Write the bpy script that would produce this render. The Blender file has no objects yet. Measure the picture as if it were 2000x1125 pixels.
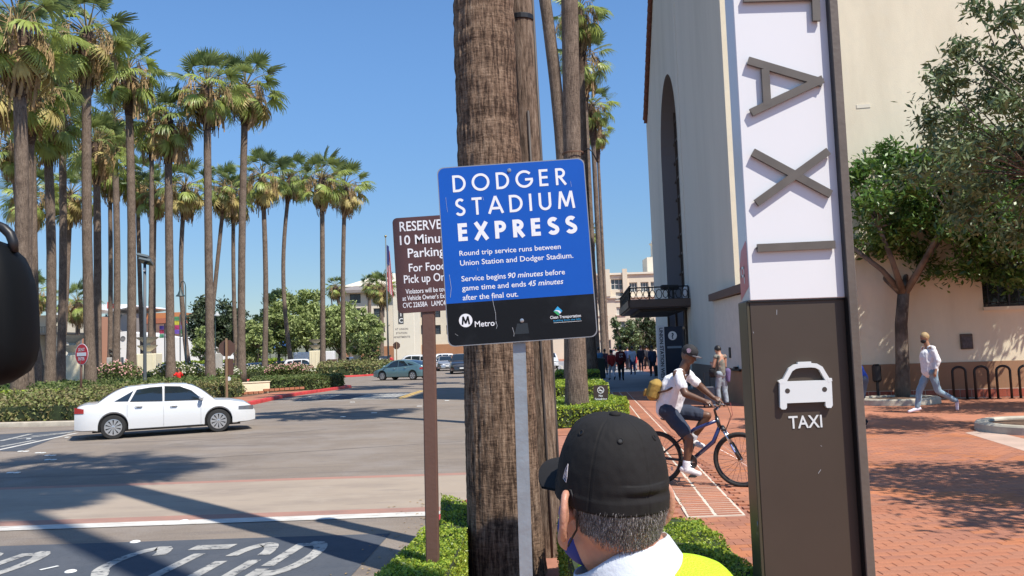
import bpy, bmesh, math, random
from math import sin, cos, pi, radians, sqrt, atan2
from mathutils import Vector, Matrix, noise, Euler
random.seed(7)
scene = bpy.context.scene
col = scene.collection
V = Vector
# ------------------------------------------------------------------ camera
FPX = 1600.0                     # focal length in pixels of the 2000 px wide photograph
PITCH, ROLL, EYE = radians(4.3), radians(2.0), 1.78
f_ = V((0, cos(PITCH), sin(PITCH))); u0_ = V((0, -sin(PITCH), cos(PITCH))); r0_ = V((1, 0, 0))
CRT = cos(ROLL)*r0_ - sin(ROLL)*u0_; CUP = cos(ROLL)*u0_ + sin(ROLL)*r0_; CFW = f_
CAMP = V((0, 0, EYE))
cd = bpy.data.cameras.new("camera"); cam = bpy.data.objects.new("camera", cd); col.objects.link(cam)
cd.sensor_fit = 'HORIZONTAL'; cd.sensor_width = 36; cd.lens = 36*FPX/2000
cd.clip_start = 0.05; cd.clip_end = 6000
cam.matrix_world = Matrix(((CRT.x, CUP.x, -f_.x, 0), (CRT.y, CUP.y, -f_.y, 0), (CRT.z, CUP.z, -f_.z, EYE), (0, 0, 0, 1)))
scene.camera = cam
def ray(x, y): return CFW + CRT*((x-1000)/FPX) + CUP*((562.5-y)/FPX)
def G(x, y, z=0.0):              # the point of the horizontal plane z seen at a photograph pixel
    d = ray(x, y); return CAMP + d*((z-EYE)/d.z)
def at(x, y, Y):                 # the point at depth Y seen at a photograph pixel
    d = ray(x, y); return CAMP + d*(Y/d.y)
# ------------------------------------------------------------------ world, sun, exposure
SUN_EL, SUN_AZ = radians(56), radians(136)     # azimuth clockwise from +Y
w = bpy.data.worlds.new("World"); scene.world = w; w.use_nodes = True
nt = w.node_tree; bgn = nt.nodes['Background']
sky = nt.nodes.new('ShaderNodeTexSky'); sky.sky_type = 'NISHITA'; sky.sun_disc = False
sky.sun_elevation = SUN_EL; sky.sun_rotation = SUN_AZ
sky.air_density = 1.0; sky.dust_density = 0.1; sky.ozone_density = 5.0; sky.altitude = 100
hs = nt.nodes.new('ShaderNodeHueSaturation'); hs.inputs['Saturation'].default_value = 1.10
tcw = nt.nodes.new('ShaderNodeTexCoord'); sxw = nt.nodes.new('ShaderNodeSeparateXYZ'); mrw = nt.nodes.new('ShaderNodeMapRange'); mlw = nt.nodes.new('ShaderNodeVectorMath'); mlw.operation = 'SCALE'
mrw.interpolation_type = 'SMOOTHSTEP'; mrw.inputs[1].default_value = -.08; mrw.inputs[2].default_value = .42; mrw.inputs[3].default_value = .45; mrw.inputs[4].default_value = 1.08
nt.links.new(tcw.outputs['Generated'], sxw.inputs[0]); nt.links.new(sxw.outputs['Z'], mrw.inputs[0]); nt.links.new(mrw.outputs[0], mlw.inputs['Scale'])
nt.links.new(sky.outputs[0], hs.inputs['Color']); nt.links.new(hs.outputs[0], mlw.inputs[0]); nt.links.new(mlw.outputs[0], bgn.inputs[0]); bgn.inputs[1].default_value = 0.125
sd = V((sin(SUN_AZ)*cos(SUN_EL), cos(SUN_AZ)*cos(SUN_EL), sin(SUN_EL)))
ld = bpy.data.lights.new("sun", 'SUN'); ld.energy = 4.6; ld.angle = radians(0.5); ld.color = (1, 0.94, 0.84)
lo = bpy.data.objects.new("sun", ld); col.objects.link(lo)
lo.rotation_euler = (-sd).to_track_quat('-Z', 'Y').to_euler()
vs = scene.view_settings
vs.view_transform = 'Standard'; vs.look = 'None'; vs.exposure = 0.48; vs.gamma = 1; vs.use_curve_mapping = False
scene.cycles.max_bounces = 8; scene.cycles.transparent_max_bounces = 8
# ------------------------------------------------------------------ materials
MC = {}
def mat(name, c, rough=.7, metal=0, var=0, vs_=4, bump=0, bs=40, coat=0, transl=0, stretch=None, c2=None, spec=.5, emit=0, detail=4):
    if name in MC: return MC[name]
    m = bpy.data.materials.new(name); m.use_nodes = True; n = m.node_tree; b = n.nodes['Principled BSDF']
    b.inputs['Roughness'].default_value = rough; b.inputs['Metallic'].default_value = metal
    b.inputs['Coat Weight'].default_value = coat; b.inputs['Coat Roughness'].default_value = .05
    b.inputs['Specular IOR Level'].default_value = spec
    b.inputs['Base Color'].default_value = (*c, 1)
    tc = n.nodes.new('ShaderNodeTexCoord'); mp = n.nodes.new('ShaderNodeMapping')
    n.links.new(tc.outputs['Object'], mp.inputs[0])
    if stretch: mp.inputs['Scale'].default_value = stretch
    if var or c2:
        t = n.nodes.new('ShaderNodeTexNoise'); t.inputs['Scale'].default_value = vs_; t.inputs['Detail'].default_value = detail
        t.inputs['Roughness'].default_value = .6
        n.links.new(mp.outputs[0], t.inputs['Vector'])
        r = n.nodes.new('ShaderNodeValToRGB')
        if c2: a, d = c, c2
        else: a = tuple(max(0, x*(1-var)) for x in c); d = tuple(min(1, x*(1+var)) for x in c)
        r.color_ramp.elements[0].color = (*a, 1); r.color_ramp.elements[1].color = (*d, 1)
        r.color_ramp.elements[0].position = .32; r.color_ramp.elements[1].position = .68
        n.links.new(t.outputs[0], r.inputs[0]); n.links.new(r.outputs[0], b.inputs['Base Color'])
        csrc = r.outputs[0]
    else: csrc = None
    if bump:
        t2 = n.nodes.new('ShaderNodeTexNoise'); t2.inputs['Scale'].default_value = bs; t2.inputs['Detail'].default_value = 5
        n.links.new(mp.outputs[0], t2.inputs['Vector'])
        bp = n.nodes.new('ShaderNodeBump'); bp.inputs['Strength'].default_value = bump; bp.inputs['Distance'].default_value = .02
        n.links.new(t2.outputs[0], bp.inputs['Height']); n.links.new(bp.outputs[0], b.inputs['Normal'])
    if transl:
        tr = n.nodes.new('ShaderNodeBsdfTranslucent'); mx = n.nodes.new('ShaderNodeMixShader'); mx.inputs[0].default_value = transl
        tr.inputs[0].default_value = (*[min(1, x*1.3) for x in c], 1)
        if csrc: n.links.new(csrc, tr.inputs[0])
        n.links.new(b.outputs[0], mx.inputs[1]); n.links.new(tr.outputs[0], mx.inputs[2])
        n.links.new(mx.outputs[0], n.nodes['Material Output'].inputs[0])
    if emit:
        b.inputs['Emission Color'].default_value = (*c, 1); b.inputs['Emission Strength'].default_value = emit
    MC[name] = m; return m
def layered(name, layers, rough=.9, bump=.3, bs=60, spec=.3):
    """layers: [(colour)], then (colour, scale, lo, hi, stretch, detail) noise-masked over the ones below"""
    m = bpy.data.materials.new(name); m.use_nodes = True; n = m.node_tree; b = n.nodes['Principled BSDF']
    b.inputs['Roughness'].default_value = rough; b.inputs['Specular IOR Level'].default_value = spec
    tc = n.nodes.new('ShaderNodeTexCoord')
    cur = None
    for i, L in enumerate(layers):
        if i == 0:
            rgb = n.nodes.new('ShaderNodeRGB'); rgb.outputs[0].default_value = (*L, 1); cur = rgb.outputs[0]; continue
        c, sc, lo_, hi, st, det = L
        mp = n.nodes.new('ShaderNodeMapping'); mp.inputs['Scale'].default_value = st; mp.inputs['Location'].default_value = (i*7.3, i*3.1, i)
        n.links.new(tc.outputs['Object'], mp.inputs[0])
        t = n.nodes.new('ShaderNodeTexNoise'); t.inputs['Scale'].default_value = sc; t.inputs['Detail'].default_value = det; t.inputs['Roughness'].default_value = .65
        n.links.new(mp.outputs[0], t.inputs['Vector'])
        mr = n.nodes.new('ShaderNodeMapRange'); mr.inputs[1].default_value = lo_; mr.inputs[2].default_value = hi
        n.links.new(t.outputs[0], mr.inputs[0])
        mx = n.nodes.new('ShaderNodeMix'); mx.data_type = 'RGBA'; mx.inputs[7].default_value = (*c, 1)
        n.links.new(mr.outputs[0], mx.inputs[0]); n.links.new(cur, mx.inputs[6]); cur = mx.outputs[2]
    n.links.new(cur, b.inputs['Base Color'])
    t2 = n.nodes.new('ShaderNodeTexNoise'); t2.inputs['Scale'].default_value = bs; t2.inputs['Detail'].default_value = 6
    n.links.new(tc.outputs['Object'], t2.inputs['Vector'])
    bp = n.nodes.new('ShaderNodeBump'); bp.inputs['Strength'].default_value = bump; bp.inputs['Distance'].default_value = .01
    n.links.new(t2.outputs[0], bp.inputs['Height']); n.links.new(bp.outputs[0], b.inputs['Normal'])
    MC[name] = m; return m
# ------------------------------------------------------------------ mesh building
class MB:
    def __init__(s): s.v = []; s.f = []; s.m = []; s.cm = 0; s.X = None
    def add(s, vs, fs, m=None):
        k = len(s.v)
        if s.X is not None: vs = [s.X @ V(p) for p in vs]
        s.v += [tuple(p) for p in vs]; s.f += [tuple(i+k for i in f) for f in fs]; s.m += [s.cm if m is None else m]*len(fs)
    def box(s, a, b, m=None):
        x0, y0, z0 = a; x1, y1, z1 = b
        s.add([(x0,y0,z0),(x1,y0,z0),(x1,y1,z0),(x0,y1,z0),(x0,y0,z1),(x1,y0,z1),(x1,y1,z1),(x0,y1,z1)],
              [(0,3,2,1),(4,5,6,7),(0,1,5,4),(1,2,6,5),(2,3,7,6),(3,0,4,7)], m)
    def bbox(s, a, b, r=.01, m=None):                       # box with chamfered vertical and horizontal edges
        x0,y0,z0 = a; x1,y1,z1 = b
        r = min(r, (x1-x0)/2.1, (y1-y0)/2.1, (z1-z0)/2.1)
        rings = []
        for z, i in ((z0, r), (z0+r, 0), (z1-r, 0), (z1, r)):
            X0,X1,Y0,Y1 = x0+i, x1-i, y0+i, y1-i
            c = r if i == 0 else r*.6
            rings.append([(X0+c,Y0,z),(X1-c,Y0,z),(X1,Y0+c,z),(X1,Y1-c,z),(X1-c,Y1,z),(X0+c,Y1,z),(X0,Y1-c,z),(X0,Y0+c,z)])
        s.loft(rings, m, cap=True)
    def loft(s, rings, m=None, cap=True, closed=True):
        n = len(rings[0]); vs = [p for r in rings for p in r]; fs = []
        for i in range(len(rings)-1):
            for j in range(n if closed else n-1):
                k = (j+1) % n; fs.append((i*n+j, i*n+k, (i+1)*n+k, (i+1)*n+j))
        if cap and closed: fs.append(tuple(range(n-1, -1, -1))); fs.append(tuple((len(rings)-1)*n+j for j in range(n)))
        s.add(vs, fs, m)
    def tube(s, pts, r, n=8, m=None, cap=True):
        pts = [V(p) for p in pts]; rs = r if isinstance(r, (list, tuple)) else [r]*len(pts); rings = []
        ref = None
        for i, p in enumerate(pts):
            d = (pts[min(i+1, len(pts)-1)] - pts[max(i-1, 0)]).normalized()
            if ref is None: ref = V((1,0,0)) if abs(d.x) < .8 else V((0,1,0))
            a = (ref - d*ref.dot(d)).normalized(); ref = a; b = d.cross(a)
            rings.append([p + (a*cos(2*pi*j/n) + b*sin(2*pi*j/n))*rs[i] for j in range(n)])
        s.loft(rings, m, cap)
    def lathe(s, prof, n=16, m=None, c=(0,0,0), cap=True):   # prof [(r,z)]
        s.loft([[(c[0]+r*cos(2*pi*j/n), c[1]+r*sin(2*pi*j/n), c[2]+z) for j in range(n)] for r, z in prof], m, cap)
    def prism(s, poly, z0, z1, m=None):                      # polygon in xy, extruded in z
        n = len(poly); s.add([(x,y,z0) for x,y in poly]+[(x,y,z1) for x,y in poly],
            [tuple(range(n-1,-1,-1)), tuple(range(n,2*n))]+[(i,(i+1)%n,n+(i+1)%n,n+i) for i in range(n)], m)
    def ell(s, c, r, n=12, k=8, m=None, rot=None):
        c = V(c); vs = []; fs = []
        for i in range(k+1):
            t = pi*i/k
            for j in range(n):
                p = V((r[0]*sin(t)*cos(2*pi*j/n), r[1]*sin(t)*sin(2*pi*j/n), r[2]*cos(t)))
                if rot: p = rot @ p
                vs.append(c+p)
        for i in range(k):
            for j in range(n):
                q = (j+1)%n; fs.append((i*n+j, (i+1)*n+j, (i+1)*n+q, i*n+q))
        s.add(vs, fs, m)
    def cap(s, p0, p1, r0, r1, n=12, m=None):                # tapered capsule
        p0, p1 = V(p0), V(p1); d = p1-p0; L = d.length
        if L < 1e-6: d = V((0,0,1)); L = 1e-6
        d = d/L; a = d.orthogonal().normalized(); b = d.cross(a); rings = []
        for t in (-1, -.85, -.5, 0):
            rr = r0*sqrt(max(1e-6, 1-t*t)); rings.append((p0+d*(r0*t), max(rr, r0*.02)))
        for t in (0, .5, .85, 1):
            rr = r1*sqrt(max(1e-6, 1-t*t)); rings.append((p1+d*(r1*t), max(rr, r1*.02)))
        s.loft([[c+(a*cos(2*pi*j/n)+b*sin(2*pi*j/n))*r for j in range(n)] for c, r in rings], m, True)
def mesh_of(name, mb, mats, smooth=False):
    me = bpy.data.meshes.new(name); me.from_pydata(mb.v, [], mb.f)
    if not isinstance(mats, (list, tuple)): mats = [mats]
    for m in mats: me.materials.append(m)
    if any(mb.m): me.polygons.foreach_set('material_index', mb.m)
    if smooth is True: me.polygons.foreach_set('use_smooth', [True]*len(me.polygons))
    me.update()
    if smooth and smooth is not True: me.set_sharp_from_angle(angle=radians(smooth)) if False else shade(me, smooth)
    return me
def shade(me, ang):
    me.polygons.foreach_set('use_smooth', [True]*len(me.polygons))
    try: me.set_sharp_from_angle(angle=radians(ang))
    except Exception: pass
def part(name, mb, mats, parent=None, smooth=False, label=None, kind=None, loc=None):
    me = mb if isinstance(mb, bpy.types.Mesh) else mesh_of(name, mb, mats, smooth)
    o = bpy.data.objects.new(name, me); col.objects.link(o)
    if parent is not None: o.parent = parent
    if label: o['label'] = label
    if kind: o['kind'] = kind
    if loc: o.location = loc
    return o
def tag(o, label, cat, group=None, kind=None):
    o['label'] = label; o['category'] = cat
    if group: o['group'] = group
    if kind: o['kind'] = kind
    return o
def thing(name, label, cat, loc=(0,0,0), rz=0, group=None, rot=None):
    o = bpy.data.objects.new(name, None); col.objects.link(o); o.location = loc
    o.rotation_euler = rot if rot else (0,0,rz); o.empty_display_size = .1
    return tag(o, label, cat, group)
def struct(name, mb, mats, smooth=False, parent=None, kind='structure'):
    o = part(name, mb, mats, parent, smooth); o['kind'] = kind; return o
KIDS = {}
def copy_tree(o, parent=None, depth=0):
    c = o.copy(); col.objects.link(c)
    if parent is not None: c.parent = parent
    for ch in list(o.children): copy_tree(ch, c, depth+1)
    return c
def evalmesh(o):
    dg = bpy.context.evaluated_depsgraph_get(); dg.update()
    return bpy.data.meshes.new_from_object(o.evaluated_get(dg))
def blob(name, mb, m, parent=None, voxel=.012, it=3, label=None, fac=.5, fold=0, seed=0):     # one continuous skin over overlapping volumes
    me = mesh_of('tmp', mb, m); o = bpy.data.objects.new('tmp', me); col.objects.link(o)
    r = o.modifiers.new('r', 'REMESH'); r.mode = 'VOXEL'; r.voxel_size = voxel
    s = o.modifiers.new('s', 'SMOOTH'); s.iterations = it; s.factor = fac
    me2 = evalmesh(o); bpy.data.objects.remove(o); bpy.data.meshes.remove(me)
    if fold:
        N_ = [v.normal.copy() for v in me2.vertices]
        for v, n_ in zip(me2.vertices, N_):
            c_ = v.co; v.co = c_ + n_*fold*(noise.noise((c_.x*9+seed, c_.y*9, c_.z*5+1.5*noise.noise((c_.x*6, c_.y*6, c_.z*6+seed)))) + .8*abs(noise.noise((c_.x*16, c_.y*16+seed, c_.z*9)))-.3)
    me2.name = name; me2.materials.clear(); me2.materials.append(m)
    me2.polygons.foreach_set('use_smooth', [True]*len(me2.polygons))
    return part(name, me2, None, parent, label=label)
def text_mesh(s, size, m, bold=0, xs=1.0, shear=0, align='LEFT', depth=0, spacing=1.0):
    c = bpy.data.curves.new('lettering', 'FONT'); c.body = s; c.size = size; c.offset = bold; c.shear = shear
    c.align_x = align; c.extrude = depth; c.resolution_u = 3; c.space_character = spacing
    o = bpy.data.objects.new('lettering', c); col.objects.link(o)
    me = evalmesh(o); bpy.data.objects.remove(o); bpy.data.curves.remove(c)
    for v in me.vertices: v.co.x *= xs
    me.name = 'lettering'; me.materials.clear(); me.materials.append(m); return me
# stroke lettering in the manner of a geometric sans; glyphs on a box of height 1
def arc(cx, cy, rx, ry, a0, a1, n=14):
    return [(cx+rx*cos(radians(a0+(a1-a0)*i/n)), cy+ry*sin(radians(a0+(a1-a0)*i/n))) for i in range(n+1)]
GL = {
 'D': (.78, [[(.1,0),(.1,1)], [(.1,.93),(.3,.93)]+arc(.3,.5,.42,.43,90,-90)+[(.1,.07)]]),
 'O': (1.0, [arc(.5,.5,.45,.45,0,360,32)]),
 'G': (.98, [arc(.52,.5,.45,.45,42,345,26)+[(.95,.47),(.56,.47)]]),
 'E': (.58, [[(.1,0),(.1,1)], [(.1,.93),(.54,.93)], [(.1,.52),(.52,.52)], [(.1,.07),(.54,.07)]]),
 'R': (.64, [[(.1,0),(.1,1)], [(.1,.93),(.3,.93)]+arc(.3,.71,.22,.22,90,-90)+[(.1,.49)], [(.26,.49),(.6,0)]]),
 'S': (.62, [arc(.3,.73,.2,.2,35,215,14)+[(.2,.57),(.42,.42)]+arc(.29,.26,.22,.2,40,-155,14)]),
 'T': (.62, [[(.31,0),(.31,.93)], [(.02,.93),(.6,.93)]]),
 'A': (.86, [[(.04,0),(.43,1)], [(.43,1),(.82,0)], [(.18,.3),(.68,.3)]]),
 'I': (.26, [[(.13,0),(.13,1)]]),
 'U': (.76, [[(.1,1),(.1,.35)]+arc(.38,.33,.28,.28,180,360)+[(.66,1)]]),
 'M': (1.0, [[(.08,0),(.2,1)], [(.2,1),(.5,.12)], [(.5,.12),(.8,1)], [(.8,1),(.92,0)]]),
 'X': (.72, [[(.04,0),(.66,1)], [(.06,1),(.68,0)]]),
 'P': (.62, [[(.1,0),(.1,1)], [(.1,.93),(.3,.93)]+arc(.3,.69,.24,.24,90,-90)+[(.1,.45)]]),
 ' ': (.4, []),
}
def ribbon(mb, pts, w, z, h=0, closed=False):
    pts = [V((p[0], p[1])) for p in pts]; pts = [p for i, p in enumerate(pts) if i == 0 or (p-pts[i-1]).length > 1e-7]; n = len(pts); L = []; Rr = []
    for i in range(n):
        a = pts[i]-pts[i-1] if (i > 0 or closed) else pts[1]-pts[0]
        if i == 0 and closed: a = pts[0]-pts[-2]
        b = pts[i+1]-pts[i] if i < n-1 else (pts[1]-pts[0] if closed else a)
        a = a.normalized(); b = b.normalized(); t = (a+b).normalized(); nn = V((-t.y, t.x))
        k = w/2/max(.5, nn.dot(V((-a.y, a.x)))); L.append(pts[i]+nn*k); Rr.append(pts[i]-nn*k)
    for i in range(n-1):
        q = [Rr[i], Rr[i+1], L[i+1], L[i]]
        if h: mb.prism([(p.x,p.y) for p in q], z, z+h)
        else: mb.add([(p.x,p.y,z) for p in q], [(0,1,2,3)])
def stroke_text(s, x0, y0, hgt, width, wt, z=0, step=.00012):
    mb = MB(); tot = sum(GL[c][0] for c in s); gap = (width/hgt - tot)/max(1, len(s)-1); x = 0; k = 0
    for c in s:
        for st in GL[c][1]:
            k += 1
            fy = lambda v: v if v < .03 or v > .97 else wt/2+(v-.07)/.86*(1-wt)
            fx_ = lambda v: wt/2+.02 if abs(v-.1) < 1e-6 else v
            P = [(x0+(x+fx_(px))*hgt, y0+fy(py)*hgt) for px, py in st]
            ribbon(mb, P, wt*hgt, z+step*(k % 4), closed=(c == 'O'))
        x += GL[c][0]+gap
    return mb
# ================================================================== SETTING
Z_R = -0.15
asphalt = layered('asphalt', [(.238,.194,.154), ((.180,.147,.120), .35, .42, .68, (1,2.2,1), 6), ((.27,.235,.205), .9, .45, .75, (1,1,1), 8),
                              ((.12,.105,.1), 1.3, .56, .78, (.35,2.6,1), 7), ((.34,.30,.26), 60, .56, .72, (1,1,1), 2), ((.10,.085,.075), 75, .60, .74, (1,1,1), 2), ((.13,.11,.10), .55, .58, .72, (.18,3.2,1), 6), ((.07,.06,.06), 2.6, .67, .74, (.3,1.6,1), 5)], bump=.5, bs=120)
concrete_road = layered('crosswalk_concrete', [(.35,.285,.222), ((.27,.22,.178), .8, .45, .7, (.6,2,1), 6), ((.38,.315,.25), 1.8, .5, .8, (1,1,1), 6), ((.2,.17,.15), 2.2, .62, .74, (.4,3,1), 6)], bump=.3, bs=90)
pink_band = layered('pink_band', [(.36,.2,.155), ((.27,.17,.14), 2, .45, .7, (1,1,1), 6)], bump=.3)
slate = layered('slate_coating', [(.068,.078,.096), ((.098,.105,.12), 1.5, .4, .75, (1,1,1), 7), ((.05,.055,.066), 30, .55, .8, (1,1,1), 3)], bump=.25, bs=150)
worn_white = layered('worn_white_paint', [(.42,.41,.38), ((.28,.275,.26), 5, .42, .62, (1,1,1), 8), ((.11,.115,.125), 13, .53, .62, (1,1,1), 8)], bump=.3, bs=100)
white_line = layered('white_line_paint', [(.60,.58,.53), ((.42,.39,.35), 3, .45, .7, (1,3,1), 8), ((.25,.22,.2), 12, .62, .75, (1,1,1), 6)], bump=.3, bs=100)
yellow_line = mat('yellow_line_paint', (.55,.36,.09), var=.25, vs_=4)
red_kerb = mat('red_kerb_paint', (.52,.045,.04), rough=.55, var=.22, vs_=3, bump=.2)
pale_kerb = mat('pale_kerb_concrete', (.46,.41,.33), rough=.9, var=.2, vs_=3, bump=.3)
mulch = mat('mulch_soil', (.13,.075,.045), rough=1, var=.4, vs_=3, bump=.8, bs=20)
earth = mat('earth', (.2,.17,.13), rough=1, var=.3, vs_=.05)
brick_m = [mat('brick_%s' % k, c, rough=.85, var=.14, vs_=1.3, bump=.3, bs=60) for k, c in
           dict(terracotta=(.39,.148,.078), rose=(.37,.155,.09), clay=(.40,.158,.084), brown=(.34,.14,.085), orange=(.425,.155,.068)).items()]
mortar = mat('dark_mortar', (.345,.15,.098), rough=1, var=.2, vs_=4)
pale_mortar = mat('pale_mortar', (.62,.53,.43), rough=1, var=.1, vs_=6)
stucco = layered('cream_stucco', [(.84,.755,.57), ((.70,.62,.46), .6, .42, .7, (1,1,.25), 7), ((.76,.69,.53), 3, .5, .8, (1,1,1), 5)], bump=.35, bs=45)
shade_stucco = layered('shaded_stucco', [(.74,.70,.62), ((.66,.625,.55), .5, .42, .7, (1,1,.18), 7)], bump=.3, bs=45)  # same station stucco, with the grey of its shaded faces put into the colour
dado_m = mat('brown_dado_paint', (.34,.19,.105), rough=.7, var=.1, vs_=1, bump=.2)
darkbrown = mat('dark_brown_paint', (.085,.058,.045), rough=.5, var=.12, vs_=3)
darkmetal = mat('black_metal', (.018,.018,.02), rough=.42, metal=.3)
galv = mat('galvanised_grey_paint', (.29,.325,.36), rough=.45, metal=.35, var=.1, vs_=9, bump=.15, bs=30)
glass_dark = mat('dark_glass', (.02,.025,.03), rough=.06, spec=.9)
brownglass = mat('dim_glass', (.045,.028,.03), rough=.25, spec=.5)
white_p = mat('white_paint', (.80,.80,.79), rough=.45, var=.03, vs_=3)
def sheet(name, poly, z, m, zb=None):
    mb = MB(); poly = [(p[0], p[1]) for p in poly]
    if zb is None: mb.add([(x,y,z) for x,y in poly], [tuple(range(len(poly)))])
    else: mb.prism(poly, zb, z)
    return struct(name, mb, m)
sheet('ground', [(-3000,-400),(3000,-400),(3000,4000),(-3000,4000)], Z_R-.012, earth)
sheet('road', [(-120,-40),(25,-40),(25,150),(-120,150)], Z_R, asphalt)
# crosswalk: pink band, concrete, pink band, white stop line
def road_quad(name, a, b, c, d, m, lift=.004):
    P = [G(*q, Z_R) for q in (a, b, c, d)]; return sheet(name, P, Z_R+lift, m)
def strip(name, p, q, wid, m, lift):
    p, q = V((p[0],p[1])), V((q[0],q[1])); d = (q-p).normalized(); n = V((-d.y, d.x))*wid/2
    return sheet(name, [p-n, q-n, q+n, p+n], Z_R+lift, m)
XL, XR_ = -30, -.2
sheet('crosswalk', [(XL,10.55),(XR_,10.42),(XR_,13.0),(XL,13.5)], Z_R+.004, concrete_road)
sheet('crosswalk_border', [(XL,10.2),(XR_,10.12),(XR_,10.42),(XL,10.55)], Z_R+.004, pink_band)
sheet('crosswalk_border', [(XL,13.5),(XR_,13.0),(XR_,13.22),(XL,13.75)], Z_R+.004, pink_band)
sheet('stop_line', [(XL,9.82),(XR_,9.86),(XR_,10.12),(XL,10.12)], Z_R+.008, white_line)
sheet('slate_patch', [(-12,9.1),(-1.40,8.99),(-1.62,5.2),(-12,5.2)], Z_R+.004, slate)
strip('lane_line', G(-260,935,Z_R), G(150,846,Z_R), .13, white_line, .006)
road_quad('slate_patch', (-120,880), (-60,852), (150,840), (40,882), slate)
for a, b in (((0,862),(60,848)), ((0,873),(70,860)), ((30,858),(140,845)), ((62,852),(150,843))):
    strip('road_lettering', G(*a,Z_R), G(*b,Z_R), .16, worn_white, .008)
P2 = [G(566,781,Z_R), G(640,769,Z_R), G(803,766,Z_R), G(778,779,Z_R)]
sheet('slate_patch', P2, Z_R+.004, slate)
for k in range(14):
    px = 583+k*8 if k < 7 else 690+(k-7)*12
    strip('road_lettering', G(px,782-k*.35,Z_R), G(px+34,771.5-k*.2,Z_R), .26, worn_white, .008)
    if k % 3: strip('road_lettering', G(px,782-k*.35,Z_R), G(px+12,781-k*.35,Z_R), .3, worn_white, .0085)
strip('lane_line', G(540,786,Z_R), G(776,779,Z_R), .14, white_line, .006)
strip('centre_line', G(776,778,Z_R), G(822,763,Z_R), .13, yellow_line, .006)
strip('centre_line', G(782,779,Z_R), G(828,763,Z_R), .13, yellow_line, .006)
# stencilled road words, long capital letters with stencil gaps
def road_word(word, x0, ybase, lw, gap, hgt, m, shear=.10, sw=.2):
    ov = {}
    for i, c in enumerate(word):
        ST = {'S': [arc(.42,.73,.34,.19,20,180,8), arc(.42,.73,.34,.19,182,250,5)+[(.45,.5)]+arc(.42,.27,.34,.19,70,-20,5), arc(.42,.27,.34,.19,-24,-160,8)],
              'T': [[(.0,.91),(.88,.91)], [(.44,.80),(.44,.44)], [(.44,.40),(.44,0)]],
              'O': [arc(.44,.7,.34,.22,10,170,10), [(.1,.66),(.1,.34)], arc(.44,.3,.34,.22,190,350,10), [(.78,.66),(.78,.34)]],
              'P': [[(.1,.92),(.1,.56)], [(.1,.52),(.1,0)], [(.24,.91)]+arc(.36,.68,.36,.23,80,-80,10)+[(.24,.45)]]}[c]
        for st in ST:
            mb = MB(); W2 = lw/.88
            P = [V((x0+i*(lw+gap)+px*W2, ybase+py*hgt)) for px, py in st]
            # stroke width: sw across the lane, twice that along it (as stencils are stretched)
            n = len(P); L = []; Rr = []
            for k in range(n):
                t = (P[min(k+1,n-1)]-P[max(k-1,0)]).normalized(); nn = V((-t.y, t.x)); kw = sw/2*sqrt((nn.x)**2+(nn.y*1.7)**2)
                L.append(P[k]+nn*kw); Rr.append(P[k]-nn*kw)
            for k in range(n-1):
                q = [Rr[k], Rr[k+1], L[k+1], L[k]]
                mb.add([(p.x+(p.y-ybase)*shear, p.y, 0) for p in q], [(0,1,2,3)])
            for f in range(len(mb.v)): mb.v[f] = (mb.v[f][0], mb.v[f][1], Z_R+.0085)
            struct('road_lettering', mb, m)
xr1 = G(672,1058,Z_R).x; xr2 = G(142,1075,Z_R).x
road_word('STOP', xr1-.16*2.45*.9-.53*3-.44, 6.42, .42, .125, 2.42, worn_white, sw=.12, shear=.13)
road_word('STOP', xr2-.16*2.45*.9-.53*3-.44, 6.40, .42, .125, 2.42, worn_white, sw=.12, shear=.13)
for a_, b_ in (((240,905),(905,862)),((330,868),(640,838)),((0,965),(640,948)),((420,812),(905,800))):
    strip('asphalt_seam', G(*a_,Z_R), G(*b_,Z_R), .03, mat('seam_tar', (.07,.06,.055), rough=.7), .002)
dots = [(138,1117,.05),(264,1059,.05),(360,1018,.05)]
marker_m = mat('marker_ceramic', (.78,.78,.74), rough=.3)
def marker(px, py, kind, lab):
    p = G(px, py, Z_R); mb = MB()
    if kind == 'round': mb.lathe([(.055,0),(.052,.006),(.035,.014),(.01,.018)], 16)
    else: mb.bbox((-.05,-.05,0), (.05,.05,.018), .012)
    o = part('road_marker', mb, marker_m, None, 30); o.location = (p.x, p.y, Z_R+.003)
    tag(o, lab, 'road marker', 'raised markers on the asphalt')
for px, py, lab in ((138,1117,'round white raised dot below the short white dash'),(264,1059,'round white raised dot on the far edge of the dark patch'),(360,1018,'round white raised dot on the white stop line')):
    marker(px, py, 'round', lab)
for x1_, x2_, py, wh_ in ((40,51,882.5,'on the white lane line at the far left'),(74,84,885.5,'just right of the left lane line'),(93,104,890.5,'in the upper pair below the lane line'),(93,105,899,'in the lower pair below the lane line'),(20,33,924.5,'inside the palm crown shadow at the left edge'),
    (686,691,786,'in the row nearest the far dark lettered patch'),(728,733,807,'mid road left of the brown post'),(780,785,801,'just left of the brown post'),(817,822,794,'almost touching the brown post in view'),(871,875,783,'between the brown post and the near palm'),(668,672,814.5,'at the near end of the slanting row of markers')):
    for px, sd2 in ((x1_,'left'),(x2_,'right')): marker(px, py, 'sq', '%s small white square marker %s' % (sd2, wh_))
marker(131,855,'sq','single white square marker beside the tail of the white sedan'); marker(56,858,'sq','single white square marker on the left dark patch')
strip('lane_line', G(78,1115,Z_R), G(114,1107,Z_R), .045, marker_m, .010)
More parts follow.
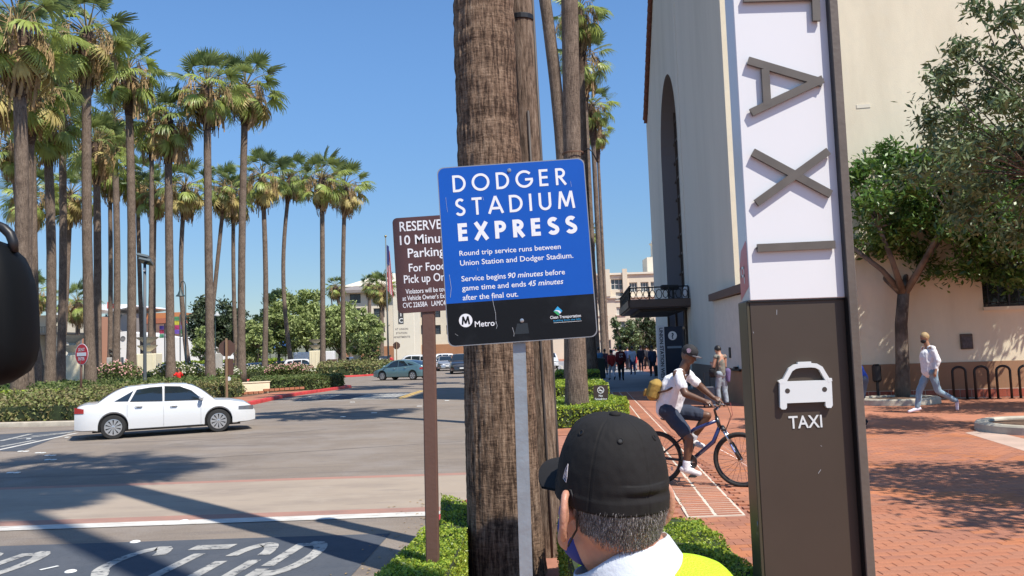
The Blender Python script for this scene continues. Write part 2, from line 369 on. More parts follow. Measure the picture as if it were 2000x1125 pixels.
# pavement with kerb
kerb_x = [(-1.0,-40),(-1.0,8.3),(-.86,9.5),(-.5,10.4),(.05,11.2),(.35,13),(.45,18),(1.6,30),(2.6,45),(4.5,80),(5.5,150)]
sheet('pavement', kerb_x+[(60,150),(60,-40)], -.012, mortar, Z_R-.1)
def kerb_run(pts, w_, m, z1=.004, label='kerb'):
    mb = MB(); n = len(pts); P = [V((p[0],p[1])) for p in pts]; IN = []
    for i in range(n):
        t = (P[min(i+1,n-1)]-P[max(i-1,0)]).normalized(); IN.append(P[i]+V((t.y,-t.x))*w_)
    mb2 = []
    for i in range(n):
        o_, q = P[i]-(IN[i]-P[i]).normalized()*.006, IN[i]; d = (q-o_).normalized()*.025
        mb2.append([(o_.x,o_.y,Z_R-.02),(o_.x,o_.y,z1-.03),(o_.x+d.x*.4,o_.y+d.y*.4,z1-.008),(o_.x+d.x,o_.y+d.y,z1),(q.x,q.y,z1),(q.x,q.y,Z_R-.02)])
    mb.loft(mb2, cap=True); return struct(label, mb, m, 40)
kerb_run(kerb_x[:2], .16, pale_kerb); kerb_run(kerb_x[1:6], .16, red_kerb); kerb_run(kerb_x[5:], .16, pale_kerb)
# brick paving: individually laid in the foreground
def dist_key(p): return p[1]
PV = bpy.data.objects['pavement']
fieldmat = brick_m
bmesh_shared = {}
def brick_mesh(L, W_, mi):
    key = (L, W_, mi)
    if key not in bmesh_shared:
        mb = MB(); h = .006
        a, b = L/2, W_/2; i = .004
        mb.add([(-a,-b,-.012),(a,-b,-.012),(a,b,-.012),(-a,b,-.012),(-a,-b,h-i),(a,-b,h-i),(a,b,h-i),(-a,b,h-i),(-a+i,-b+i,h),(a-i,-b+i,h),(a-i,b-i,h),(-a+i,b-i,h)],
               [(0,1,5,4),(1,2,6,5),(2,3,7,6),(3,0,4,7),(4,5,9,8),(5,6,10,9),(6,7,11,10),(7,4,8,11),(8,9,10,11)])
        bmesh_shared[key] = mesh_of('brick', mb, fieldmat[mi])
    return bmesh_shared[key]
def in_strip(x, y):              # the paler trench of bricks that runs along the walk
    c = 2.03+.085*(y-8.7); return abs(x-c) < .385 and y > 8.50
rb = random.Random(3); allb = []
BX, BY = .205, .105
j = 0
for j in range(int((4.4-3.4)/BY), int((17-3.4)/BY)):
    y = 3.4+j*BY
    for i in range(0, 60):
        x = .55+i*BX+(BX/2 if j % 2 else 0)
        if x > .78*y+.3 or x < .35*y*.3+.2: continue
        if in_strip(x, y): continue
        if x < 1.5 and y < 7.4: continue
        allb.append((x, y))
vis = [b for b in allb if .36*b[1] < b[0] < .66*b[1] and b[1] > 5.6]
vis.sort(key=lambda b: b[1]+abs(b[0]/b[1]-.53)*2); near = set(vis[:290])
smb = MB()
for x, y in allb:
    r = noise.noise((x*.7, y*.9, 3)); mi = min(4, max(0, int((r*1.5+.5)*5*.6 + rb.random()*2)))
    dz = rb.uniform(-.0008,.0008)
    if (x, y) in near:
        o = bpy.data.objects.new('brick', brick_mesh(.200, .100, mi)); col.objects.link(o); o.parent = PV; o.location = (x, y, dz)
    else:
        a, b, h = .100, .050, .006+dz
        k = len(smb.v)
        smb.add([(x-a,y-b,-.012),(x+a,y-b,-.012),(x+a,y+b,-.012),(x-a,y+b,-.012),(x-a,y-b,h),(x+a,y-b,h),(x+a,y+b,h),(x-a,y+b,h)],
                [(0,1,5,4),(1,2,6,5),(2,3,7,6),(3,0,4,7),(4,5,6,7)], mi)
part('brick_field', smb, fieldmat, PV, kind='stuff')
# trench strip: pale mortar bed, wide joints, one middle line
smb = MB()
def sc(y): return 2.03+.085*(y-8.7)
sheet('pale_mortar_bed', [(sc(8.6)-.30,8.6),(sc(8.6)+.30,8.6),(sc(32)+.30,32),(sc(32)-.30,32)], .001, pale_mortar, -.012)
y = 8.66
while y < 31.9:
    for s in (-1, 1):
        cx = sc(y)+s*.145+rb.uniform(-.006,.006); a, b = .127, .036
        mi = rb.choice((1,3,0,1)); smb.add([(cx-a,y-b,-.01),(cx+a,y-b,-.01),(cx+a,y+b,-.01),(cx-a,y+b,-.01),(cx-a,y-b,.006),(cx+a,y-b,.006),(cx+a,y+b,.006),(cx-a,y+b,.006)],
                [(0,1,5,4),(1,2,6,5),(2,3,7,6),(3,0,4,7),(4,5,6,7)], mi)
    y += .104+rb.uniform(0,.010)
part('trench_brick', smb, fieldmat, PV, kind='stuff')
# farther brick field by material
def brick_tex():
    m = bpy.data.materials.new('brick_paving_far'); m.use_nodes = True; n = m.node_tree; b = n.nodes['Principled BSDF']; b.inputs['Roughness'].default_value = .85
    tc = n.nodes.new('ShaderNodeTexCoord'); br = n.nodes.new('ShaderNodeTexBrick')
    br.inputs['Scale'].default_value = 1; br.inputs['Brick Width'].default_value = .205; br.inputs['Row Height'].default_value = .105; br.inputs['Mortar Size'].default_value = .004
    br.inputs['Color1'].default_value = (.41,.155,.08,1); br.inputs['Color2'].default_value = (.36,.15,.09,1); br.inputs['Mortar'].default_value = (.33,.155,.105,1)
    n.links.new(tc.outputs['Object'], br.inputs['Vector'])
    t = n.nodes.new('ShaderNodeTexNoise'); t.inputs['Scale'].default_value = .7; t.inputs['Detail'].default_value = 7; n.links.new(tc.outputs['Object'], t.inputs['Vector'])
    mr = n.nodes.new('ShaderNodeMapRange'); mr.inputs[1].default_value = .3; mr.inputs[2].default_value = .7; mr.inputs[3].default_value = .78; mr.inputs[4].default_value = 1.2
    n.links.new(t.outputs[0], mr.inputs[0]); mx = n.nodes.new('ShaderNodeVectorMath'); mx.operation = 'SCALE'
    n.links.new(br.outputs[0], mx.inputs[0]); n.links.new(mr.outputs[0], mx.inputs['Scale']); n.links.new(mx.outputs[0], b.inputs['Base Color'])
    return m
btex = brick_tex()
sheet('plaza', [(.8,16.95),(2.38,16.95),(2.38,32),(2.0,32)], -.004, btex)
sheet('plaza', [(3.15,16.95),(40,16.95),(40,34),(4.5,34)], -.004, btex)
sheet('plaza', [(7.6,3),(40,3),(40,16.95),(13.6,16.95)], -.004, btex)
dark_walk = layered('grey_walk', [(.26,.25,.25), ((.33,.32,.31), .8, .45, .75, (1,1,1), 5)], bump=.2)
sheet('grey_walk', [(2.0,32),(7.4,32),(9,60),(9,110),(5.5,110)], -.002, dark_walk)
P = [G(1885,846), G(1925,840), G(2060,872), G(2060,900)]
sheet('pale_concrete_band', P, .0085, mat('pale_concrete', (.48,.35,.28), var=.12, vs_=2, bump=.3, rough=.9), -.01)
# ---- islands on the left
isl1 = [(-70,28.5),(-17,26.7),(-13.6,26.2),(-12.2,27.3),(-11.3,30),(-11.0,34),(-11.15,40),(-10.3,46),(-9.75,49),(-10.6,50.6),(-17,53),(-70,60)]
isl2 = [(-70,71),(-16.4,72.2),(-13.6,74),(-12.5,76),(-11.8,84),(-11.4,92),(-10.8,100),(-10.6,108),(-14,110),(-16,92),(-70,90)]
for I in (isl1, isl2): sheet('planting_bed', I, -.02, mulch, Z_R-.1)
def rev(a): return a[::-1]
kerb_run(rev(isl1[:4]), .16, pale_kerb); kerb_run(rev(isl1[3:10]), .2, red_kerb); kerb_run(rev(isl1[9:12]), .16, pale_kerb)
kerb_run(rev(isl2[:3]), .16, red_kerb); kerb_run(rev(isl2[2:8]), .2, red_kerb)
sheet('brick_corner', [(-15.2,31.5),(-11.5,30.5),(-11.25,34),(-11.4,40),(-10.7,44),(-12.4,43.5),(-12.7,39.5),(-14.2,34.6)], -.004, btex, -.03)
# low cream wall with stepped brick coping pieces
cream_wall = mat('cream_wall_paint', (.78,.69,.50), rough=.8, var=.06, vs_=2, bump=.2)
a, b = G(385,776), G(527,767); t = thing('low_wall', 'long low cream wall behind the bonnet of the white sedan', 'wall', (a.x,a.y,0))
d = (b-a); L = d.length; e = V((d.x,d.y,0))/L; nn = V((e.y,-e.x,0))
def wallbox(p, e, nn, x0, x1, d0, d1, z0, z1, mb, r=None):
    c = [p+e*x+nn*y for x, y in ((x0,d0),(x1,d0),(x1,d1),(x0,d1))]
    mb.add([(q.x,q.y,z0) for q in c]+[(q.x,q.y,z1) for q in c], [(0,3,2,1),(4,5,6,7),(0,1,5,4),(1,2,6,5),(2,3,7,6),(3,0,4,7)])
mb = MB(); wallbox(V((0,0,0)), e, nn, -1, L, -.35, 0, -.05, .55, mb); part('wall', mb, cream_wall, t)
mb = MB(); wallbox(V((0,0,0)), e, nn, -1.03, L+.03, -.38, .03, .552, .60, mb); part('coping', mb, cream_wall, t)
for k in range(14):
    mb = MB(); x = L*.45+k*.28; z = 0 if k < 6 else .09; wallbox(V((0,0,0)), e, nn, x, x+.25, .002, .14, z, z+.12, mb); part('brick', mb, brick_m[k % 3], t)
# ================================================================== STATION
def facade(parent, O, e, W_, H_, holes, m, th=.3, name='wall', z0=0, top=None):
    """vertical wall from O along unit e; holes (x0,x1,z0,z1) get reveals; top(x) overrides the upper edge"""
    n = V((e.y, -e.x, 0)); mb = MB()
    xs = sorted({0, W_, *[h[0] for h in holes], *[h[1] for h in holes]}); zs = sorted({z0, H_, *[h[2] for h in holes], *[h[3] for h in holes]})
    def P(x, z, d=0): q = O+e*x-n*d; return (q.x, q.y, O.z+z)
    for i in range(len(xs)-1):
        for k in range(len(zs)-1):
            cx, cz = (xs[i]+xs[i+1])/2, (zs[k]+zs[k+1])/2
            if any(h[0] < cx < h[1] and h[2] < cz < h[3] for h in holes): continue
            mb.add([P(xs[i],zs[k]),P(xs[i+1],zs[k]),P(xs[i+1],zs[k+1]),P(xs[i],zs[k+1])], [(0,1,2,3)])
    for h in holes:
        a, b, c, d = h[:4]
        for (p, q) in (((a,c),(b,c)),((b,c),(b,d)),((b,d),(a,d)),((a,d),(a,c))):
            mb.add([P(*p),P(*q),P(*q,th),P(*p,th)], [(0,1,2,3)])
    mb.add([P(0,H_),P(W_,H_),P(W_,H_,th),P(0,H_,th)], [(0,1,2,3)])
    mb.add([P(0,z0),P(0,H_),P(0,H_,th),P(0,z0,th)], [(0,1,2,3)]); mb.add([P(W_,z0),P(W_,z0,th),P(W_,H_,th),P(W_,H_)], [(0,1,2,3)])
    return part(name, mb, m, parent)
def window(parent, O, e, h, fm, gm, nv=2, nh=1, d=.18, fw=.07, curtain=None):
    n = V((e.y, -e.x, 0)); a, b, c, dd = h[:4]; mb = MB()
    def Bx(x0, x1, z0, z1, d0, d1):
        c_ = [O+e*x-n*y for x, y in ((x0,d0),(x1,d0),(x1,d1),(x0,d1))]
        mb.add([(q.x,q.y,O.z+z0) for q in c_]+[(q.x,q.y,O.z+z1) for q in c_], [(0,3,2,1),(4,5,6,7),(0,1,5,4),(1,2,6,5),(2,3,7,6),(3,0,4,7)])
    Bx(a,a+fw,c,dd,d-.05,d+.03); Bx(b-fw,b,c,dd,d-.05,d+.03); Bx(a+fw,b-fw,c,c+fw,d-.05,d+.03); Bx(a+fw,b-fw,dd-fw,dd,d-.05,d+.03)
    for i in range(1, nv): x = a+(b-a)*i/nv; Bx(x-fw*.4,x+fw*.4,c+fw,dd-fw,d-.04,d+.02)
    for i in range(1, nh): z = c+(dd-c)*i/nh; Bx(a+fw,b-fw,z-fw*.3,z+fw*.3,d-.045,d+.015)
    w_ = part('window', mb, fm, parent)
    mb = MB(); q = [O+e*x-n*d for x in (a, b)]
    mb.add([(q[0].x,q[0].y,O.z+c),(q[1].x,q[1].y,O.z+c),(q[1].x,q[1].y,O.z+dd),(q[0].x,q[0].y,O.z+dd)], [(0,1,2,3)]); part('pane', mb, gm, w_)
    if curtain:
        mb = MB(); m_ = a+(b-a)*.45; q = [O+e*x-n*(d-.01) for x in (a+fw, m_)]
        mb.add([(q[0].x,q[0].y,O.z+c+fw),(q[1].x,q[1].y,O.z+c+fw),(q[1].x,q[1].y,O.z+dd-fw),(q[0].x,q[0].y,O.z+dd-fw)], [(0,1,2,3)]); part('curtain', mb, curtain, w_)
    return w_
ST = thing('station_building', 'tall cream stucco station with gabled arched hall in shade and sunlit wall at right', 'building')
A0 = V((6.62,24.05,0)); A1 = V((7.18,32.6,0)); A2 = V((8.55,49.2,0))
def line_wall(p, q, h, m, name, th=.3, dado=1.0, dm=None, holes=[]):
    e = (q-p); L = e.length; e = e/L
    o = facade(ST, p, e, L, h, holes, m, th, name)
    if dm:
        mb = MB(); wallbox(p, e, V((e.y,-e.x,0)), 0, L, 0, .03, -.02, dado, mb); part('dado', mb, dm, ST)
    return e, L
# pier beside the hall (stands 12 cm proud of the gable wall)
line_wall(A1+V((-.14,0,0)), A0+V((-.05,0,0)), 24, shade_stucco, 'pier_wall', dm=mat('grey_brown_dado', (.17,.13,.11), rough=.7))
mb = MB(); wallbox(A1, V((1,.0,0)), V((0,-1,0)), -.16, .6, -.4, .0, 0, 24, mb); part('pier_return', mb, shade_stucco, ST)
# gable wall with tall arched opening
e = (A1-A2); L = e.length; e = e/L; n = V((e.y,-e.x,0)); sc0 = L-5.7; ra = 3.45; zs_ = 11.0; zr = lambda s: 15.3+max(0, (10 - abs(s-sc0)))*.74-.0
mb = MB(); N = 90
ssm = sorted([L*i/60 for i in range(61)] + [sc0+ra*cos(pi*k/40) for k in range(41)])
def AP(s, z, d=0): q = A2+e*s-n*d; return (q.x, q.y, z)
def za(s): return zs_+sqrt(max(0, ra*ra-(s-sc0)**2))
for s0, s1 in zip(ssm, ssm[1:]):
    if s1-s0 < 1e-5: continue
    c = (s0+s1)/2
    if abs(c-sc0) < ra: mb.add([AP(s0,za(s0)),AP(s1,za(s1)),AP(s1,zr(s1)),AP(s0,zr(s0))], [(0,1,2,3)])
    else: mb.add([AP(s0,0),AP(s1,0),AP(s1,zr(s1)),AP(s0,zr(s0))], [(0,1,2,3)])
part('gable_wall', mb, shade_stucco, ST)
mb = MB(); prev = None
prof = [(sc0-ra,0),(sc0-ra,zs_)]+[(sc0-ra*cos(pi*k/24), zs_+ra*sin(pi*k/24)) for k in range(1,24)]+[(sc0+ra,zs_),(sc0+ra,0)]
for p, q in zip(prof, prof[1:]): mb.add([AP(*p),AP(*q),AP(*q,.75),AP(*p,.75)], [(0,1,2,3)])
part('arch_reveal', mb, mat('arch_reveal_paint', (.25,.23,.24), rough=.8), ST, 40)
mb = MB(); mb.add([AP(s,z,.75) for s, z in prof], [tuple(range(len(prof)))]); gl = part('arch_window', mb, brownglass, ST)
mb = MB()
for k in range(1, 7):
    s = sc0-ra+2*ra*k/7; zt = za(s)
    q = [AP(s-.06,0,.74),AP(s+.06,0,.74),AP(s+.06,zt,.74),AP(s-.06,zt,.74)]; q2 = [AP(s-.06,0,.6),AP(s+.06,0,.6),AP(s+.06,zt,.6),AP(s-.06,zt,.6)]
    mb.add(q+q2, [(4,5,6,7),(0,4,7,3),(1,2,6,5)])
for k in range(1, 11):
    z = 3.4+k*.95; hw = ra if z < zs_ else sqrt(max(.01, ra*ra-(z-zs_)**2))
    q = [AP(sc0-hw,z-.05,.73),AP(sc0+hw,z-.05,.73),AP(sc0+hw,z+.05,.73),AP(sc0-hw,z+.05,.73)]; q2 = [AP(sc0-hw,z-.05,.63),AP(sc0+hw,z-.05,.63),AP(sc0+hw,z+.05,.63),AP(sc0-hw,z+.05,.63)]
    mb.add(q+q2, [(4,5,6,7),(3,2,6,7),(0,4,5,1)])
part('mullion', mb, darkbrown, gl)
# roof verge tiles along the gable slope
tile_m = mat('roof_tile', (.19,.075,.055), rough=.8, var=.3, vs_=8)
mb = MB(); s_ = sc0-10
for k in range(26):
    s0 = sc0-10.2+k*.42; z0_ = zr(max(sc0-10,s0))+(0 if s0 >= sc0-10 else -.1); q = A2+e*s0
    p = V(AP(s0,zr(s0),-.12))+V((0,0,.04)); p2 = V(AP(s0+.5,zr(s0+.5),-.12))+V((0,0,.1))
    mb.tube([p, p2], [.15,.12], 8)
part('verge_tile', mb, tile_m, ST, True, kind=None)
mb = MB(); p0, p1 = V(AP(sc0-10.3,15.3-.2,-.2)), V(AP(sc0,zr(sc0),-.2)); p2 = V(AP(L,zr(L),-.2)); bk = -n*14
mb.add([p0,p1,p1+bk,p0+bk,p2,p2+bk], [(0,1,2,3),(1,4,5,2)]); part('roof', mb, tile_m, ST)
mb = MB(); q0, q1 = V(AP(0,0)), V(AP(0,15.3)); mb.add([q0,q1,q1+bk,q0+bk], [(0,1,2,3)]); part('end_wall', mb, shade_stucco, ST)
# lower wing with brown coping
W0, W1 = V((6.5,22.6,0)), V((6.52,26.6,0))
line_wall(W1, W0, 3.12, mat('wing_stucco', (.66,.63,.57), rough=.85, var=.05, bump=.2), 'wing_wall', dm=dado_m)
mb = MB(); mb.box((6.505,22.602,0),(9,24.0,3.1)); part('wing_front', mb, MC['wing_stucco'], ST)
mb = MB(); mb.add([(6.38,26.65,3.12),(6.36,22.5,3.16),(9,22.5,3.16),(9,26.65,3.12),(6.38,26.65,3.34),(6.36,22.5,3.40),(9,22.5,3.40),(9,26.65,3.34)],
    [(0,3,2,1),(4,5,6,7),(0,1,5,4),(1,2,6,5),(2,3,7,6),(3,0,4,7)]); part('coping', mb, mat('brown_coping', (.12,.07,.055), rough=.6), ST)
# sunlit frontal wall: barred window, tiled plinth
F0, F1 = V((6.57,24.05,0)), V((24,21.0,0))
e = (F1-F0); LF = e.length; e = e/LF; FN = V((e.y,-e.x,0)); FE = e
def fx(px, py=700):              # position along the sunlit wall seen at a photograph pixel
    d = ray(px, py); # intersect with wall plane
    t = (F0-CAMP).dot(FN)/d.dot(FN); q = CAMP+d*t; return (q-F0).dot(FE), q.z
wx0, wz0 = fx(1921,600); wx1, _ = fx(2040,600); _, wz1 = fx(1921,480)
hole = (wx0, wx0+2.3, wz0, wz0+2.0)
facade(ST, F0, FE, LF, 15, [hole], stucco, .35, 'sunlit_wall')
window(ST, F0, FE, hole, darkbrown, glass_dark, 3, 2, .28, .08)
mb = MB()
for k in range(9):
    x = hole[0]+.12+k*.26; q = F0+FE*x+FN*.04; mb.tube([(q.x,q.y,hole[2]-.02),(q.x,q.y,hole[3]+.02)], .016, 6)
for z in (hole[2]+.12, hole[2]+1.2): q, q2 = F0+FE*hole[0]+FN*.04, F0+FE*hole[1]+FN*.04; mb.tube([(q.x,q.y,z),(q2.x,q2.y,z)], .014, 6)
part('window_bars', mb, darkmetal, ST)
mb = MB(); wallbox(F0, FE, FN, hole[0]-.02, hole[1]+.05, 0.002, .09, hole[2]-.1, hole[2], mb); part('sill', mb, stucco, ST)
mb = MB(); wallbox(F0, FE, FN, 0, LF, .001, .025, .25, 1.0, mb); part('dado', mb, dado_m, ST)
mb = MB(); wallbox(F0, FE, FN, 0, LF, .0, .03, -.02, .25, mb); pl = part('plinth', mb, pale_mortar, ST)
tile = mat('red_plinth_tile', (.33,.085,.05), rough=.45, var=.2, vs_=3)
for k in range(40):
    x = 2.6+k*.30
    if x > LF-1: break
    mb = MB(); wallbox(F0, FE, FN, x, x+.285, .031, .04, .02, .235, mb); part('plinth_tile', mb, tile, pl)
x, z = fx(1680,208); mb = MB(); wallbox(F0, FE, FN, x-.1, x+.28, .001, .012, z-.05, z+.06, mb); part('wall_patch', mb, mat('patch_stucco', (.76,.7,.56), rough=.8), ST)
# the block behind (closes the corner)
# canopy over the doors
CN = thing('entrance_canopy', 'dark brown flat canopy with decorative railing over the station doors', 'canopy')
can_m = mat('canopy_brown', (.045,.03,.028), rough=.45)
c0, c1 = A1+(A2-A1)*.0, A1+(A2-A1)*.42
eC = (A2-A1).normalized(); nC = V((-eC.y, eC.x, 0)); 
if nC.x > 0: nC = -nC
mb = MB(); wallbox(A1, eC, nC, -.3, 7.4, .02, 2.5, 3.22, 3.5, mb); part('slab', mb, can_m, CN)
mb = MB(); wallbox(A1, eC, nC, -.38, 7.48, 2.5, 2.58, 3.27, 3.56, mb); wallbox(A1, eC, nC, -.38, -.3, .02, 2.58, 3.27, 3.56, mb); part('fascia', mb, darkbrown, CN)
mb = MB(); wallbox(A1, eC, nC, .2, 6.8, .3, 2.1, 3.10, 3.22, mb); part('soffit_panel', mb, mat('soffit', (.05,.045,.045), rough=.7), CN)
def railing(p, q, z, h, parent):
    d = q-p; Lr = d.length; d = d/Lr; mb = MB()
    mb.tube([p+V((0,0,z+h)), q+V((0,0,z+h))], .03, 6); mb.tube([p+V((0,0,z+.06)), q+V((0,0,z+.06))], .025, 6)
    k = int(Lr/.7)
    for i in range(k+1):
        o = p+d*(Lr*i/k); mb.tube([o+V((0,0,z)), o+V((0,0,z+h))], .03, 6)
        if i < k:
            for t in range(3):      # scrollwork
                c = o+d*(Lr/k*(t+.5)/3)+V((0,0,z+h/2)); rr = .1+.02*(t % 2)
                mb.tube([c+d*(rr*cos(a_))+V((0,0,rr*1.6*sin(a_))) for a_ in [2*pi*s_/10*1.25 for s_ in range(11)]], .018, 5)
    part('railing', mb, darkmetal, parent)
pA, pB, pC = A1+eC*-.32+nC*2.5, A1+eC*7.4+nC*2.5, A1+eC*-.32+nC*.2
railing(pA, pB, 3.5, .62, CN); railing(pC, pA, 3.5, .55, CN)
mb = MB(); q = A1+eC*.5+nC*.7; mb.tube([q+V((0,0,3.5)), q+V((0,0,4.0))], .05); mb.X = Matrix.Translation(q+V((0,0,4.05))) @ Matrix.Rotation(.4,4,'Z'); mb.bbox((-.55,-.1,-.08),(.25,.1,.12),.03)
tag(part('security_camera', mb, darkmetal), 'black box camera mounted on top of the station canopy', 'camera')
q = A1+eC*-.1+nC*.25
mb = MB(); mb.lathe([(.14,0),(.16,.25),(.1,.5),(.03,.62)], 12, c=(q.x,q.y,3.5)); part('loudspeaker_dummy', mb, white_p).name = 'siren'
tag(bpy.data.objects['siren'], 'small pale conical siren standing on the canopy by the wall', 'siren')
# dark entrance under the canopy
mb = MB(); 
for k in range(4):
    s = L-2-k*1.9
mb = MB(); wallbox(A1, eC, nC, 2.0, 2.12, .0, .1, 0, 3.2, mb); wallbox(A1, eC, nC, 8.9, 9.0, .0, .1, 0, 3.2, mb); wallbox(A1, eC, nC, 2.0, 9.0, 0, .1, 2.4, 2.5, mb); wallbox(A1, eC, nC, 5.4, 5.5, 0, .1, 0, 3.2, mb)
part('door_frame', mb, darkbrown, ST)
# information totem
q = at(1316,766,31.5); T = thing('information_totem', 'dark blue information totem with question mark and white lettered edge', 'sign', (q.x,q.y,0), 0.1)
navy = mat('navy_panel', (.012,.022,.045), rough=.35)
mb = MB(); mb.bbox((-.28,-.12,0),(.42,.12,2.45),.01); part('panel', mb, navy, T)
mb = MB(); mb.box((-.56,-.14,0),(-.3,.1,2.5)); sd_ = part('side_panel', mb, mat('pale_grey_panel', (.6,.63,.66), rough=.4), T)
me = text_mesh('UNION STATION WEST', .19, navy, bold=.006); o = part('lettering', me, None, T); o.rotation_euler = (pi/2, pi/2, 0); o.location = (-.49,-.145,2.42)
mb = MB(); mb.X = Matrix.Translation((0.02,-.125,2.1)) @ Matrix.Rotation(pi/2,4,'X'); mb.lathe([(.17,0),(.17,.008)], 24); part('disc', mb, white_p, T)
me = text_mesh('?', .3, navy, bold=.01, align='CENTER'); o = part('lettering', me, None, T); o.rotation_euler = (pi/2,0,0); o.location = (.02,-.14,1.99)
mb = MB(); mb.box((-.2,-.125,1.62),(.36,-.121,1.7)); part('stripe', mb, mat('steel_blue', (.2,.26,.32)), T)
# ================================================================== VEGETATION
def bark_nodes(name, dark, mid, lite, ring=1.0):
    m = bpy.data.materials.new(name); m.use_nodes = True; n = m.node_tree; b = n.nodes['Principled BSDF']; b.inputs['Roughness'].default_value = .9; b.inputs['Specular IOR Level'].default_value = .2
    tc = n.nodes.new('ShaderNodeTexCoord')
    def nz(scale, st, det=6, dist=0):
        mp = n.nodes.new('ShaderNodeMapping'); mp.inputs['Scale'].default_value = st; n.links.new(tc.outputs['Object'], mp.inputs[0])
        t = n.nodes.new('ShaderNodeTexNoise'); t.inputs['Scale'].default_value = scale; t.inputs['Detail'].default_value = det; t.inputs['Roughness'].default_value = .7; t.inputs['Distortion'].default_value = dist
        n.links.new(mp.outputs[0], t.inputs['Vector']); return t.outputs[0]
    def mth(op, a, b_):
        q = n.nodes.new('ShaderNodeMath'); q.operation = op
        for k, v in enumerate((a, b_)):
            if hasattr(v, 'is_output'): n.links.new(v, q.inputs[k])
            else: q.inputs[k].default_value = v
        return q.outputs[0]
    vert = nz(4.5, (9,9,1.0)); fine = nz(6, (14,14,3)); ringn = nz(7, (1.6,1.6,9), 4, .6); big = nz(1.1, (1,1,1.6), 4)
    v1 = mth('ADD', mth('MULTIPLY', vert, .58), mth('MULTIPLY', ringn, .26*ring)); v1 = mth('ADD', v1, mth('MULTIPLY', fine, .22)); v2 = mth('ADD', v1, mth('MULTIPLY', big, .22))
    r = n.nodes.new('ShaderNodeValToRGB'); e = r.color_ramp.elements; c0 = .50+.17*ring
    e[0].position = c0-.10; e[0].color = (*dark,1); e[1].position = c0+.15; e[1].color = (*lite,1); q = e.new(c0); q.color = (*mid,1)
    n.links.new(v2, r.inputs[0]); n.links.new(r.outputs[0], b.inputs['Base Color'])
    bp = n.nodes.new('ShaderNodeBump'); bp.inputs['Strength'].default_value = 1; bp.inputs['Distance'].default_value = .035; n.links.new(v1, bp.inputs['Height']); n.links.new(bp.outputs[0], b.inputs['Normal'])
    MC[name] = m; return m
bark_far = bark_nodes('palm_bark', (.09,.065,.05), (.20,.15,.115), (.34,.265,.20))
boot_m = layered('palm_boot_bark', [(.085,.055,.04), ((.22,.15,.10), 5, .55, .7, (1,1,1.6), 3), ((.03,.02,.016), 3, .55, .75, (1,1,2), 3)], bump=1, bs=12)
frond_g = [mat('frond_green', (.215,.27,.085), rough=.42, var=.3, vs_=2.5, transl=.4), mat('frond_light', (.34,.41,.11), rough=.42, var=.25, vs_=2.5, transl=.42),
           mat('frond_deep', (.125,.175,.07), rough=.42, var=.3, vs_=2.5, transl=.35), mat('frond_yellow', (.42,.34,.12), rough=.6, var=.3, vs_=3, transl=.2),
           mat('frond_dead', (.36,.24,.12), rough=.9, var=.4, vs_=3, transl=.1)]
petiole_m = mat('petiole', (.25,.2,.08), rough=.6)
def frond_mesh(seed, mi, droop, ns=26, fold=.35):
    r = random.Random(seed); mb = MB()
    # petiole from origin along +x, then a fan blade whose segments hang at the tips
    Lp = 1.30; mb.tube([(0,0,0),(Lp*.5,0,.07),(Lp,0,-.02)], [.035,.022,.014], 4, m=1, cap=False)
    c = V((Lp,0,-.02))
    for i in range(ns):
        a = -1.95+3.9*(i+.5)/ns; da = 3.9/ns*.60
        Ls = (1.0-.30*abs(a)/2.0)*r.uniform(.84,1.1)
        pts = []; 
        for t in (0,.35,.62,.82,1.0):
            rr = Ls*t; x = c.x+rr*cos(a); y = rr*sin(a)*(1-.10*t); z = c.z - droop*(t**2.3)*.55*r.uniform(.8,1.2) + fold*abs(sin(a))*rr*.35 + (.05 if i % 2 else -.02)*t
            if t > .7: x -= droop*.12*(t-.7)*3*cos(a); y -= droop*.12*(t-.7)*3*sin(a)
            pts.append(V((x,y,z)))
        side = V((-sin(a),cos(a),0)); wd = [.004, da*Ls*.36, da*Ls*.5, .018, .003]
        k0 = []
        for p, w_ in zip(pts, wd): k0 += [p-side*w_+V((0,0,.012)), p+side*w_-V((0,0,.012))]
        mb.add(k0, [(2*q,2*q+1,2*q+3,2*q+2) for q in range(4)], 0)
    return mesh_of('frond', mb, [frond_g[mi], petiole_m], True)
FR = {'up': [frond_mesh(1,0,.25), frond_mesh(2,2,.35), frond_mesh(8,0,.45)], 'mid': [frond_mesh(3,1,.8), frond_mesh(4,0,.9), frond_mesh(9,1,1.0)], 'low': [frond_mesh(5,1,1.1), frond_mesh(6,3,1.2,20), frond_mesh(10,1,1.3)]}
def dead_mesh(seed):
    r = random.Random(seed); mb = MB()
    for i in range(26):
        a = r.uniform(-.5,.5); b = r.uniform(-.4,.4); p = V((.1,0,0)); L = r.uniform(.9,1.7); w_ = r.uniform(.012,.035)
        pts = [V((.05,a*.1,0)), V((.45+.1*b,a*.5,-.15+b*.1)), V((.62+b*.25,a*.75,-.2-L*.45)), V((.6+b*.3,a*.8,-.2-L))]
        for q in range(3): mb.add([pts[q]-V((0,w_,0)), pts[q]+V((0,w_,0)), pts[q+1]+V((w_,w_*.8,0)), pts[q+1]-V((w_,w_*.8,0))], [(0,1,2,3)])
    return mesh_of('dead_frond', mb, frond_g[4], True)
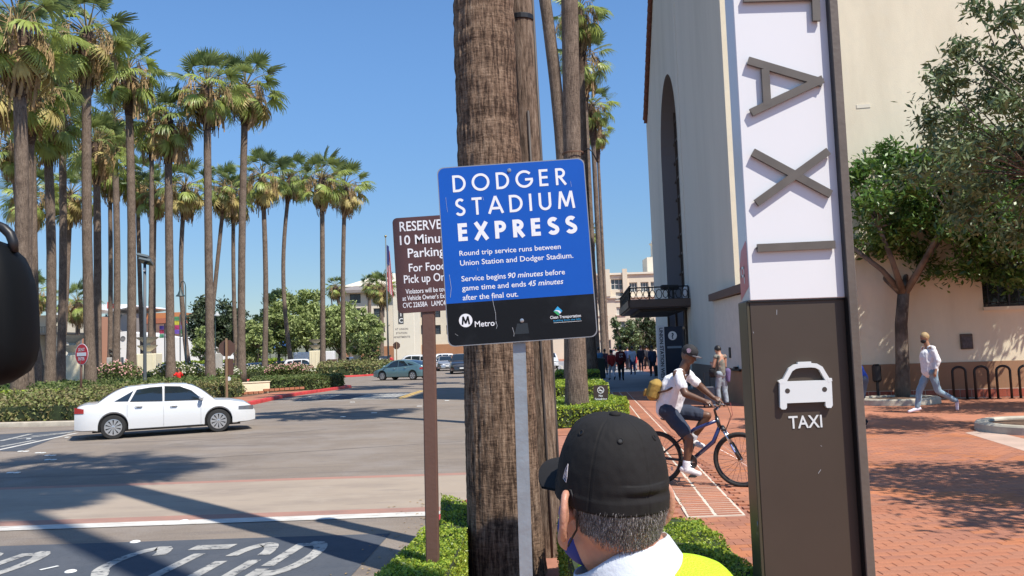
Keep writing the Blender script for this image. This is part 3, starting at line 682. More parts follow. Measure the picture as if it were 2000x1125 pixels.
def fruit_mesh(seed):
    r = random.Random(seed); mb = MB()
    mb.tube([(0,0,0),(.6,0,.35),(1.0,0,.1),(1.15,0,-.6)], [.02,.018,.014,.01], 4, cap=False)
    for i in range(34):
        t = r.random(); x = .75+.42*t+r.uniform(-.1,.1); z = .25-1.0*t; L = r.uniform(.35,.8); dx = r.uniform(-.16,.16); dy = r.uniform(-.16,.16)
        w_ = .012
        mb.add([(x-w_,-.0,z),(x+w_,0,z),(x+dx+w_*1.5,dy,z-L),(x+dx-w_*1.5,dy,z-L)], [(0,1,2,3)])
        mb.add([(x+dx*.6,dy*.6-w_,z-L*.5),(x+dx*.6,dy*.6+w_,z-L*.5),(x+dx*1.3,dy+w_,z-L*1.1),(x+dx*1.3,dy-w_,z-L*1.1)], [(0,1,2,3)])
    return mesh_of('fruit_stalk', mb, mat('fruit_stalk', (.36,.25,.12), rough=.8, var=.3, vs_=6), True)
DEAD = [dead_mesh(k) for k in (11,12,13)]; FRUIT = [fruit_mesh(k) for k in (21,22)]
def trunk_mb(base, top, r0, r1, n=14, rings=26, bend=(0,0), boots=.0):
    mb = MB(); R = []
    for i in range(rings+1):
        t = i/rings; p = base.lerp(top, t)+V((bend[0],bend[1],0))*sin(pi*t)
        r = r1+(r0-r1)*(1-t)**.6*.6 + (r0*.45)*math.exp(-t*rings*.55)
        R.append([p+V((cos(2*pi*j/n), sin(2*pi*j/n),0))*r*(1+.05*noise.noise((j*1.3, t*30, base.x))) for j in range(n)])
    mb.loft(R); return mb
def palm(bx, by, top, r0=.27, cs=1.0, label='', seed=0, group='tall fan palms standing in the planting beds', nf=33, bend=(0,0), boots=.16, bootlen=3.6, skirt=7, fruit=10, name='palm_tree', bz=0., trunk_mb_=None, trunk_mat=None):
    r = random.Random(seed*17+5); T = thing(name, label, 'palm tree', (bx, by, bz), group=group)
    tp = V(top)-V((bx,by,bz)); r1 = r0*.72
    if trunk_mb_ is None: part('trunk', trunk_mb(V((0,0,-.1)), tp, r0, r1, bend=bend), bark_far, T, True)
    # thick booted part under the crown
    mb = MB(); d = tp.normalized(); n = 12; R = []
    def cpt(t): return V((0,0,0)).lerp(tp,t)+V((bend[0],bend[1],0))*sin(pi*t)
    H = tp.length; t0 = 1-bootlen/H
    for i in range(19):
        t = i/18; p = cpt(t0+(1-t0)*t); rr = r1*(1.02+.75*min(1,t*2.2))*(1.0 if t < .93 else .8)
        R.append([p+V((cos(2*pi*j/n+i*.25), sin(2*pi*j/n+i*.25),0))*rr*(1+.22*((i+j) % 2)*min(1,t*3)+.1*noise.noise((j*2.1,i*1.7,seed))) for j in range(n)])
    mb.loft(R); part('boots', mb, boot_m, T, 50)
    S = 1.42*cs
    def put(me, az, el, sc_, roll=0, dz=0, nm='frond'):
        o = bpy.data.objects.new(nm, me); col.objects.link(o); o.parent = T
        M_ = Matrix.Rotation(az,4,'Z') @ Matrix.Rotation(-el,4,'Y') @ Matrix.Rotation(roll,4,'X')
        o.matrix_local = Matrix.Translation(tp+V((0,0,dz))) @ M_ @ Matrix.Diagonal((sc_,sc_,sc_,1)); return o
    ga = 2.39996
    for i in range(nf):
        t = i/(nf-1); el = 1.35-2.45*t**.9+r.uniform(-.12,.12); k = 'up' if t < .38 else 'mid' if t < .75 else 'low'
        put(r.choice(FR[k]), i*ga+r.uniform(-.3,.3), el, S*r.uniform(.86,1.12)*(1-.1*(el>1)), r.uniform(-.7,.7), -.25*t*S+.1)
    for i in range(skirt):
        put(r.choice(DEAD), i*ga*1.7, r.uniform(-.3,.1), S*r.uniform(.75,1.1), 0, -.35*S-r.uniform(0,.7), 'dead_frond')
    for i in range(fruit):
        put(r.choice(FRUIT), i*ga+1+r.uniform(-.4,.4), r.uniform(-.35,.25), S*r.uniform(.8,1.15), 0, -.1, 'fruit_stalk')
    return T
# base px, depth, crown px, crown scale, label
PL = [
 (38,36,(34,30),1.0,'nearest fan palm at the far left edge, rising behind the black vehicle mirror'),
 (55,46,(62,150),.95,'thin dark fan palm trunk just right of the leftmost palm'),
 (97,52,(90,205),1.0,'fan palm left of the cream pillar, rough boots under its crown'),
 (84,70,(22,262),1.0,'slender fan palm standing close left of a thicker trunk by the cream pillar'),
 (178,50,(170,45),1.08,'thick based fan palm directly behind the do not enter sign'),
 (190,64,(188,262),1.0,'fan palm in shadow right behind the palm at the do not enter sign'),
 (256,58,(250,118),1.0,'fan palm just left of the pole with twin floodlights'),
 (281,95,(268,330),1.12,'far fan palm behind the grey floodlight pole'),
 (301,92,(303,355),1.05,'far fan palm just right of the grey floodlight pole'),
 (334,60,(328,215),1.0,'dark trunked fan palm over the red seated figure'),
 (371,88,(362,345),1.15,'curving fan palm right of the bell shaped street lamp'),
 (411,60,(404,150),1.02,'tall fan palm left of the brown sign back, one of the tall pair'),
 (402,97,(440,345),1.1,'thin fan palm partly hidden behind the tall palm by the brown sign back'),
 (471,66,(480,150),1.08,'tall fan palm right of the brown sign back, highest of the middle ones'),
 (463,99,(456,365),1.1,'thin fan palm trunk hugging the left side of the tall palm'),
 (516,80,(512,325),1.02,'fan palm between the brown sign back and the pink rose bushes'),
 (571,97,(568,325),1.0,'curved thin fan palm above the rose bushes'),
 (630,79,(629,330),1.0,'straight fan palm second from the right end of the row'),
 (671,90,(674,345),1.02,'rightmost fan palm of the row across the road'),
 (120,88,(138,360),1.15,'far fan palm whose crown hangs low between the left trunks'),
 (20,84,(60,365),1.15,'far fan palm behind the left edge trunks'),
 (-22,42,(-30,120),1.0,'fan palm cut by the left edge of the photo'),
 (118,66,(118,120),1.0,'slender fan palm between the left trunks, crown touching its neighbours'),
 (226,74,(222,215),1.0,'slender fan palm half hidden left of the floodlight pole palm'),
 (292,86,(296,235),1.0,'tall slender fan palm behind the floodlight pole'),
 (72,60,(60,60),1.0,'high fan palm crown near the upper left corner'),
 (214,92,(214,310),1.1,'far fan palm with crown between two nearer trunks'),
]
for k, (bx, Y, c, cs, lab) in enumerate(PL):
    b = at(bx, 700, Y); tp = at(c[0], c[1]+18, Y)
    bend = {10:(-.7,0), 16:(-1.0,0)}.get(k, (random.Random(k).uniform(-.25,.25),0))
    palm(b.x, Y, tp, r0=.34 if Y < 75 else .29, cs=cs, label=lab, seed=k+1, bend=bend, bz=0)
# right-hand row along the pavement
RP = [
 (1.42,19.5,(1103,-520),.25,1.0,(0,0),'palm trunk with steel band standing in the box hedge right of the blue sign'),
 (3.35,36,(1098,-330),.3,1.0,(-.2,0),'wide based grey palm trunk just behind the banded palm'),
 (2.0,29,(1010,-330),.27,.95,(.5,0),'leaning palm that bows left above the blue sign'),
 (3.9,42,(1130,20),.24,.62,(0,0),'thin palm with crown at the top edge, right of the wooden pole'),
 (5.2,52,(1138,115),.24,.7,(0,0),'thin palm, second crown down in the receding row'),
 (7.2,66,(1155,205),.24,.72,(0,0),'thin palm, third crown down in the receding row'),
 (10.0,88,(1166,258),.2,.62,(0,0),'farthest pair palm with the lowest clear crown above the blue sign'),
 (12.5,110,(1150,455),.22,.6,(0,0),'short far palm peeking out right of the blue sign'),
]
for k, (x, Y, c, r0, cs, bend, lab) in enumerate(RP):
    palm(x, Y, at(c[0], c[1], Y), r0=r0, cs=cs, label=lab, seed=50+k, bend=bend, group='palms along the station pavement', nf=30)
palm(4.16,-.1,(4.16,-.1,26.5), r0=.27, cs=.88, label='tall palm behind the viewer that only casts its shadow on the road', seed=71, group='palms along the station pavement')
# young palms by far buildings
for k, (px, Y, cx, cy, cs) in enumerate(((152,110,152,590,1.0),(68,112,66,570,1.0),(745,105,745,560,.75),(720,125,722,555,.6),(690,120,655,560,.6))):
    b = at(px,700,Y); palm(b.x, Y, at(cx,cy,Y), r0=.35, cs=cs, label=['bushy short palm left of the white building','short palm by the left balcony building','short palm before the cream hotel beside the flagpole','small palm behind the cream hotel roof','small palm at the left edge of the cream hotel'][k], seed=80+k, group='short palms by the far buildings', bootlen=2, skirt=14)
# ---- the big near palm: relief in the mesh
big_bark = bark_nodes('weathered_palm_bark', (.055,.034,.024), (.225,.148,.10), (.43,.32,.23))
def big_trunk(zh, r_of, cx_of, n=150, dz=.018, detail_to=7.0, vert=1.0, hor=1.0):
    mb = MB(); z = -.1; R = []
    while z < zh:
        t = z; ring = []
        horw = max(0, min(1, (z-2.0)/1.6))*hor
        zz = z*34 + 2.6*noise.noise((z*1.3, 1, 2))
        for j in range(n):
            a = 2*pi*j/n; ca, sa = cos(a), sin(a)
            cr = noise.noise((ca*9, sa*9, z*.8)); cr2 = noise.noise((ca*19, sa*19, z*1.9+5))
            fis = -max(0, .25-abs(cr))*.035*vert - max(0,.2-abs(cr2))*.022*vert
            rg = (abs(sin(zz*.5+1.1*noise.noise((ca*1.5,sa*1.5,z*3))))-.5)*.008*horw
            lump = noise.noise((ca*1.2, sa*1.2, z*.9))*.018 + noise.noise((ca*30, sa*30, z*26))*.0045
            r = r_of(z)+fis+rg+lump; c = cx_of(z); ring.append((c.x+ca*r, c.y+sa*r, z))
        R.append(ring); z += dz if z < detail_to else .25
    mb.loft(R); return mb
BPx, BPy = -.115, 6.75
rof = lambda z: .280+.045*math.exp(-max(0,z)*1.6)-.0065*max(0,z)*(.6 if z < 6 else .35)+.012*sin(z*.9)
cof = lambda z: V((-.0105*z+.0012*z*z*.0, 0, 0))
tm = big_trunk(17.2, lambda z: max(.2, rof(z)), cof)
T = palm(BPx, BPy, (BPx-.17,BPy,17.3), r0=.29, cs=.95, label='massive near palm trunk with cracked brown bark behind the blue sign', seed=90, group='palms along the station pavement', trunk_mb_=1, nf=36)
part('trunk', tm, big_bark, T, True)
# ---- leafy masses
leafM = {'box': [mat('box_leaf', (.19,.29,.03), rough=.4, var=.35, vs_=9, transl=.3), mat('box_leaf_light', (.42,.50,.06), rough=.4, var=.25, vs_=9, transl=.35)],
 'brown': [mat('shrub_leaf', (.22,.19,.08), rough=.6, var=.5, vs_=.9, transl=.2), mat('shrub_leaf_green', (.23,.26,.08), rough=.6, var=.4, vs_=1.2, transl=.25)],
 'cover': [mat('cover_leaf', (.10,.15,.035), rough=.6, var=.35, vs_=1.0, transl=.25), mat('cover_leaf_2', (.17,.19,.06), rough=.6, var=.3, vs_=2, transl=.25)],
 'tree': [mat('tree_leaf', (.07,.145,.026), rough=.38, var=.4, vs_=2.0, transl=.2), mat('tree_leaf_light', (.125,.215,.038), rough=.38, var=.3, vs_=2.0, transl=.28)],
 'olive': [mat('olive_leaf', (.095,.14,.05), rough=.42, var=.35, vs_=2, transl=.15), mat('olive_leaf_light', (.19,.235,.105), rough=.42, var=.25, vs_=3, transl=.2)],
 'pale': [mat('pale_tree_leaf', (.25,.31,.10), rough=.6, var=.35, vs_=.5, transl=.25), mat('pale_tree_leaf_2', (.36,.42,.16), rough=.6, var=.3, vs_=.8, transl=.25)],
 'dark': [mat('dark_tree_leaf', (.035,.055,.02), rough=.6, var=.35, vs_=.5, transl=.1), mat('dark_tree_leaf_2', (.05,.075,.025), rough=.6, var=.3, vs_=.8, transl=.1)]}
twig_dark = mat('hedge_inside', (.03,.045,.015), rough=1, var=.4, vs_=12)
def leaf(mb, p, s, r, up=.4, asp=.5, m=None):
    d = V((r.gauss(0,1), r.gauss(0,1), r.gauss(0,1)+up)).normalized(); a = d.orthogonal().normalized()
    th = r.uniform(0,6.28); u = a*cos(th)+d.cross(a)*sin(th); v = d.cross(u)
    u *= s; v *= s*asp
    mb.add([p-u, p+v*.9, p+u, p-v*.9], [(0,1,2,3)], (0 if r.random() < .55 else 1) if m is None else m)
def hedge(poly, h, leafs, n, kind='box', label='', name='box_hedge', cat='hedge', group=None, z0=0, bumpy=.03, seed=1, tapered=.0, rz=0, round_=.06):
    """a clipped or loose hedge over a polygon: solid dark core plus individual leaves on its skin"""
    r = random.Random(seed); P = [V((p[0],p[1],0)) for p in poly]; c = sum(P, V((0,0,0)))/len(P); T = thing(name, label, cat, (c.x,c.y,z0), group=group)
    P = [p-c for p in P]; k = len(P); mb = MB()
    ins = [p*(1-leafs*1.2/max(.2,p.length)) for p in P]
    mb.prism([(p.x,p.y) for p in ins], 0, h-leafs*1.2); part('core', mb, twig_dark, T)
    seg = [(P[i-1], P[i]) for i in range(k)]; per = [(b_-a_).length*h for a_, b_ in seg]
    xs = [p.x for p in P]; ys = [p.y for p in P]; area = abs(sum(P[i-1].x*P[i].y-P[i].x*P[i-1].y for i in range(k)))/2
    tot = sum(per)+area*1.6; mb = MB()
    def inside(x, y):
        ins_ = False
        for a_, b_ in seg:
            if (a_.y > y) != (b_.y > y) and x < (b_.x-a_.x)*(y-a_.y)/(b_.y-a_.y)+a_.x: ins_ = not ins_
        return ins_
    for i in range(n):
        q = r.random()*tot
        if q < area*1.6:
            for _ in range(30):
                x, y = r.uniform(min(xs),max(xs)), r.uniform(min(ys),max(ys))
                if inside(x, y): break
            else: continue
            p = V((x,y,h))
        else:
            q -= area*1.6; j = 0
            while j < k-1 and q > per[j]: q -= per[j]; j += 1
            a_, b_ = seg[j]; p = a_.lerp(b_, r.random()); z = r.random()**.9*h
            p = V((p.x,p.y,z)); 
            if z > h-round_: p -= V((p.x,p.y,0)).normalized()*(z-(h-round_))*.6
        w_ = V((p.x+c.x,p.y+c.y,p.z)); nz = noise.noise(w_*2.2)*bumpy+noise.noise(w_*7)*bumpy*.6
        out = V((p.x,p.y,0)); out = out.normalized() if out.length > .01 else V((1,0,0))
        if p.z >= h-1e-4: p.z += nz*1.2+r.uniform(-.4,.3)*leafs*2
        else: p += out*(nz+r.uniform(-1,.6)*leafs)
        leaf(mb, p, leafs*r.uniform(.6,1.3), r, .5, .6)
    o = part('foliage', mb, leafM[kind], T, kind='stuff'); return T
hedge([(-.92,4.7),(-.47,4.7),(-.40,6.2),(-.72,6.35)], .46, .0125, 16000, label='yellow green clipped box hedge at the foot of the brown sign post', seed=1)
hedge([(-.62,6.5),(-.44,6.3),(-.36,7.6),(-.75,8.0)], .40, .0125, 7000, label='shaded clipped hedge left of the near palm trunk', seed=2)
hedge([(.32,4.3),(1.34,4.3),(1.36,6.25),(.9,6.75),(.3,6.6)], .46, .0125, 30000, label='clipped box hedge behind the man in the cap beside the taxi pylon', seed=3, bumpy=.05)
hedge([(.75,18.3),(2.1,18.6),(2.72,20.0),(2.9,21.8),(2.2,22.6),(.8,22.4)], .44, .035, 9000, label='clipped hedge around the banded palm with the no smoking sign', seed=4)
hedge([(.95,24),(2.75,24.3),(2.95,29),(1.3,29)], .66, .04, 8000, label='taller clipped hedge, second one along the walk', seed=5)
hedge([(1.6,33),(3.4,33),(3.6,37),(1.9,37)], .8, .05, 4000, label='third clipped hedge along the walk, behind the wide based palm', seed=6)
def gp(x, y, z=0): p = G(x, y, z); return (p.x, p.y)
hedge([(-29,28.2),(-17.2,27.4),(-14.2,26.9),(-13.2,28.4),(-15,31),(-22,31.5),(-29,31.5)], .58, .07, 26000, kind='brown', label='loose olive brown shrubs along the kerb behind the white sedan', name='shrub_border', cat='shrubs', seed=7, bumpy=.45, round_=.4, z0=-.05)
hedge([(-30,34.5),(-19,34.2),(-18.5,35.4),(-30,35.8)], .72, .06, 6000, label='trimmed green hedge at the left between the palm trunks', name='box_hedge', seed=8, bumpy=.08)
hedge([(-19,32),(-15.3,31.2),(-15.2,34.5),(-13.2,40),(-14.5,42),(-19,37)], .6, .07, 15000, kind='brown', label='olive shrubs behind the roof of the white sedan', name='shrub_border', cat='shrubs', seed=9, bumpy=.3, round_=.3)
hedge([(-14.2,44),(-11,44.8),(-10.1,48.8),(-11,50.2),(-16,51)], .65, .06, 15000, kind='cover', label='low green hedge just behind the red kerb right of the cream wall', name='low_hedge', seed=10, bumpy=.1)
hedge([(-34,40),(-17,42),(-15,45),(-18,52),(-34,56)], .62, .09, 16000, kind='cover', label='ground cover between the palms on the near island', name='low_hedge', seed=11, bumpy=.25)
hedge([(-17.5,72.8),(-13.9,74.6),(-12.9,76.5),(-12.2,84),(-14,86),(-19,80)], .9, .11, 9000, kind='brown', label='rounded dark shrubs by the second red kerb', name='shrub_border', cat='shrubs', seed=12, bumpy=.5, round_=.5)
hedge([(-40,72),(-20,72.5),(-18,74),(-20,80),(-40,80)], .7, .1, 14000, kind='cover', label='low green hedge below the rose bushes', name='low_hedge', seed=13, bumpy=.3)
hedge([(-11.9,80),(-12.6,77),(-12.6,92),(-11.2,106),(-10.9,104)], .6, .09, 3500, kind='cover', label='thin strip of green hedge along the far red kerb', name='low_hedge', seed=14, bumpy=.2)
hedge([(-62,120),(-34,118),(-34,121),(-62,123)], 1.6, .16, 7000, kind='box', label='long yellow green hedge across the car park', name='box_hedge', seed=15, bumpy=.2)
# rose bushes
rose_w = mat('white_rose', (.78,.74,.62), rough=.6); rose_p = mat('pink_rose', (.72,.40,.36), rough=.6, var=.15, vs_=3)
def roses(px0, px1, py0, py1, Y, m, n, label, seed):
    r = random.Random(seed); a, b = at(px0, py1, Y), at(px1, py1, Y); H = at((px0+px1)/2, py0, Y).z; T = thing('rose_bush', label, 'rose bush', ((a.x+b.x)/2, Y, 0))
    W_ = (b.x-a.x)/2; mb = MB(); fl = MB()
    for i in range(n*7):
        x = r.uniform(-1,1); y = r.uniform(-1,1); hh = H*(.75+.25*noise.noise((x*3,y*3,seed)))*(1-.25*abs(x)**3); z = hh*(1-r.random()**2*.7)
        leaf(mb, V((x*W_, y*1.4, z)), .1, r, .4, .6)
        if i % 7 == 0:
            c = V((x*W_, y*1.4-.05, hh*r.uniform(.7,1.08))); fl.ell(c, (.055,.055,.05), 5, 3)
    part('foliage', mb, leafM['cover'], T, kind='stuff'); part('blossom', fl, m, T, kind='stuff')
roses(198,262,696,745,56, rose_p, 260, 'pink flowered rose bushes left of the floodlight pole', 1)
roses(308,396,700,740,62, rose_w, 420, 'white flowered rose bushes behind the tall palms', 2)
roses(418,462,712,745,63, rose_w, 200, 'white flowered rose bushes behind the brown sign back', 3)
roses(480,512,708,730,75, rose_w, 120, 'white rose bush beside the fifth right palm', 5)
roses(525,606,705,736,73, rose_p, 520, 'pink flowered rose bushes left of the cream pillar', 4)
roses(590,622,716,734,74, rose_w, 120, 'white and cream rose bush at the foot of the cream pillar', 6)
# ---- broadleaf trees
tbark = layered('tree_bark', [(.20,.16,.125), ((.09,.07,.055), 2.2, .45, .62, (1,1,.6), 5), ((.33,.28,.22), 3.1, .58, .72, (1,1,.8), 5)], bump=.7, bs=30)
def tree(label, base, H, trunk_h, cr, kind, n, leafs, seed, tr=.16, center=None, zsq=.62, name='broadleaf_tree', clumps=60, asp=.42, group=None, lean=(0,0), cluster=.34, spread=1.0, ysq=1.0):
    r = random.Random(seed); T = thing(name, label, 'tree', base, group=group)
    mb = MB(); top = V((lean[0],lean[1],trunk_h)); cc = V(center) if center else V((lean[0],lean[1],(H+trunk_h)/2+.2)); rz_ = (H-trunk_h)/2*1.05
    mb.tube([(0,0,-.1),(lean[0]*.2+.03,0,trunk_h*.3),(lean[0]*.6-.03,lean[1]*.5,trunk_h*.7),tuple(top)], [tr*1.35,tr*1.05,tr*.95,tr*.9], 12)
    tips = []
    for i in range(clumps):
        a = r.uniform(0,2*pi); u = r.uniform(-1,1); q = r.random()**.45
        p = V((cos(a)*sqrt(1-u*u), sin(a)*sqrt(1-u*u), u))*q*(1+.28*noise.noise((cos(a)*1.7+seed, sin(a)*1.7, u*1.7)))
        tips.append(V((cc.x+p.x*cr*spread, cc.y+p.y*cr*spread*ysq, cc.z+p.z*rz_)))
    limbs = []
    for i in range(6):
        a = 2*pi*i/6+r.uniform(-.3,.3); m_ = top+V((cos(a)*cr*.36, sin(a)*cr*.36, rz_*r.uniform(.35,.8))); limbs.append(m_)
        mid = top.lerp(m_, .5)+V((r.uniform(-.1,.1),r.uniform(-.1,.1),-.05)); mb.tube([top-V((0,0,.1)), mid, m_], [tr*.6,tr*.42,tr*.3], 8)
    for t in tips:
        m_ = min(limbs, key=lambda q: (q-t).length); mid = m_.lerp(t,.5)+V((r.uniform(-.15,.15),r.uniform(-.15,.15),r.uniform(0,.2)))
        mb.tube([m_, mid, t], [tr*.2,tr*.11,.012], 5)
    part('trunk', mb, tbark, T, True)
    mb = MB(); per = n//len(tips)
    for t in tips:
        cs_ = cr*cluster*r.uniform(.65,1.25)
        for i in range(int(per*r.uniform(.6,1.4))):
            d = V((r.gauss(0,1),r.gauss(0,1),r.gauss(0,.75)))*cs_*.42
            leaf(mb, t+d, leafs*r.uniform(.6,1.3), r, .25, asp)
    part('crown', mb, leafM[kind], T, kind='stuff'); return T
b = G(1762,784); tree('leafy green street tree with forked trunk in a round kerbed planter', (b.x+.1,b.y+.2,0), 7.6, 3.0, 4.0, 'tree', 46000, .095, 5, tr=.17, cluster=.14, center=(2.15,-.5,5.3), clumps=160, ysq=.5, lean=(.2,-.1))
b = G(2045,846); tree('grey green tree whose thin upper twigs lean in from the right edge', (b.x+.9,b.y,0), 7.7, 3.2, 2.15, 'olive', 17000, .08, 8, tr=.10, clumps=95, asp=.34, cluster=.22, center=(-.5,0,5.6))
tree('second leafy street tree right of the frame edge beside the building', (13.9,18.3,0), 6.5, 2.5, 2.5, 'tree', 14000, .085, 15, tr=.15, clumps=60, cluster=.28)
tree('tree beyond the right edge that throws the wide shadow on the bricks', (7.9,7.2,0), 6.4, 3.4, 2.2, 'tree', 9000, .085, 9, tr=.13, clumps=48, cluster=.28)
def ptree(px, Y, py0, py1, wpx, kind, n, leafs, seed, label, group=None, th=.25, clumps=70, cluster=.3):
    b = at(px, py1, Y); H = at(px, py0, Y).z; cr = wpx*Y/1600/2
    tree(label, (b.x, Y, 0), H, H*th, cr, kind, n, leafs, seed, tr=.2, clumps=clumps, group=group, cluster=cluster)
ptree(428,150,592,690,118,'dark',9000,.42,31,'big dark rounded tree far behind the brown sign back', cluster=.34)
ptree(480,145,620,690,70,'dark',4000,.4,30,'dark tree left of the pale green trees', cluster=.34)
ptree(545,104,578,700,90,'pale',9000,.26,32,'feathery pale green tree, left one of the group before the cream hotel')
ptree(600,108,568,700,110,'pale',12000,.26,33,'feathery pale green tree in the middle of the group before the cream hotel')
ptree(664,103,598,700,104,'pale',12000,.26,34,'feathery pale green tree in front of the hotel corner')
ptree(715,98,612,700,70,'pale',7000,.24,36,'feathery pale green tree nearest the flagpole')
ptree(500,100,630,700,62,'pale',4500,.24,37,'low pale green tree at the left end of the group', th=.15)
ptree(395,125,640,700,40,'pale',2500,.26,38,'small tree before the white building end', th=.15)
ptree(1228,62,622,712,56,'olive',5000,.14,35,'greyish street tree under the station canopy')
ptree(1262,70,622,708,60,'dark',5000,.16,39,'dark street tree half hidden by the station canopy')
ptree(722,88,650,712,40,'cover',2500,.16,40,'bushy plant with broad leaves by the flagpole', th=.1)
# planters with curved kerb
plc = mat('planter_concrete', (.46,.42,.34), rough=.9, var=.18, vs_=3, bump=.3)
def ringplanter(c, R1, label, hgt=.16, sq=1.0):
    T = thing('tree_planter', label, 'planter', (c[0],c[1],0), group=None); mb = MB()
    rr = [(R1,0),(R1-.01,hgt-.03),(R1-.04,hgt),(R1-.2,hgt),(R1-.22,hgt-.02),(R1-.22,0)]
    mb.loft([[(r*cos(a)*sq, r*sin(a), z) for a in [2*pi*j/40 for j in range(40)]] for r, z in rr], cap=False); part('kerb', mb, plc, T, 40)
    mb = MB(); mb.lathe([(R1-.2,.0),(R1-.2,hgt-.05),(.2,hgt-.01)], 30); 
    for v in range(len(mb.v)): mb.v[v] = (mb.v[v][0]*sq, mb.v[v][1], mb.v[v][2])
    part('soil', mb, mulch, T)
b = G(1757,788); ringplanter((b.x,b.y+.15), .95, 'pale curved concrete planter ring around the leafy street tree', sq=1.15)
b = G(2040,840); ringplanter((b.x+.05,b.y), 1.15, 'pale round planter ring cut by the right edge of the photo')

# fallen leaves on the pavement and in the gutter
mb = MB(); r = random.Random(12)
for i in range(420):
    if i % 3 == 0: x, y, z = r.uniform(1.35,1.9), r.uniform(5,17), .008
    elif i % 3 == 1: x, y, z = 9.6+r.gauss(0,1.8), 19.5+r.gauss(0,1.3), .008
    else: x, y, z = -1.06-abs(r.gauss(0,.25)), r.uniform(4,11), Z_R+.012
    a = r.uniform(0,6.3); s_ = r.uniform(.012,.03); u, v = V((cos(a),sin(a),0))*s_, V((-sin(a),cos(a),0))*s_*.5; p = V((x,y,z))
    mb.add([p-u, p-v+V((0,0,.006)), p+u, p+v+V((0,0,.004))], [(0,1,2,3)])
struct('leaf_litter', mb, mat('dry_leaf', (.30,.20,.08), rough=.8, var=.4, vs_=3), kind='stuff'); tag(bpy.data.objects['leaf_litter'], 'small dry fallen leaves scattered on the paving and along the kerb', 'leaf litter')
# ================================================================== FAR BUILDINGS AND HILLS
cream2 = mat('cream_render', (.66,.58,.45), rough=.85, var=.06, vs_=.3, bump=.1)
cream3 = mat('pale_render', (.72,.66,.54), rough=.85, var=.05, vs_=.3)
rust = mat('rust_render', (.36,.17,.085), rough=.85, var=.1, vs_=.3)
frame_l = mat('light_frame', (.55,.55,.52), rough=.5); frame_d = mat('dark_frame', (.06,.06,.06), rough=.5)
far_glass = mat('far_glass', (.045,.06,.075), rough=.12, spec=.8); curtain_m = mat('curtain', (.45,.44,.40), rough=.9)
roof_grey = mat('grey_roof', (.24,.21,.19), rough=.8, var=.1, vs_=1)
# apartments to the right of the blue sign
BY_ = 132.0
AP_ = thing('apartment_building', 'cream apartment block with big top windows seen right of the blue sign', 'building')
x0 = at(1000,600,BY_).x; x1 = at(1320,600,BY_).x; O = V((x0,BY_,0)); W_ = x1-x0
zt = at(1200,537,BY_).z; zc = at(1160,561,BY_).z
holes = []; big = []
def hx(px): return at(px,600,BY_).x-x0
def hz(py, px=1170): return at(px,py,BY_).z
for px in (1050,1085,1125,1170,1205): 
    for py in (579,608,636): holes.append((hx(px)-.1,hx(px)+1.25,hz(py+7.5),hz(py-7)))
for px in (1040,1078,1117,1162,1195): big.append((hx(px),hx(px)+2.0,hz(567),hz(546)))
for px in (1231,1253,1273): big.append((hx(px),hx(px)+1.3,hz(570,1250),hz(551,1250)))
for px in (1171,): holes.append((hx(px)-.2,hx(px)+1.6,hz(682),hz(664)))
facade(AP_, O, V((1,0,0)), W_, zt, holes+big, cream2, .5)
for h in holes: window(AP_, O, V((1,0,0)), h, frame_l, far_glass, 2, 1, .25, .1, curtain_m)
for h in big: window(AP_, O, V((1,0,0)), h, frame_l, far_glass, 3, 2, .35, .12)
for h in holes[:-1]:
    mb = MB(); wallbox(O, V((1,0,0)), V((0,-1,0)), h[0]-.15, h[1]+.15, .002, .18, h[2]-.18, h[2], mb); part('sill', mb, cream3, AP_)
mb = MB(); wallbox(O, V((1,0,0)), V((0,-1,0)), 0, W_, .0, .35, zc-1.9, zc-1.6, mb)
wallbox(O, V((1,0,0)), V((0,-1,0)), 0, W_, -.5, .3, zt, zt+.3, mb); part('cornice', mb, cream3, AP_)
for px in (1030,1068,1107,1150,1185,1219):
    mb = MB(); wallbox(O, V((1,0,0)), V((0,-1,0)), hx(px)-.1, hx(px)+.65, .01, .5, zc-1.58, zt+.9, mb); part('pier', mb, cream2, AP_)
mb = MB(); mb.box((x0,BY_+.5,0),(x0+W_,BY_+14,zt-.1)); part('block', mb, cream2, AP_)
# stepped tower with small domed lantern
TW = thing('bell_tower', 'small white domed lantern tower rising behind the cream apartments', 'tower')
tx = at(1283,500,140).x; zq = [at(1283,p,140).z for p in (545,503,474,462)]
mb = MB(); mb.box((tx-1.9,139,zq[0]-6),(tx+3.5,144,zq[1])); part('base', mb, cream3, TW)
mb = MB(); mb.lathe([(1.35,zq[1]),(1.35,zq[1]+.3),(1.15,zq[1]+.3),(1.15,zq[2]-.3),(1.4,zq[2]-.2),(1.4,zq[2]),(1.1,zq[2])], 8, c=(tx+.3,141,0)); part('lantern', mb, cream3, TW)
mb = MB(); mb.lathe([(1.1,zq[2]),(1.0,zq[2]+.5),(.7,zq[2]+.9),(.2,zq[2]+1.15),(.05,zq[2]+1.6)], 16, c=(tx+.3,141,0)); part('dome', mb, mat('white_render', (.78,.76,.72)), TW, True)
for a in (-pi/2-.4, -pi/2+.4):
    mb = MB(); mb.X = Matrix.Translation((tx+.3,141,0)) @ Matrix.Rotation(a+pi/2,4,'Z'); mb.box((-.22,-1.2,zq[1]+.6),(.22,-1.12,zq[2]-.6)); part('opening', mb, frame_d, TW)
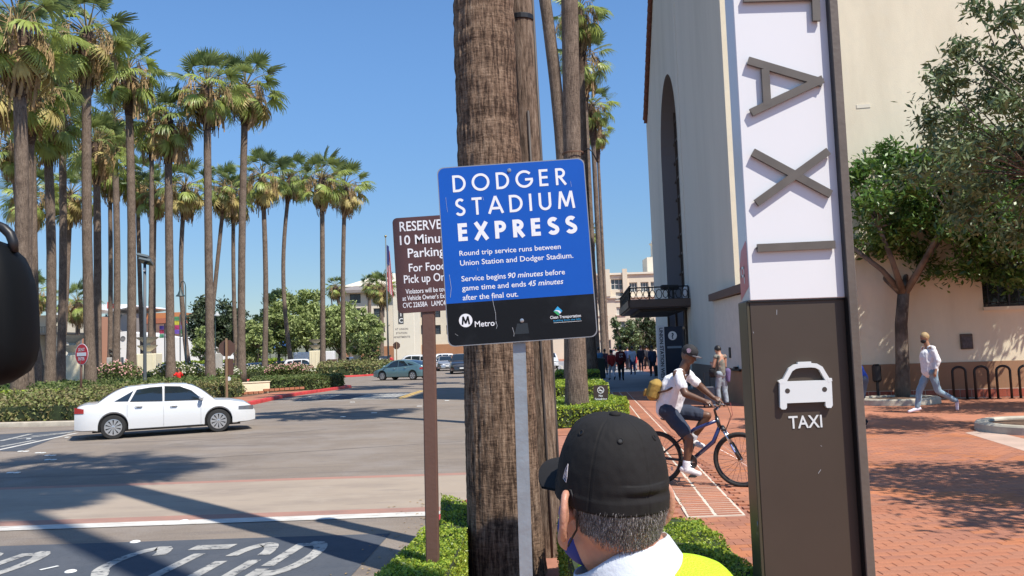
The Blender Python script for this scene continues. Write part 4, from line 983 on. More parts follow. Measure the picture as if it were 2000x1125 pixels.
# cream hotel with grey roof behind the pale trees
HY = 150.0
HB = thing('hotel_building', 'cream four storey hotel with shallow grey roof behind the pale green trees', 'building')
hx0, hx1 = at(668,600,HY).x, at(905,600,HY).x; O = V((hx0,HY,0)); W_ = hx1-hx0
ez = at(700,567,HY).z; holes = []
for px in (694,740,790):
    for py in (583,611,640):
        if px == 740 and py > 600: pass
        holes.append((at(px,600,HY).x-hx0-1.0, at(px,600,HY).x-hx0+1.0, at(px,py+9,HY).z, at(px,py-9,HY).z))
holes += [(at(px,600,HY).x-hx0-.9, at(px,600,HY).x-hx0+.9, at(px,py+9,HY).z, at(px,py-9,HY).z) for px in (826,850,880) for py in (570,611,644)]
facade(HB, O, V((1,0,0)), W_, ez, holes, cream2, .5)
for h in holes: window(HB, O, V((1,0,0)), h, frame_d, far_glass, 2, 2, .3, .12)
mb = MB(); wallbox(O, V((1,0,0)), V((0,-1,0)), 0, W_, .01, .2, 0, 3.2, mb); part('base_wall', mb, rust, HB)
mb = MB(); wallbox(O, V((1,0,0)), V((0,-1,0)), at(795,600,HY).x-hx0, at(815,600,HY).x-hx0+.6, .2, 2.0, 0, ez+4, mb); part('wall', mb, cream3, HB)
rz_, pk = ez, at(715,535,HY).z; xa, xb = hx0-3, hx0+14
mb = MB(); mb.add([(hx0-1.5,HY-1.2,ez),(hx0+13,HY-1.2,ez),(hx0+12,HY+8,ez+1.5),(hx0+1,HY+8,ez+1.5),(hx0-1.5,HY-1.2,ez-.5),(hx0+13,HY-1.2,ez-.5)], [(0,1,2,3),(4,5,1,0)]); part('roof', mb, roof_grey, HB)
mb = MB(); c = hx0+6; z0_, z1_ = ez+1.4, pk+.8
mb.add([(c-8,HY+8,z0_),(c+9,HY+8,z0_),(c+9,HY+20,z0_),(c-8,HY+20,z0_),(c+.5,HY+9,z1_),(c+5,HY+9,z1_),(c+5,HY+19,z1_),(c+.5,HY+19,z1_)], [(0,1,5,4),(1,2,6,5),(2,3,7,6),(3,0,4,7),(4,5,6,7)]); part('roof', mb, cream3, HB)
mb = MB(); mb.box((hx0+.1,HY+.5,0),(hx1,HY+20,ez-.1)); part('block', mb, cream2, HB)
# tall cream sign slab with vertical name
sx = at(789,650,128); SG = thing('sign_slab', 'tall cream slab with vertical black name plate behind the brown sign post', 'sign', (sx.x,128,0))
mb = MB(); mb.bbox((-1.6,-.4,0),(1.7,.4,at(785,560,128).z),.05); part('slab', mb, cream3, SG)
mb = MB(); z1_, z0_ = at(785,560,128).z-.5, at(785,632,128).z; mb.box((-.75,-.46,z0_),(.05,-.41,z1_)); part('name_plate', mb, frame_d, SG)
for i, ch in enumerate('CIAZOM'):
    me = text_mesh(ch, .95, white_p, bold=.02, align='CENTER'); o = part('lettering', me, None, SG); o.rotation_euler = (pi/2,0,0); o.location = (-.35,-.47,z0_+.15+i*.98)
for i, s in enumerate(('AT UNION','STATION','APARTMENTS')):
    me = text_mesh(s, .42, mat('grey_lettering', (.25,.22,.2)), align='CENTER', bold=.01); o = part('lettering', me, None, SG); o.rotation_euler = (pi/2,0,0); o.location = (-.3,-.41,z0_-1.0-i*.62)
# white low building with round vent
WY = 165.0
WB = thing('white_hall', 'low white hall with shallow curved gables and a round vent', 'building')
def WP(px, py): q = at(px, py, WY); return (q.x, q.z)
prof = [WP(190,712),WP(190,655),WP(215,652),WP(243,647),WP(262,650),WP(285,655),WP(330,657),WP(372,662),WP(400,652),WP(432,662),WP(436,700),WP(436,712)]
mb = MB(); n_ = len(prof); mb.add([(x,WY,z) for x,z in prof]+[(x,WY+16,z) for x,z in prof], [tuple(range(n_))]+[(i,n_+i,n_+(i+1)%n_,(i+1)%n_) for i in range(n_)])
part('wall', mb, mat('white_wall_paint', (.80,.79,.76), rough=.7, var=.03, vs_=.2), WB)
vx, vz = WP(240.5,661); mb = MB(); mb.X = Matrix.Translation((vx,WY,vz)) @ Matrix.Rotation(pi/2,4,'X'); mb.lathe([(.5,0),(.5,.1),(.42,.12),(.42,.04)], 24); part('vent', mb, mat('vent_grey', (.2,.2,.2)), WB)
# modern wedge building with white swooping roof
WGY = 185.0
def QP(px, py, Y=WGY, dy=0): q = at(px, py, Y); return (q.x, Y+dy, q.z)
WG = thing('museum_building', 'grey hall under a white swooping wedge roof with red lettering', 'building')
mb = MB(); mb.add([QP(200,700),QP(262,700),QP(262,612),QP(200,618),QP(200,700,dy=18),QP(262,700,dy=18),QP(262,612,dy=18),QP(200,618,dy=18)], [(0,1,2,3),(1,5,6,2),(4,0,3,7),(3,2,6,7)]); part('wall', mb, mat('grey_render', (.28,.25,.23), rough=.8), WG)
mb = MB(); mb.add([QP(196,612),QP(272,599,dy=-3),QP(250,594),QP(196,594),QP(196,610,dy=18),QP(272,598,dy=18),QP(250,593,dy=18),QP(196,593,dy=18)], [(0,1,2,3),(0,4,5,1),(1,5,6,2),(3,2,6,7)]); part('roof', mb, white_p, WG)
me = text_mesh('Rall', 2.0, mat('red_lettering', (.6,.06,.04)), bold=.05); o = part('lettering', me, None, WG); o.rotation_euler = (pi/2,0,-.02); q = QP(209,602); o.location = (q[0], q[1]-.1, q[2])
mb = MB()
for k in range(5): 
    a_ = QP(206+k*7,614); b_ = QP(211+k*7,614); c_ = QP(206+k*7,626); mb.add([(a_[0],a_[1]-.1,a_[2]),(c_[0],c_[1]-.1,c_[2]),(b_[0],b_[1]-.1,b_[2])], [(0,1,2)])
part('clerestory', mb, far_glass, WG)
# orange roofed brick building
OB = thing('brick_warehouse', 'long brick building with orange upper storey behind the palms', 'building')
O = V((at(262,660,190).x,190,0)); W_ = at(352,660,190).x-O.x; z1_ = at(300,632,190).z; holes = []
for px in (266,289,309,331): x = at(px,660,190).x-O.x; holes.append((x-.2,x+1.1,at(px,672,190).z,at(px,661,190).z))
facade(OB, O, V((1,0,0)), W_, z1_, holes, mat('dull_brick', (.22,.13,.10), rough=.9, var=.15, vs_=1), .4)
for h in holes: window(OB, O, V((1,0,0)), h, frame_l, far_glass, 2, 2, .2, .1)
mb = MB(); wallbox(O, V((1,0,0)), V((0,-1,0)), 0, W_, -5, 0.1, z1_, z1_+1.2, mb); part('roof', mb, mat('terracotta_roof', (.38,.13,.07), rough=.8), OB)
mb = MB(); wallbox(O, V((1,0,0)), V((0,-1,0)), .5, W_, -9, -1, z1_+1.2, at(300,611,190).z, mb); part('wall', mb, mat('orange_render', (.46,.19,.075), rough=.8), OB)
# left modern canopy building
LB = thing('balcony_building', 'left building with flat white roofs, dark balcony rail and arched legs', 'building')
LY = 120.0
def LP(px, py, dy=0): return QP(px, py, LY, dy)
mb = MB(); a_, b_ = LP(58,655), LP(125,590); 
mb.box((LP(60,655)[0],LY,0),(LP(78,655)[0],LY+6,LP(70,655)[2])); mb.box((LP(104,655)[0],LY,0),(LP(118,655)[0],LY+6,LP(70,655)[2])); part('leg', mb, cream3, LB)
mb = MB(); mb.box((LP(58,655)[0],LY-1,LP(60,655)[2]),(LP(127,655)[0],LY+8,LP(60,651)[2])); part('balcony', mb, frame_d, LB)
mb = MB()
for k in range(24): x = LP(58,655)[0]+(LP(127,655)[0]-LP(58,655)[0])*k/23; mb.box((x-.04,LY-1,LP(60,651)[2]),(x+.04,LY-.92,LP(60,640)[2]))
mb.box((LP(58,655)[0],LY-1.02,LP(60,640)[2]),(LP(127,655)[0],LY-.9,LP(60,639)[2])); part('railing', mb, frame_d, LB)
mb = MB(); mb.box((LP(60,655)[0],LY+1,LP(60,651)[2]),(LP(122,655)[0],LY+8,LP(60,616)[2])); part('wall', mb, cream2, LB)
for k in range(4): mb = MB(); x = LP(100+k*6,655)[0]; mb.box((x,LY+.9,LP(60,630)[2]),(x+.3,LY+.98,LP(60,622)[2])); part('window', mb, far_glass, LB)
mb = MB(); mb.box((LP(55,655)[0],LY-2,LP(60,606)[2]),(LP(116,655)[0],LY+9,LP(60,603)[2])); part('roof', mb, white_p, LB)
RS = thing('swoop_roof_building', 'low pavilion with curved white roof behind the bushy short palm', 'building')
mb = MB(); mb.add([QP(100,614,150),QP(165,602,150),QP(165,612,150),QP(112,620,150),QP(100,614,150,12),QP(165,602,150,12)], [(0,3,2,1),(0,1,5,4)]); part('roof', mb, white_p, RS)
mb = MB(); mb.box((QP(122,690,150)[0],150.5,0),(QP(165,690,150)[0],160,QP(130,617,150)[2])); part('wall', mb, mat('orange_brown_render', (.42,.2,.12), rough=.8), RS)
mb = MB(); mb.box((QP(130,690,150)[0],150.3,QP(130,655,150)[2]),(QP(160,690,150)[0],150.45,QP(130,625,150)[2])); part('window', mb, far_glass, RS)
# street gantries and signs of the road beyond: low pale boxes and a blue sign
KI = thing('kiosk', 'white boxy kiosk beyond the parked cars near the pale trees', 'kiosk')
q = at(593,705,98); KI.location = (q.x,98,0); mb = MB(); mb.bbox((-1.0,-.8,0),(.9,.8,at(593,688,98).z),.04); part('cabinet', mb, white_p, KI)
for k in (-.4,.2): mb = MB(); mb.box((k,-.83,.3),(k+.03,-.81,1.6)); part('door_seam', mb, frame_d, KI)
for px, py0, w_, c_, lb in ((548,672,2.2,(.05,.16,.45),'blue and white street sign board far behind the rose bushes'),(522,676,1.2,(.7,.3,.04),'small orange construction sign far behind the roses')):
    q = at(px,py0,126); S = thing('road_sign_board', lb, 'sign', (q.x,126,0)); mb = MB(); mb.box((-w_/2,-.05,q.z-.6),(w_/2,.05,q.z+.4)); part('board', mb, mat('sb%d' % px, c_), S)
    mb = MB(); mb.tube([(-w_/3,.08,0),(-w_/3,.08,q.z)], .06); mb.tube([(w_/3,.08,0),(w_/3,.08,q.z)], .06); part('post', mb, darkmetal, S)
# hills
hm = layered('hill_scrub', [(.17,.17,.12), ((.075,.095,.06), .02, .42, .62, (1,1,1), 8), ((.26,.22,.16), .05, .6, .75, (1,1,1), 6)], bump=.2, bs=.5)
mb = MB(); nx = 90; ny = 10; r = random.Random(5); vsx = []
for j in range(ny+1):
    for i in range(nx+1):
        x = -1900+i*(2700/nx); y = 1150+j*70; t = sin(pi*min(1, j/ny*1.0)*.5)
        env = 62+34*noise.noise((x*.0021, 1.7, 0))+16*noise.noise((x*.008, y*.006, 2)); env *= (1 if x < -150 else max(.12, 1-(x+150)/300))
        vsx.append((x, y, max(-1, env*t*1.1-2)))
mb.add(vsx, [(j*(nx+1)+i, j*(nx+1)+i+1, (j+1)*(nx+1)+i+1, (j+1)*(nx+1)+i) for j in range(ny) for i in range(nx)])
struct('hill', mb, hm, True)
# scattered trees and houses on the hill as one far mass each
def hill_z(x, y):
    t = sin(pi*min(1, (y-1150)/700)*.5); env = 62+34*noise.noise((x*.0021,1.7,0))+16*noise.noise((x*.008,y*.006,2)); env *= (1 if x < -150 else max(.12, 1-(x+150)/300)); return env*t*1.1-2
mb = MB(); hb = MB()
for i in range(900):
    x, y = r.uniform(-1000,100), r.uniform(1300,1840); z = hill_z(x,y); s = r.uniform(4,9)
    mb.ell((x,y,z+s*.4), (s,s,s*.7), 6, 4)
    if r.random() < .10: h_ = r.uniform(12,22); mb.tube([(x,y,z),(x,y,z+h_)], .5, 4); mb.ell((x,y,z+h_), (3,3,2.5), 5, 3)
    if r.random() < .12: hb.box((x+8,y-6,z-2),(x+8+r.uniform(8,16),y+2,z+r.uniform(3,6)))
tag(part('hill_trees', mb, mat('far_tree_green', (.06,.085,.05), var=.3, vs_=.05), None, True, kind='stuff'), 'scattered trees and palms on the far hill ridge', 'trees')
tag(part('hill_houses', hb, mat('far_house', (.5,.42,.34), var=.2, vs_=.01), None, kind='stuff'), 'pale houses among the trees on the far hill', 'houses')
# cream pillars with stacked flaring urns
pil = mat('pillar_render', (.80,.71,.50), rough=.8, var=.05, vs_=1, bump=.15); urn_m = mat('urn_stone', (.55,.50,.40), rough=.8, var=.1, vs_=2)
def pillar(px, w_px, py0, py1, Y, label, urn=1, m=pil, flute=True):
    b = at(px, py1, Y); H = at(px, py0, Y).z; w_ = w_px*Y/1600/2; T = thing('pillar', label, 'pillar', (b.x, Y, 0), .12, group='cream gate pillars with urns')
    mb = MB(); mb.bbox((-w_,-w_,-.1),(w_,w_,H),.04); part('shaft', mb, m, T)
    if flute:
        for k in range(3):
            x = -w_+w_*2*(k+.75)/3.2; mb = MB(); mb.box((x,-w_-.025,.1),(x+.06*w_,-w_-.002,H-.1)); part('rib', mb, m, T)
    mb = MB(); u = w_*.9*urn
    mb.lathe([(u*.45,0),(u*.35,u*.25),(u*1.05,u*.85),(u*1.1,u*.95),(u*.3,u*.97),(u*.3,u*1.15),(u*1.15,u*1.75),(u*1.2,u*1.85),(u*.9,u*1.83)], 14, c=(0,0,H)); part('urn', mb, urn_m, T, 40)
pillar(141,48,694,748,72,'wide cream fluted pillar with flared stone urn left of the do not enter sign',.95)
pillar(288,43,691,742,82,'cream fluted pillar with stacked urn behind the floodlight pole',.9)
pillar(225,24,698,730,92,'small grey pillar with flared urn before the white hall',.85, mat('grey_pillar', (.42,.40,.36), var=.1))
pillar(617,22,685,728,84,'cream pillar with urn right of the pink roses',1.2)
pillar(698,14,683,714,100,'narrow cream pillar with urn left of the parked dark vehicles',1.2, flute=False)
pillar(428,12,690,735,95,'pale grey pillar partly hidden by the brown sign back',1.0, mat('grey_pillar', (.4,.4,.4)), flute=False)
pillar(108,14,688,735,100,'pale concrete pillar between the left palm trunks',1.0, mat('grey_pillar', (.4,.4,.4)), flute=False)
q = at(649,740,82); mb = MB(); mb.bbox((-.45,-.35,0),(.45,.35,1.45),.03); o = part('utility_box', mb, mat('utility_brown', (.13,.08,.055), rough=.6)); o.location = (q.x,82,0); tag(o, 'brown utility cabinet right of the cream pillar', 'cabinet')
q = at(640,735,88); mb = MB(); mb.bbox((-.7,-.4,0),(.8,.4,2.3),.03); o = part('ticket_machine', mb, white_p); o.location = (q.x,88,0); tag(o, 'white machine housing just behind the cream pillar', 'machine')
# ================================================================== VEHICLES
tyre_m = mat('tyre_rubber', (.02,.02,.02), rough=.8, bump=.2, bs=30); rim_m = mat('silver_rim', (.55,.55,.56), rough=.3, metal=.7)
well_m = mat('wheel_well', (.008,.008,.008), rough=1); red_lamp = mat('red_lamp', (.35,.01,.015), rough=.15, coat=1); clear_lamp = mat('clear_lamp', (.55,.56,.58), rough=.1, metal=.4, coat=1)
trim_m = mat('black_trim', (.015,.015,.016), rough=.5); car_glass = mat('car_glass', (.015,.022,.028), rough=.04, spec=1.0); plate_m = mat('plate', (.7,.7,.68), rough=.4)
def paint(name, c, metal=.0): return mat(name, c, rough=.28, metal=metal, coat=1.0)
def interp(pts, x):
    if x <= pts[0][0]: return pts[0][1]
    for (a, b), (c, d) in zip(pts, pts[1:]):
        if x <= c: t = (x-a)/(c-a+1e-9); t = t*t*(3-2*t)*.5+t*.5; return b+(d-b)*t
    return pts[-1][1]
CARS = {
 'sedan': dict(L=4.87, W=.915, belt=[(0,.80),(.06,.95),(.25,1.0),(1.1,1.03),(2.5,.975),(3.6,.95),(4.1,.925),(4.5,.86),(4.74,.76),(4.83,.66),(4.87,.56)], gh=(.55,1.44,2.85,3.74), H=1.47, wr=.985, wf=3.80, R=.335,
   win=[[(1.02,1.06),(1.36,1.05),(1.50,1.32)],[(1.43,1.045),(2.26,1.015),(2.26,1.405),(1.95,1.395),(1.60,1.35)],[(2.34,1.015),(3.36,.99),(3.05,1.26),(2.75,1.385),(2.34,1.41)]]),
 'suv': dict(L=4.75, W=.93, belt=[(0,.85),(.06,1.0),(.3,1.08),(2.4,1.06),(3.4,1.05),(4.0,1.02),(4.5,.92),(4.7,.78),(4.75,.55)], gh=(.12,.55,2.65,3.5), H=1.70, wr=.95, wf=3.75, R=.36,
   win=[[(.45,1.12),(1.1,1.10),(1.1,1.52),(.68,1.50)],[(1.18,1.10),(2.1,1.09),(2.1,1.60),(1.18,1.57)],[(2.18,1.09),(3.15,1.08),(2.78,1.48),(2.45,1.60),(2.18,1.61)]]),
 'hatch': dict(L=4.54, W=.88, belt=[(0,.85),(.04,1.0),(.25,1.08),(1.2,1.02),(2.4,.95),(3.4,.90),(3.9,.84),(4.35,.70),(4.5,.58),(4.54,.45)], gh=(.10,1.75,2.35,3.7), H=1.47, wr=.85, wf=3.55, R=.33,
   win=[[(.75,1.09),(1.2,1.06),(1.35,1.24)],[(1.28,1.06),(2.12,1.0),(2.12,1.39),(1.72,1.37)],[(2.2,1.0),(3.2,.95),(2.75,1.28),(2.45,1.39),(2.2,1.4)]]),
}
def wheel(parent, x, y, R, side, spokes=10, label=None):
    mb = MB(); s = side; wd = .215
    mb.X = Matrix.Translation((x,y,R)) @ Matrix.Rotation(-pi/2*s,4,'X')     # local +z points outwards
    mb.lathe([(R*.62,-wd/2),(R*.93,-wd/2),(R,-wd/2+.03),(R,wd/2-.03),(R*.94,wd/2),(R*.70,wd/2+.005),(R*.66,wd/2-.02),(R*.66,-wd/2)], 28, cap=False)
    w_ = part('wheel', mb, tyre_m, parent, 40)
    mb = MB(); mb.X = Matrix.Translation((x,y,R)) @ Matrix.Rotation(-pi/2*s,4,'X')
    mb.lathe([(R*.67,wd/2-.03),(R*.69,wd/2-.004),(R*.62,wd/2-.002),(R*.60,wd/2-.03)], 28, cap=False); mb.lathe([(R*.16,wd/2-.03),(R*.15,wd/2-.002),(.01,wd/2+.004)], 12, cap=False)
    for k in range(spokes):
        a = 2*pi*k/spokes; ca, sa = cos(a), sin(a)
        for q0, q1, t0, t1 in ((R*.13,R*.62,.4,.95),):
            P = []
            for rr, hw in ((q0,R*.035),(q1,R*.6*pi/spokes*.72)):
                P += [(rr*ca-hw*sa, rr*sa+hw*ca, wd/2-.006), (rr*ca+hw*sa, rr*sa-hw*ca, wd/2-.006)]
            mb.add([P[0],P[1],P[3],P[2]]+[(a_,b_,wd/2-.05) for a_,b_,c_ in (P[0],P[1],P[3],P[2])], [(0,3,2,1),(0,1,5,4),(1,2,6,5),(2,3,7,6),(3,0,4,7)])
    part('rim', mb, rim_m, w_, 30)
    mb = MB(); mb.X = Matrix.Translation((x,y,R)) @ Matrix.Rotation(-pi/2*s,4,'X'); mb.lathe([(.01,wd/2-.05),(R*.62,wd/2-.05)], 20, cap=False); part('brake_disc', mb, mat('brake_dark', (.05,.05,.052), rough=.6, metal=.5), w_)
def car(kind, label, loc, rz, pm, group='parked cars in the lot beyond the rose bushes', detail=1, name='parked_car', plate=None, spokes=10):
    S = CARS[kind]; L, W_, H = S['L'], S['W'], S['H']; T = thing(name, label, 'car', loc, rz, group)
    ox = -L/2; wr, wf, R = S['wr'], S['wf'], S['R']; Ra = R+.055
    def wx(x):
        e0 = max(0, 1-x/.55); e1 = max(0, 1-(L-x)/.75); return W_*(1-.20*e0**2.2-.30*e1**2.0)
    def zl(x):
        z = .235 if .5 < x < L-.5 else .25+.03*max(0, 1-min(x, L-x)/.2)
        for c in (wr, wf):
            if abs(x-c) < Ra: z = max(z, R+sqrt(Ra*Ra-(x-c)**2)*.99)
        return z
    xs = set([L*i/ (60 if detail else 34) for i in range((60 if detail else 34)+1)])
    for c in (wr, wf):
        for k in range(17): xs.add(c-Ra*cos(pi*k/16)*.9999)
        xs |= {c-Ra-.002, c+Ra+.002}
    xs = sorted(x for x in xs if 0 <= x <= L); mb = MB(); rings = []
    for x in xs:
        w_ = wx(x); z0, zt = zl(x), interp(S['belt'], x); zc = zt+.035*min(1, min(x,L-x)/.3)
        zz = [z0, z0+.03, max(.42, z0+.05), max(.60, z0+.06), max(.74, z0+.07), max(zt-.07, z0+.08), max(zt-.015, z0+.085)]
        ww = [w_*.93, w_*.985, w_*1.0, w_*1.0, w_*.985, w_*.955, w_*.90]
        zz = [min(z, zt-.002*(7-i)) for i, z in enumerate(zz)]
        half = [(w_*.6, z0)]+list(zip(ww, zz))+[(w_*.62, zc-.008),(w_*.3, zc)]
        rings.append([(x+ox, y, z) for y, z in half]+[(x+ox, -y, z) for y, z in half[::-1]])
    mb.loft(rings); body = part('body', mb, pm, T, 35)
    mb = MB()
    for c in (wr, wf):
        for s in (-1, 1):
            y0, y1 = (W_-.32)*s, (W_-.06)*s; mb.box((c-Ra-.03+ox, min(y0,y1), .24), (c+Ra+.03+ox, max(y0,y1), R+Ra-.01))
    mb.box((.45+ox,-W_+.12,.2),(L-.45+ox,W_-.12,.3)); part('underbody', mb, well_m, T)
    # greenhouse
    g0, g1, g2, g3 = S['gh']; mb = MB(); rings = []
    def roofz(x):
        if x < g1: t = (x-g0)/(g1-g0); return interp(S['belt'], g0)-.02+(H-.035-interp(S['belt'], g0)+.02)*sin(t*pi/2)**.95
        if x > g2: t = (g3-x)/(g3-g2); return interp(S['belt'], g3)-.01+(H-.02-interp(S['belt'], g3)+.01)*sin(t*pi/2)**1.0
        t = (x-g1)/(g2-g1); return H-.035+(.015)*t+.03*sin(pi*t)
    def side(x, z):
        zb = interp(S['belt'], x)-.01; k = (z-zb)/(H-zb); return wx(x)*.90*(1-.215*max(0,k)**1.15)
    for i in range(33):
        x = g0+(g3-g0)*i/32; zr_ = roofz(x); zb = min(interp(S['belt'], x)-.03, zr_-.005)
        half = []
        for t in (0,.25,.5,.75,.92): z = zb+(zr_-.0-zb)*t; half.append((side(x,z), z))
        y_ = half[-1][0]; half += [(y_*.90, zr_+.004),(y_*.6, zr_+.022),(y_*.25, zr_+.03)]
        rings.append([(x+ox,y,z) for y,z in half]+[(x+ox,-y,z) for y,z in half[::-1]])
    mb.loft(rings); part('cabin', mb, pm, T, 40)
    def sidepanel(poly, off, m, nm, s, seg=8):
        mb = MB(); P = []
        n = len(poly)
        for i in range(n):
            a, b = poly[i], poly[(i+1) % n]
            for k in range(4): P.append((a[0]+(b[0]-a[0])*k/4, a[1]+(b[1]-a[1])*k/4))
        c = (sum(p[0] for p in P)/len(P), sum(p[1] for p in P)/len(P))
        pts = [(p[0]+ox, s*(side(p[0],p[1])+off), p[1]) for p in P]; cc = (c[0]+ox, s*(side(*c)+off), c[1])
        mb.add([cc]+pts, [((0, i+1, (i+1) % len(pts)+1) if s > 0 else (0, (i+1) % len(pts)+1, i+1)) for i in range(len(pts))]); return part(nm, mb, m, T)
    for s in (-1, 1):
        for poly in S['win']:
            if detail:
                c = (sum(p[0] for p in poly)/len(poly), sum(p[1] for p in poly)/len(poly)); sidepanel([(c[0]+(p[0]-c[0])*1.04+.0, c[1]+(p[1]-c[1])*1.10) for p in poly], .004, trim_m, 'window_trim', s)
            sidepanel(poly, .010, car_glass, 'side_window', s)
    def crosspanel(xa, xb, nm, inset):
        mb = MB(); R_ = []
        for k in range(7):
            x = xa+(xb-xa)*k/6; z = roofz(x); y_ = side(x, z*.97)*.86-inset; off = .010
            dn = .012 if nm == 'windshield' else -.012
            R_.append([(x+ox+dn, y_*q, z+.032-.022*abs(q)**2.5+off*.3) for q in (-1,-.66,-.33,0,.33,.66,1)])
        mb.loft(R_, cap=False, closed=False); part(nm, mb, car_glass, T, True)
    crosspanel(g2+.10, g3-.10, 'windshield', .01); crosspanel(g0+.10, g1-.08, 'rear_window', .04)
    for s in (-1, 1):
        for c in (wr, wf): wheel(T, c+ox, s*(W_-.125), R, s, spokes)
        # lamps wrap the corners
        def lamp(x0, x1, z0, z1, m, nm, front):
            mb = MB(); R_ = []
            for k in range(7):
                x = x0+(x1-x0)*k/6; w_ = wx(x)*1.0+.006; R_.append([(x+ox, s*(w_*(1.0 if front else .99)+.004), z0+(.03*(1-k/6) if front else 0)), (x+ox, s*(w_*.985+.004), z1-(.05*(k/6) if not front else .0))])
            mb.loft(R_, cap=False, closed=False)
            xe = (0 if not front else L)+ox+(-.006 if not front else .006)
            xw = (x1 if front else x0)
            yy = wx(xw); mb.add([(xw+ox+(.008 if front else -.008), s*yy, z0),(xw+ox+(.008 if front else -.008), s*yy*.68, z0),(xw+ox+(.008 if front else -.008), s*yy*.68, z1),(xw+ox+(.008 if front else -.008), s*yy*.965, z1)], [(0,1,2,3)])
            part(nm, mb, m, T)
        lamp(.0, .24, .76, .93, red_lamp, 'taillight', False)
        lamp(L-.50, L-.06, min(.64, interp(S['belt'],L-.15)-.15), min(.76, interp(S['belt'],L-.15)-.03), mat('lamp_smoked', (.12,.12,.13), rough=.12, coat=1) if detail else clear_lamp, 'headlight', True)
        if detail:
            mb = MB(); mb.X = Matrix.Translation((g3-.42+ox, s*(W_+.05), S['win'][-1][1][1]+.06)); mb.ell((0,0,0), (.07,.12,.075), 12, 8); part('wing_mirror', mb, pm, T, True)
            mb = MB(); mb.box((g3-.43+ox, min(s*(W_-.1),s*W_), S['win'][-1][1][1]-.01),(g3-.37+ox, max(s*(W_-.1),s*W_), S['win'][-1][1][1]+.02)); part('mirror_arm', mb, trim_m, T)
            for hx_ in ((S['win'][1][0][0]+.12), (S['win'][2][0][0]+.14)):
                mb = MB(); zt = interp(S['belt'], hx_)-.13; yy = wx(hx_)*.985
                mb.tube([(hx_+ox, s*yy, zt),(hx_+.02+ox, s*(yy+.03), zt+.005),(hx_+.17+ox, s*(yy+.03), zt+.005),(hx_+.19+ox, s*yy, zt)], .013, 6); part('door_handle', mb, pm, T, True)
                mb = MB(); mb.X = Matrix.Translation((hx_+.1+ox, s*(yy-.018), zt-.008)); mb.ell((0,0,0), (.085,.024,.035), 12, 6); part('handle_recess', mb, mat('panel_gap', (.35,.35,.36), rough=.5), T, True)
            for xx in (S['win'][1][1][0]+.04, wf-Ra-.10, wr+Ra*.92):
                mb = MB(); zt = interp(S['belt'], xx)-.05; z0 = .30 if xx != wr+Ra*.92 else .62
                P = [(xx+ox-.004, s*(wx(xx)*q+.003), z) for z, q in ((z0,1.0),(.6,1.0),(.74,.987),(zt-.02,.957))]
                P2 = [(x+.009, y, z) for x, y, z in P]; mb.add(P+P2, [(i,i+1,i+5,i+4) for i in range(3)]); part('door_seam', mb, mat('panel_gap', (.35,.35,.36)), T)
            mb = MB(); mb.box((wr+Ra+.05+ox, min(s*(W_*.93),s*(W_*.995)), .245),(wf-Ra-.05+ox, max(s*W_*.93,s*W_*.995), .262)); part('sill_strip', mb, trim_m, T)
    # grille and lower intake, plate
    for (z0, z1, y_, nm) in ((.56,.70,.42,'grille'),(.33,.46,.55,'lower_intake')):
        mb = MB(); R_ = []
        for q in (-1,-.6,-.2,.2,.6,1):
            yy = q*y_; xx = L+ox-(.02 if z0 > .5 else -.005)-.03*q*q; R_.append([(xx, yy, z0),(xx-(.03 if z0 > .5 else 0), yy, z1)])
        mb.loft(R_, cap=False, closed=False); part(nm, mb, trim_m, T)
    mb = MB(); mb.box((L+ox+.004,-.17,.44),(L+ox+.012,.17,.56)); part('number_plate', mb, plate_m, T)
    mb = MB(); mb.box((ox-.014,-.17,.55),(ox-.004,.17,.67)); part('number_plate', mb, plate_m, T)
    return T
white_c = paint('white_car_paint', (.64,.645,.65)); grey_c = paint('charcoal_car_paint', (.04,.042,.048), .4); silver_c = paint('silver_car_paint', (.42,.43,.44), .6)
teal_c = paint('teal_car_paint', (.16,.27,.29), .5); black_c = paint('black_car_paint', (.012,.012,.014)); redc_ = paint('dark_red_car_paint', (.12,.012,.014), .2)
a, b = G(221,858,Z_R), G(425,844,Z_R)
d = V((b.x-a.x, b.y-a.y, 0)).normalized(); ang = atan2(d.y, d.x); nl = V((-d.y, d.x, 0))
S = CARS['sedan']; c = V((a.x,a.y,0)) + d*(2.435-.985)*.905 + nl*.80
wb = (V((b.x,b.y,0))-V((a.x,a.y,0))).length
car('sedan', 'white four door sedan driving right across the road in the foreground', (c.x,c.y,Z_R), ang, white_c, group=None, name='sedan_car').scale = (.905,.905,.905)
def carpx(kind, label, px, Y, ang_deg, pm, grp='parked cars in the lot beyond the rose bushes', detail=0, name='parked_car'):
    p = at(px, 700, Y); return car(kind, label, (p.x, Y, Z_R), radians(ang_deg), pm, grp, detail, name, spokes=7)
car('hatch', 'grey teal hatchback turning in the middle distance', (at(786,740,60).x,60.5,Z_R), radians(152), teal_c, None, 1, 'hatchback_car', spokes=6)
carpx('suv', 'dark sport utility car with pale headlights coming straight on', 899, 73, -84, grey_c, None, 1, 'oncoming_car')
carpx('sedan', 'silver sedan coming on just left of the dark sport utility car', 869, 86, -80, silver_c, None, 1, 'oncoming_car')
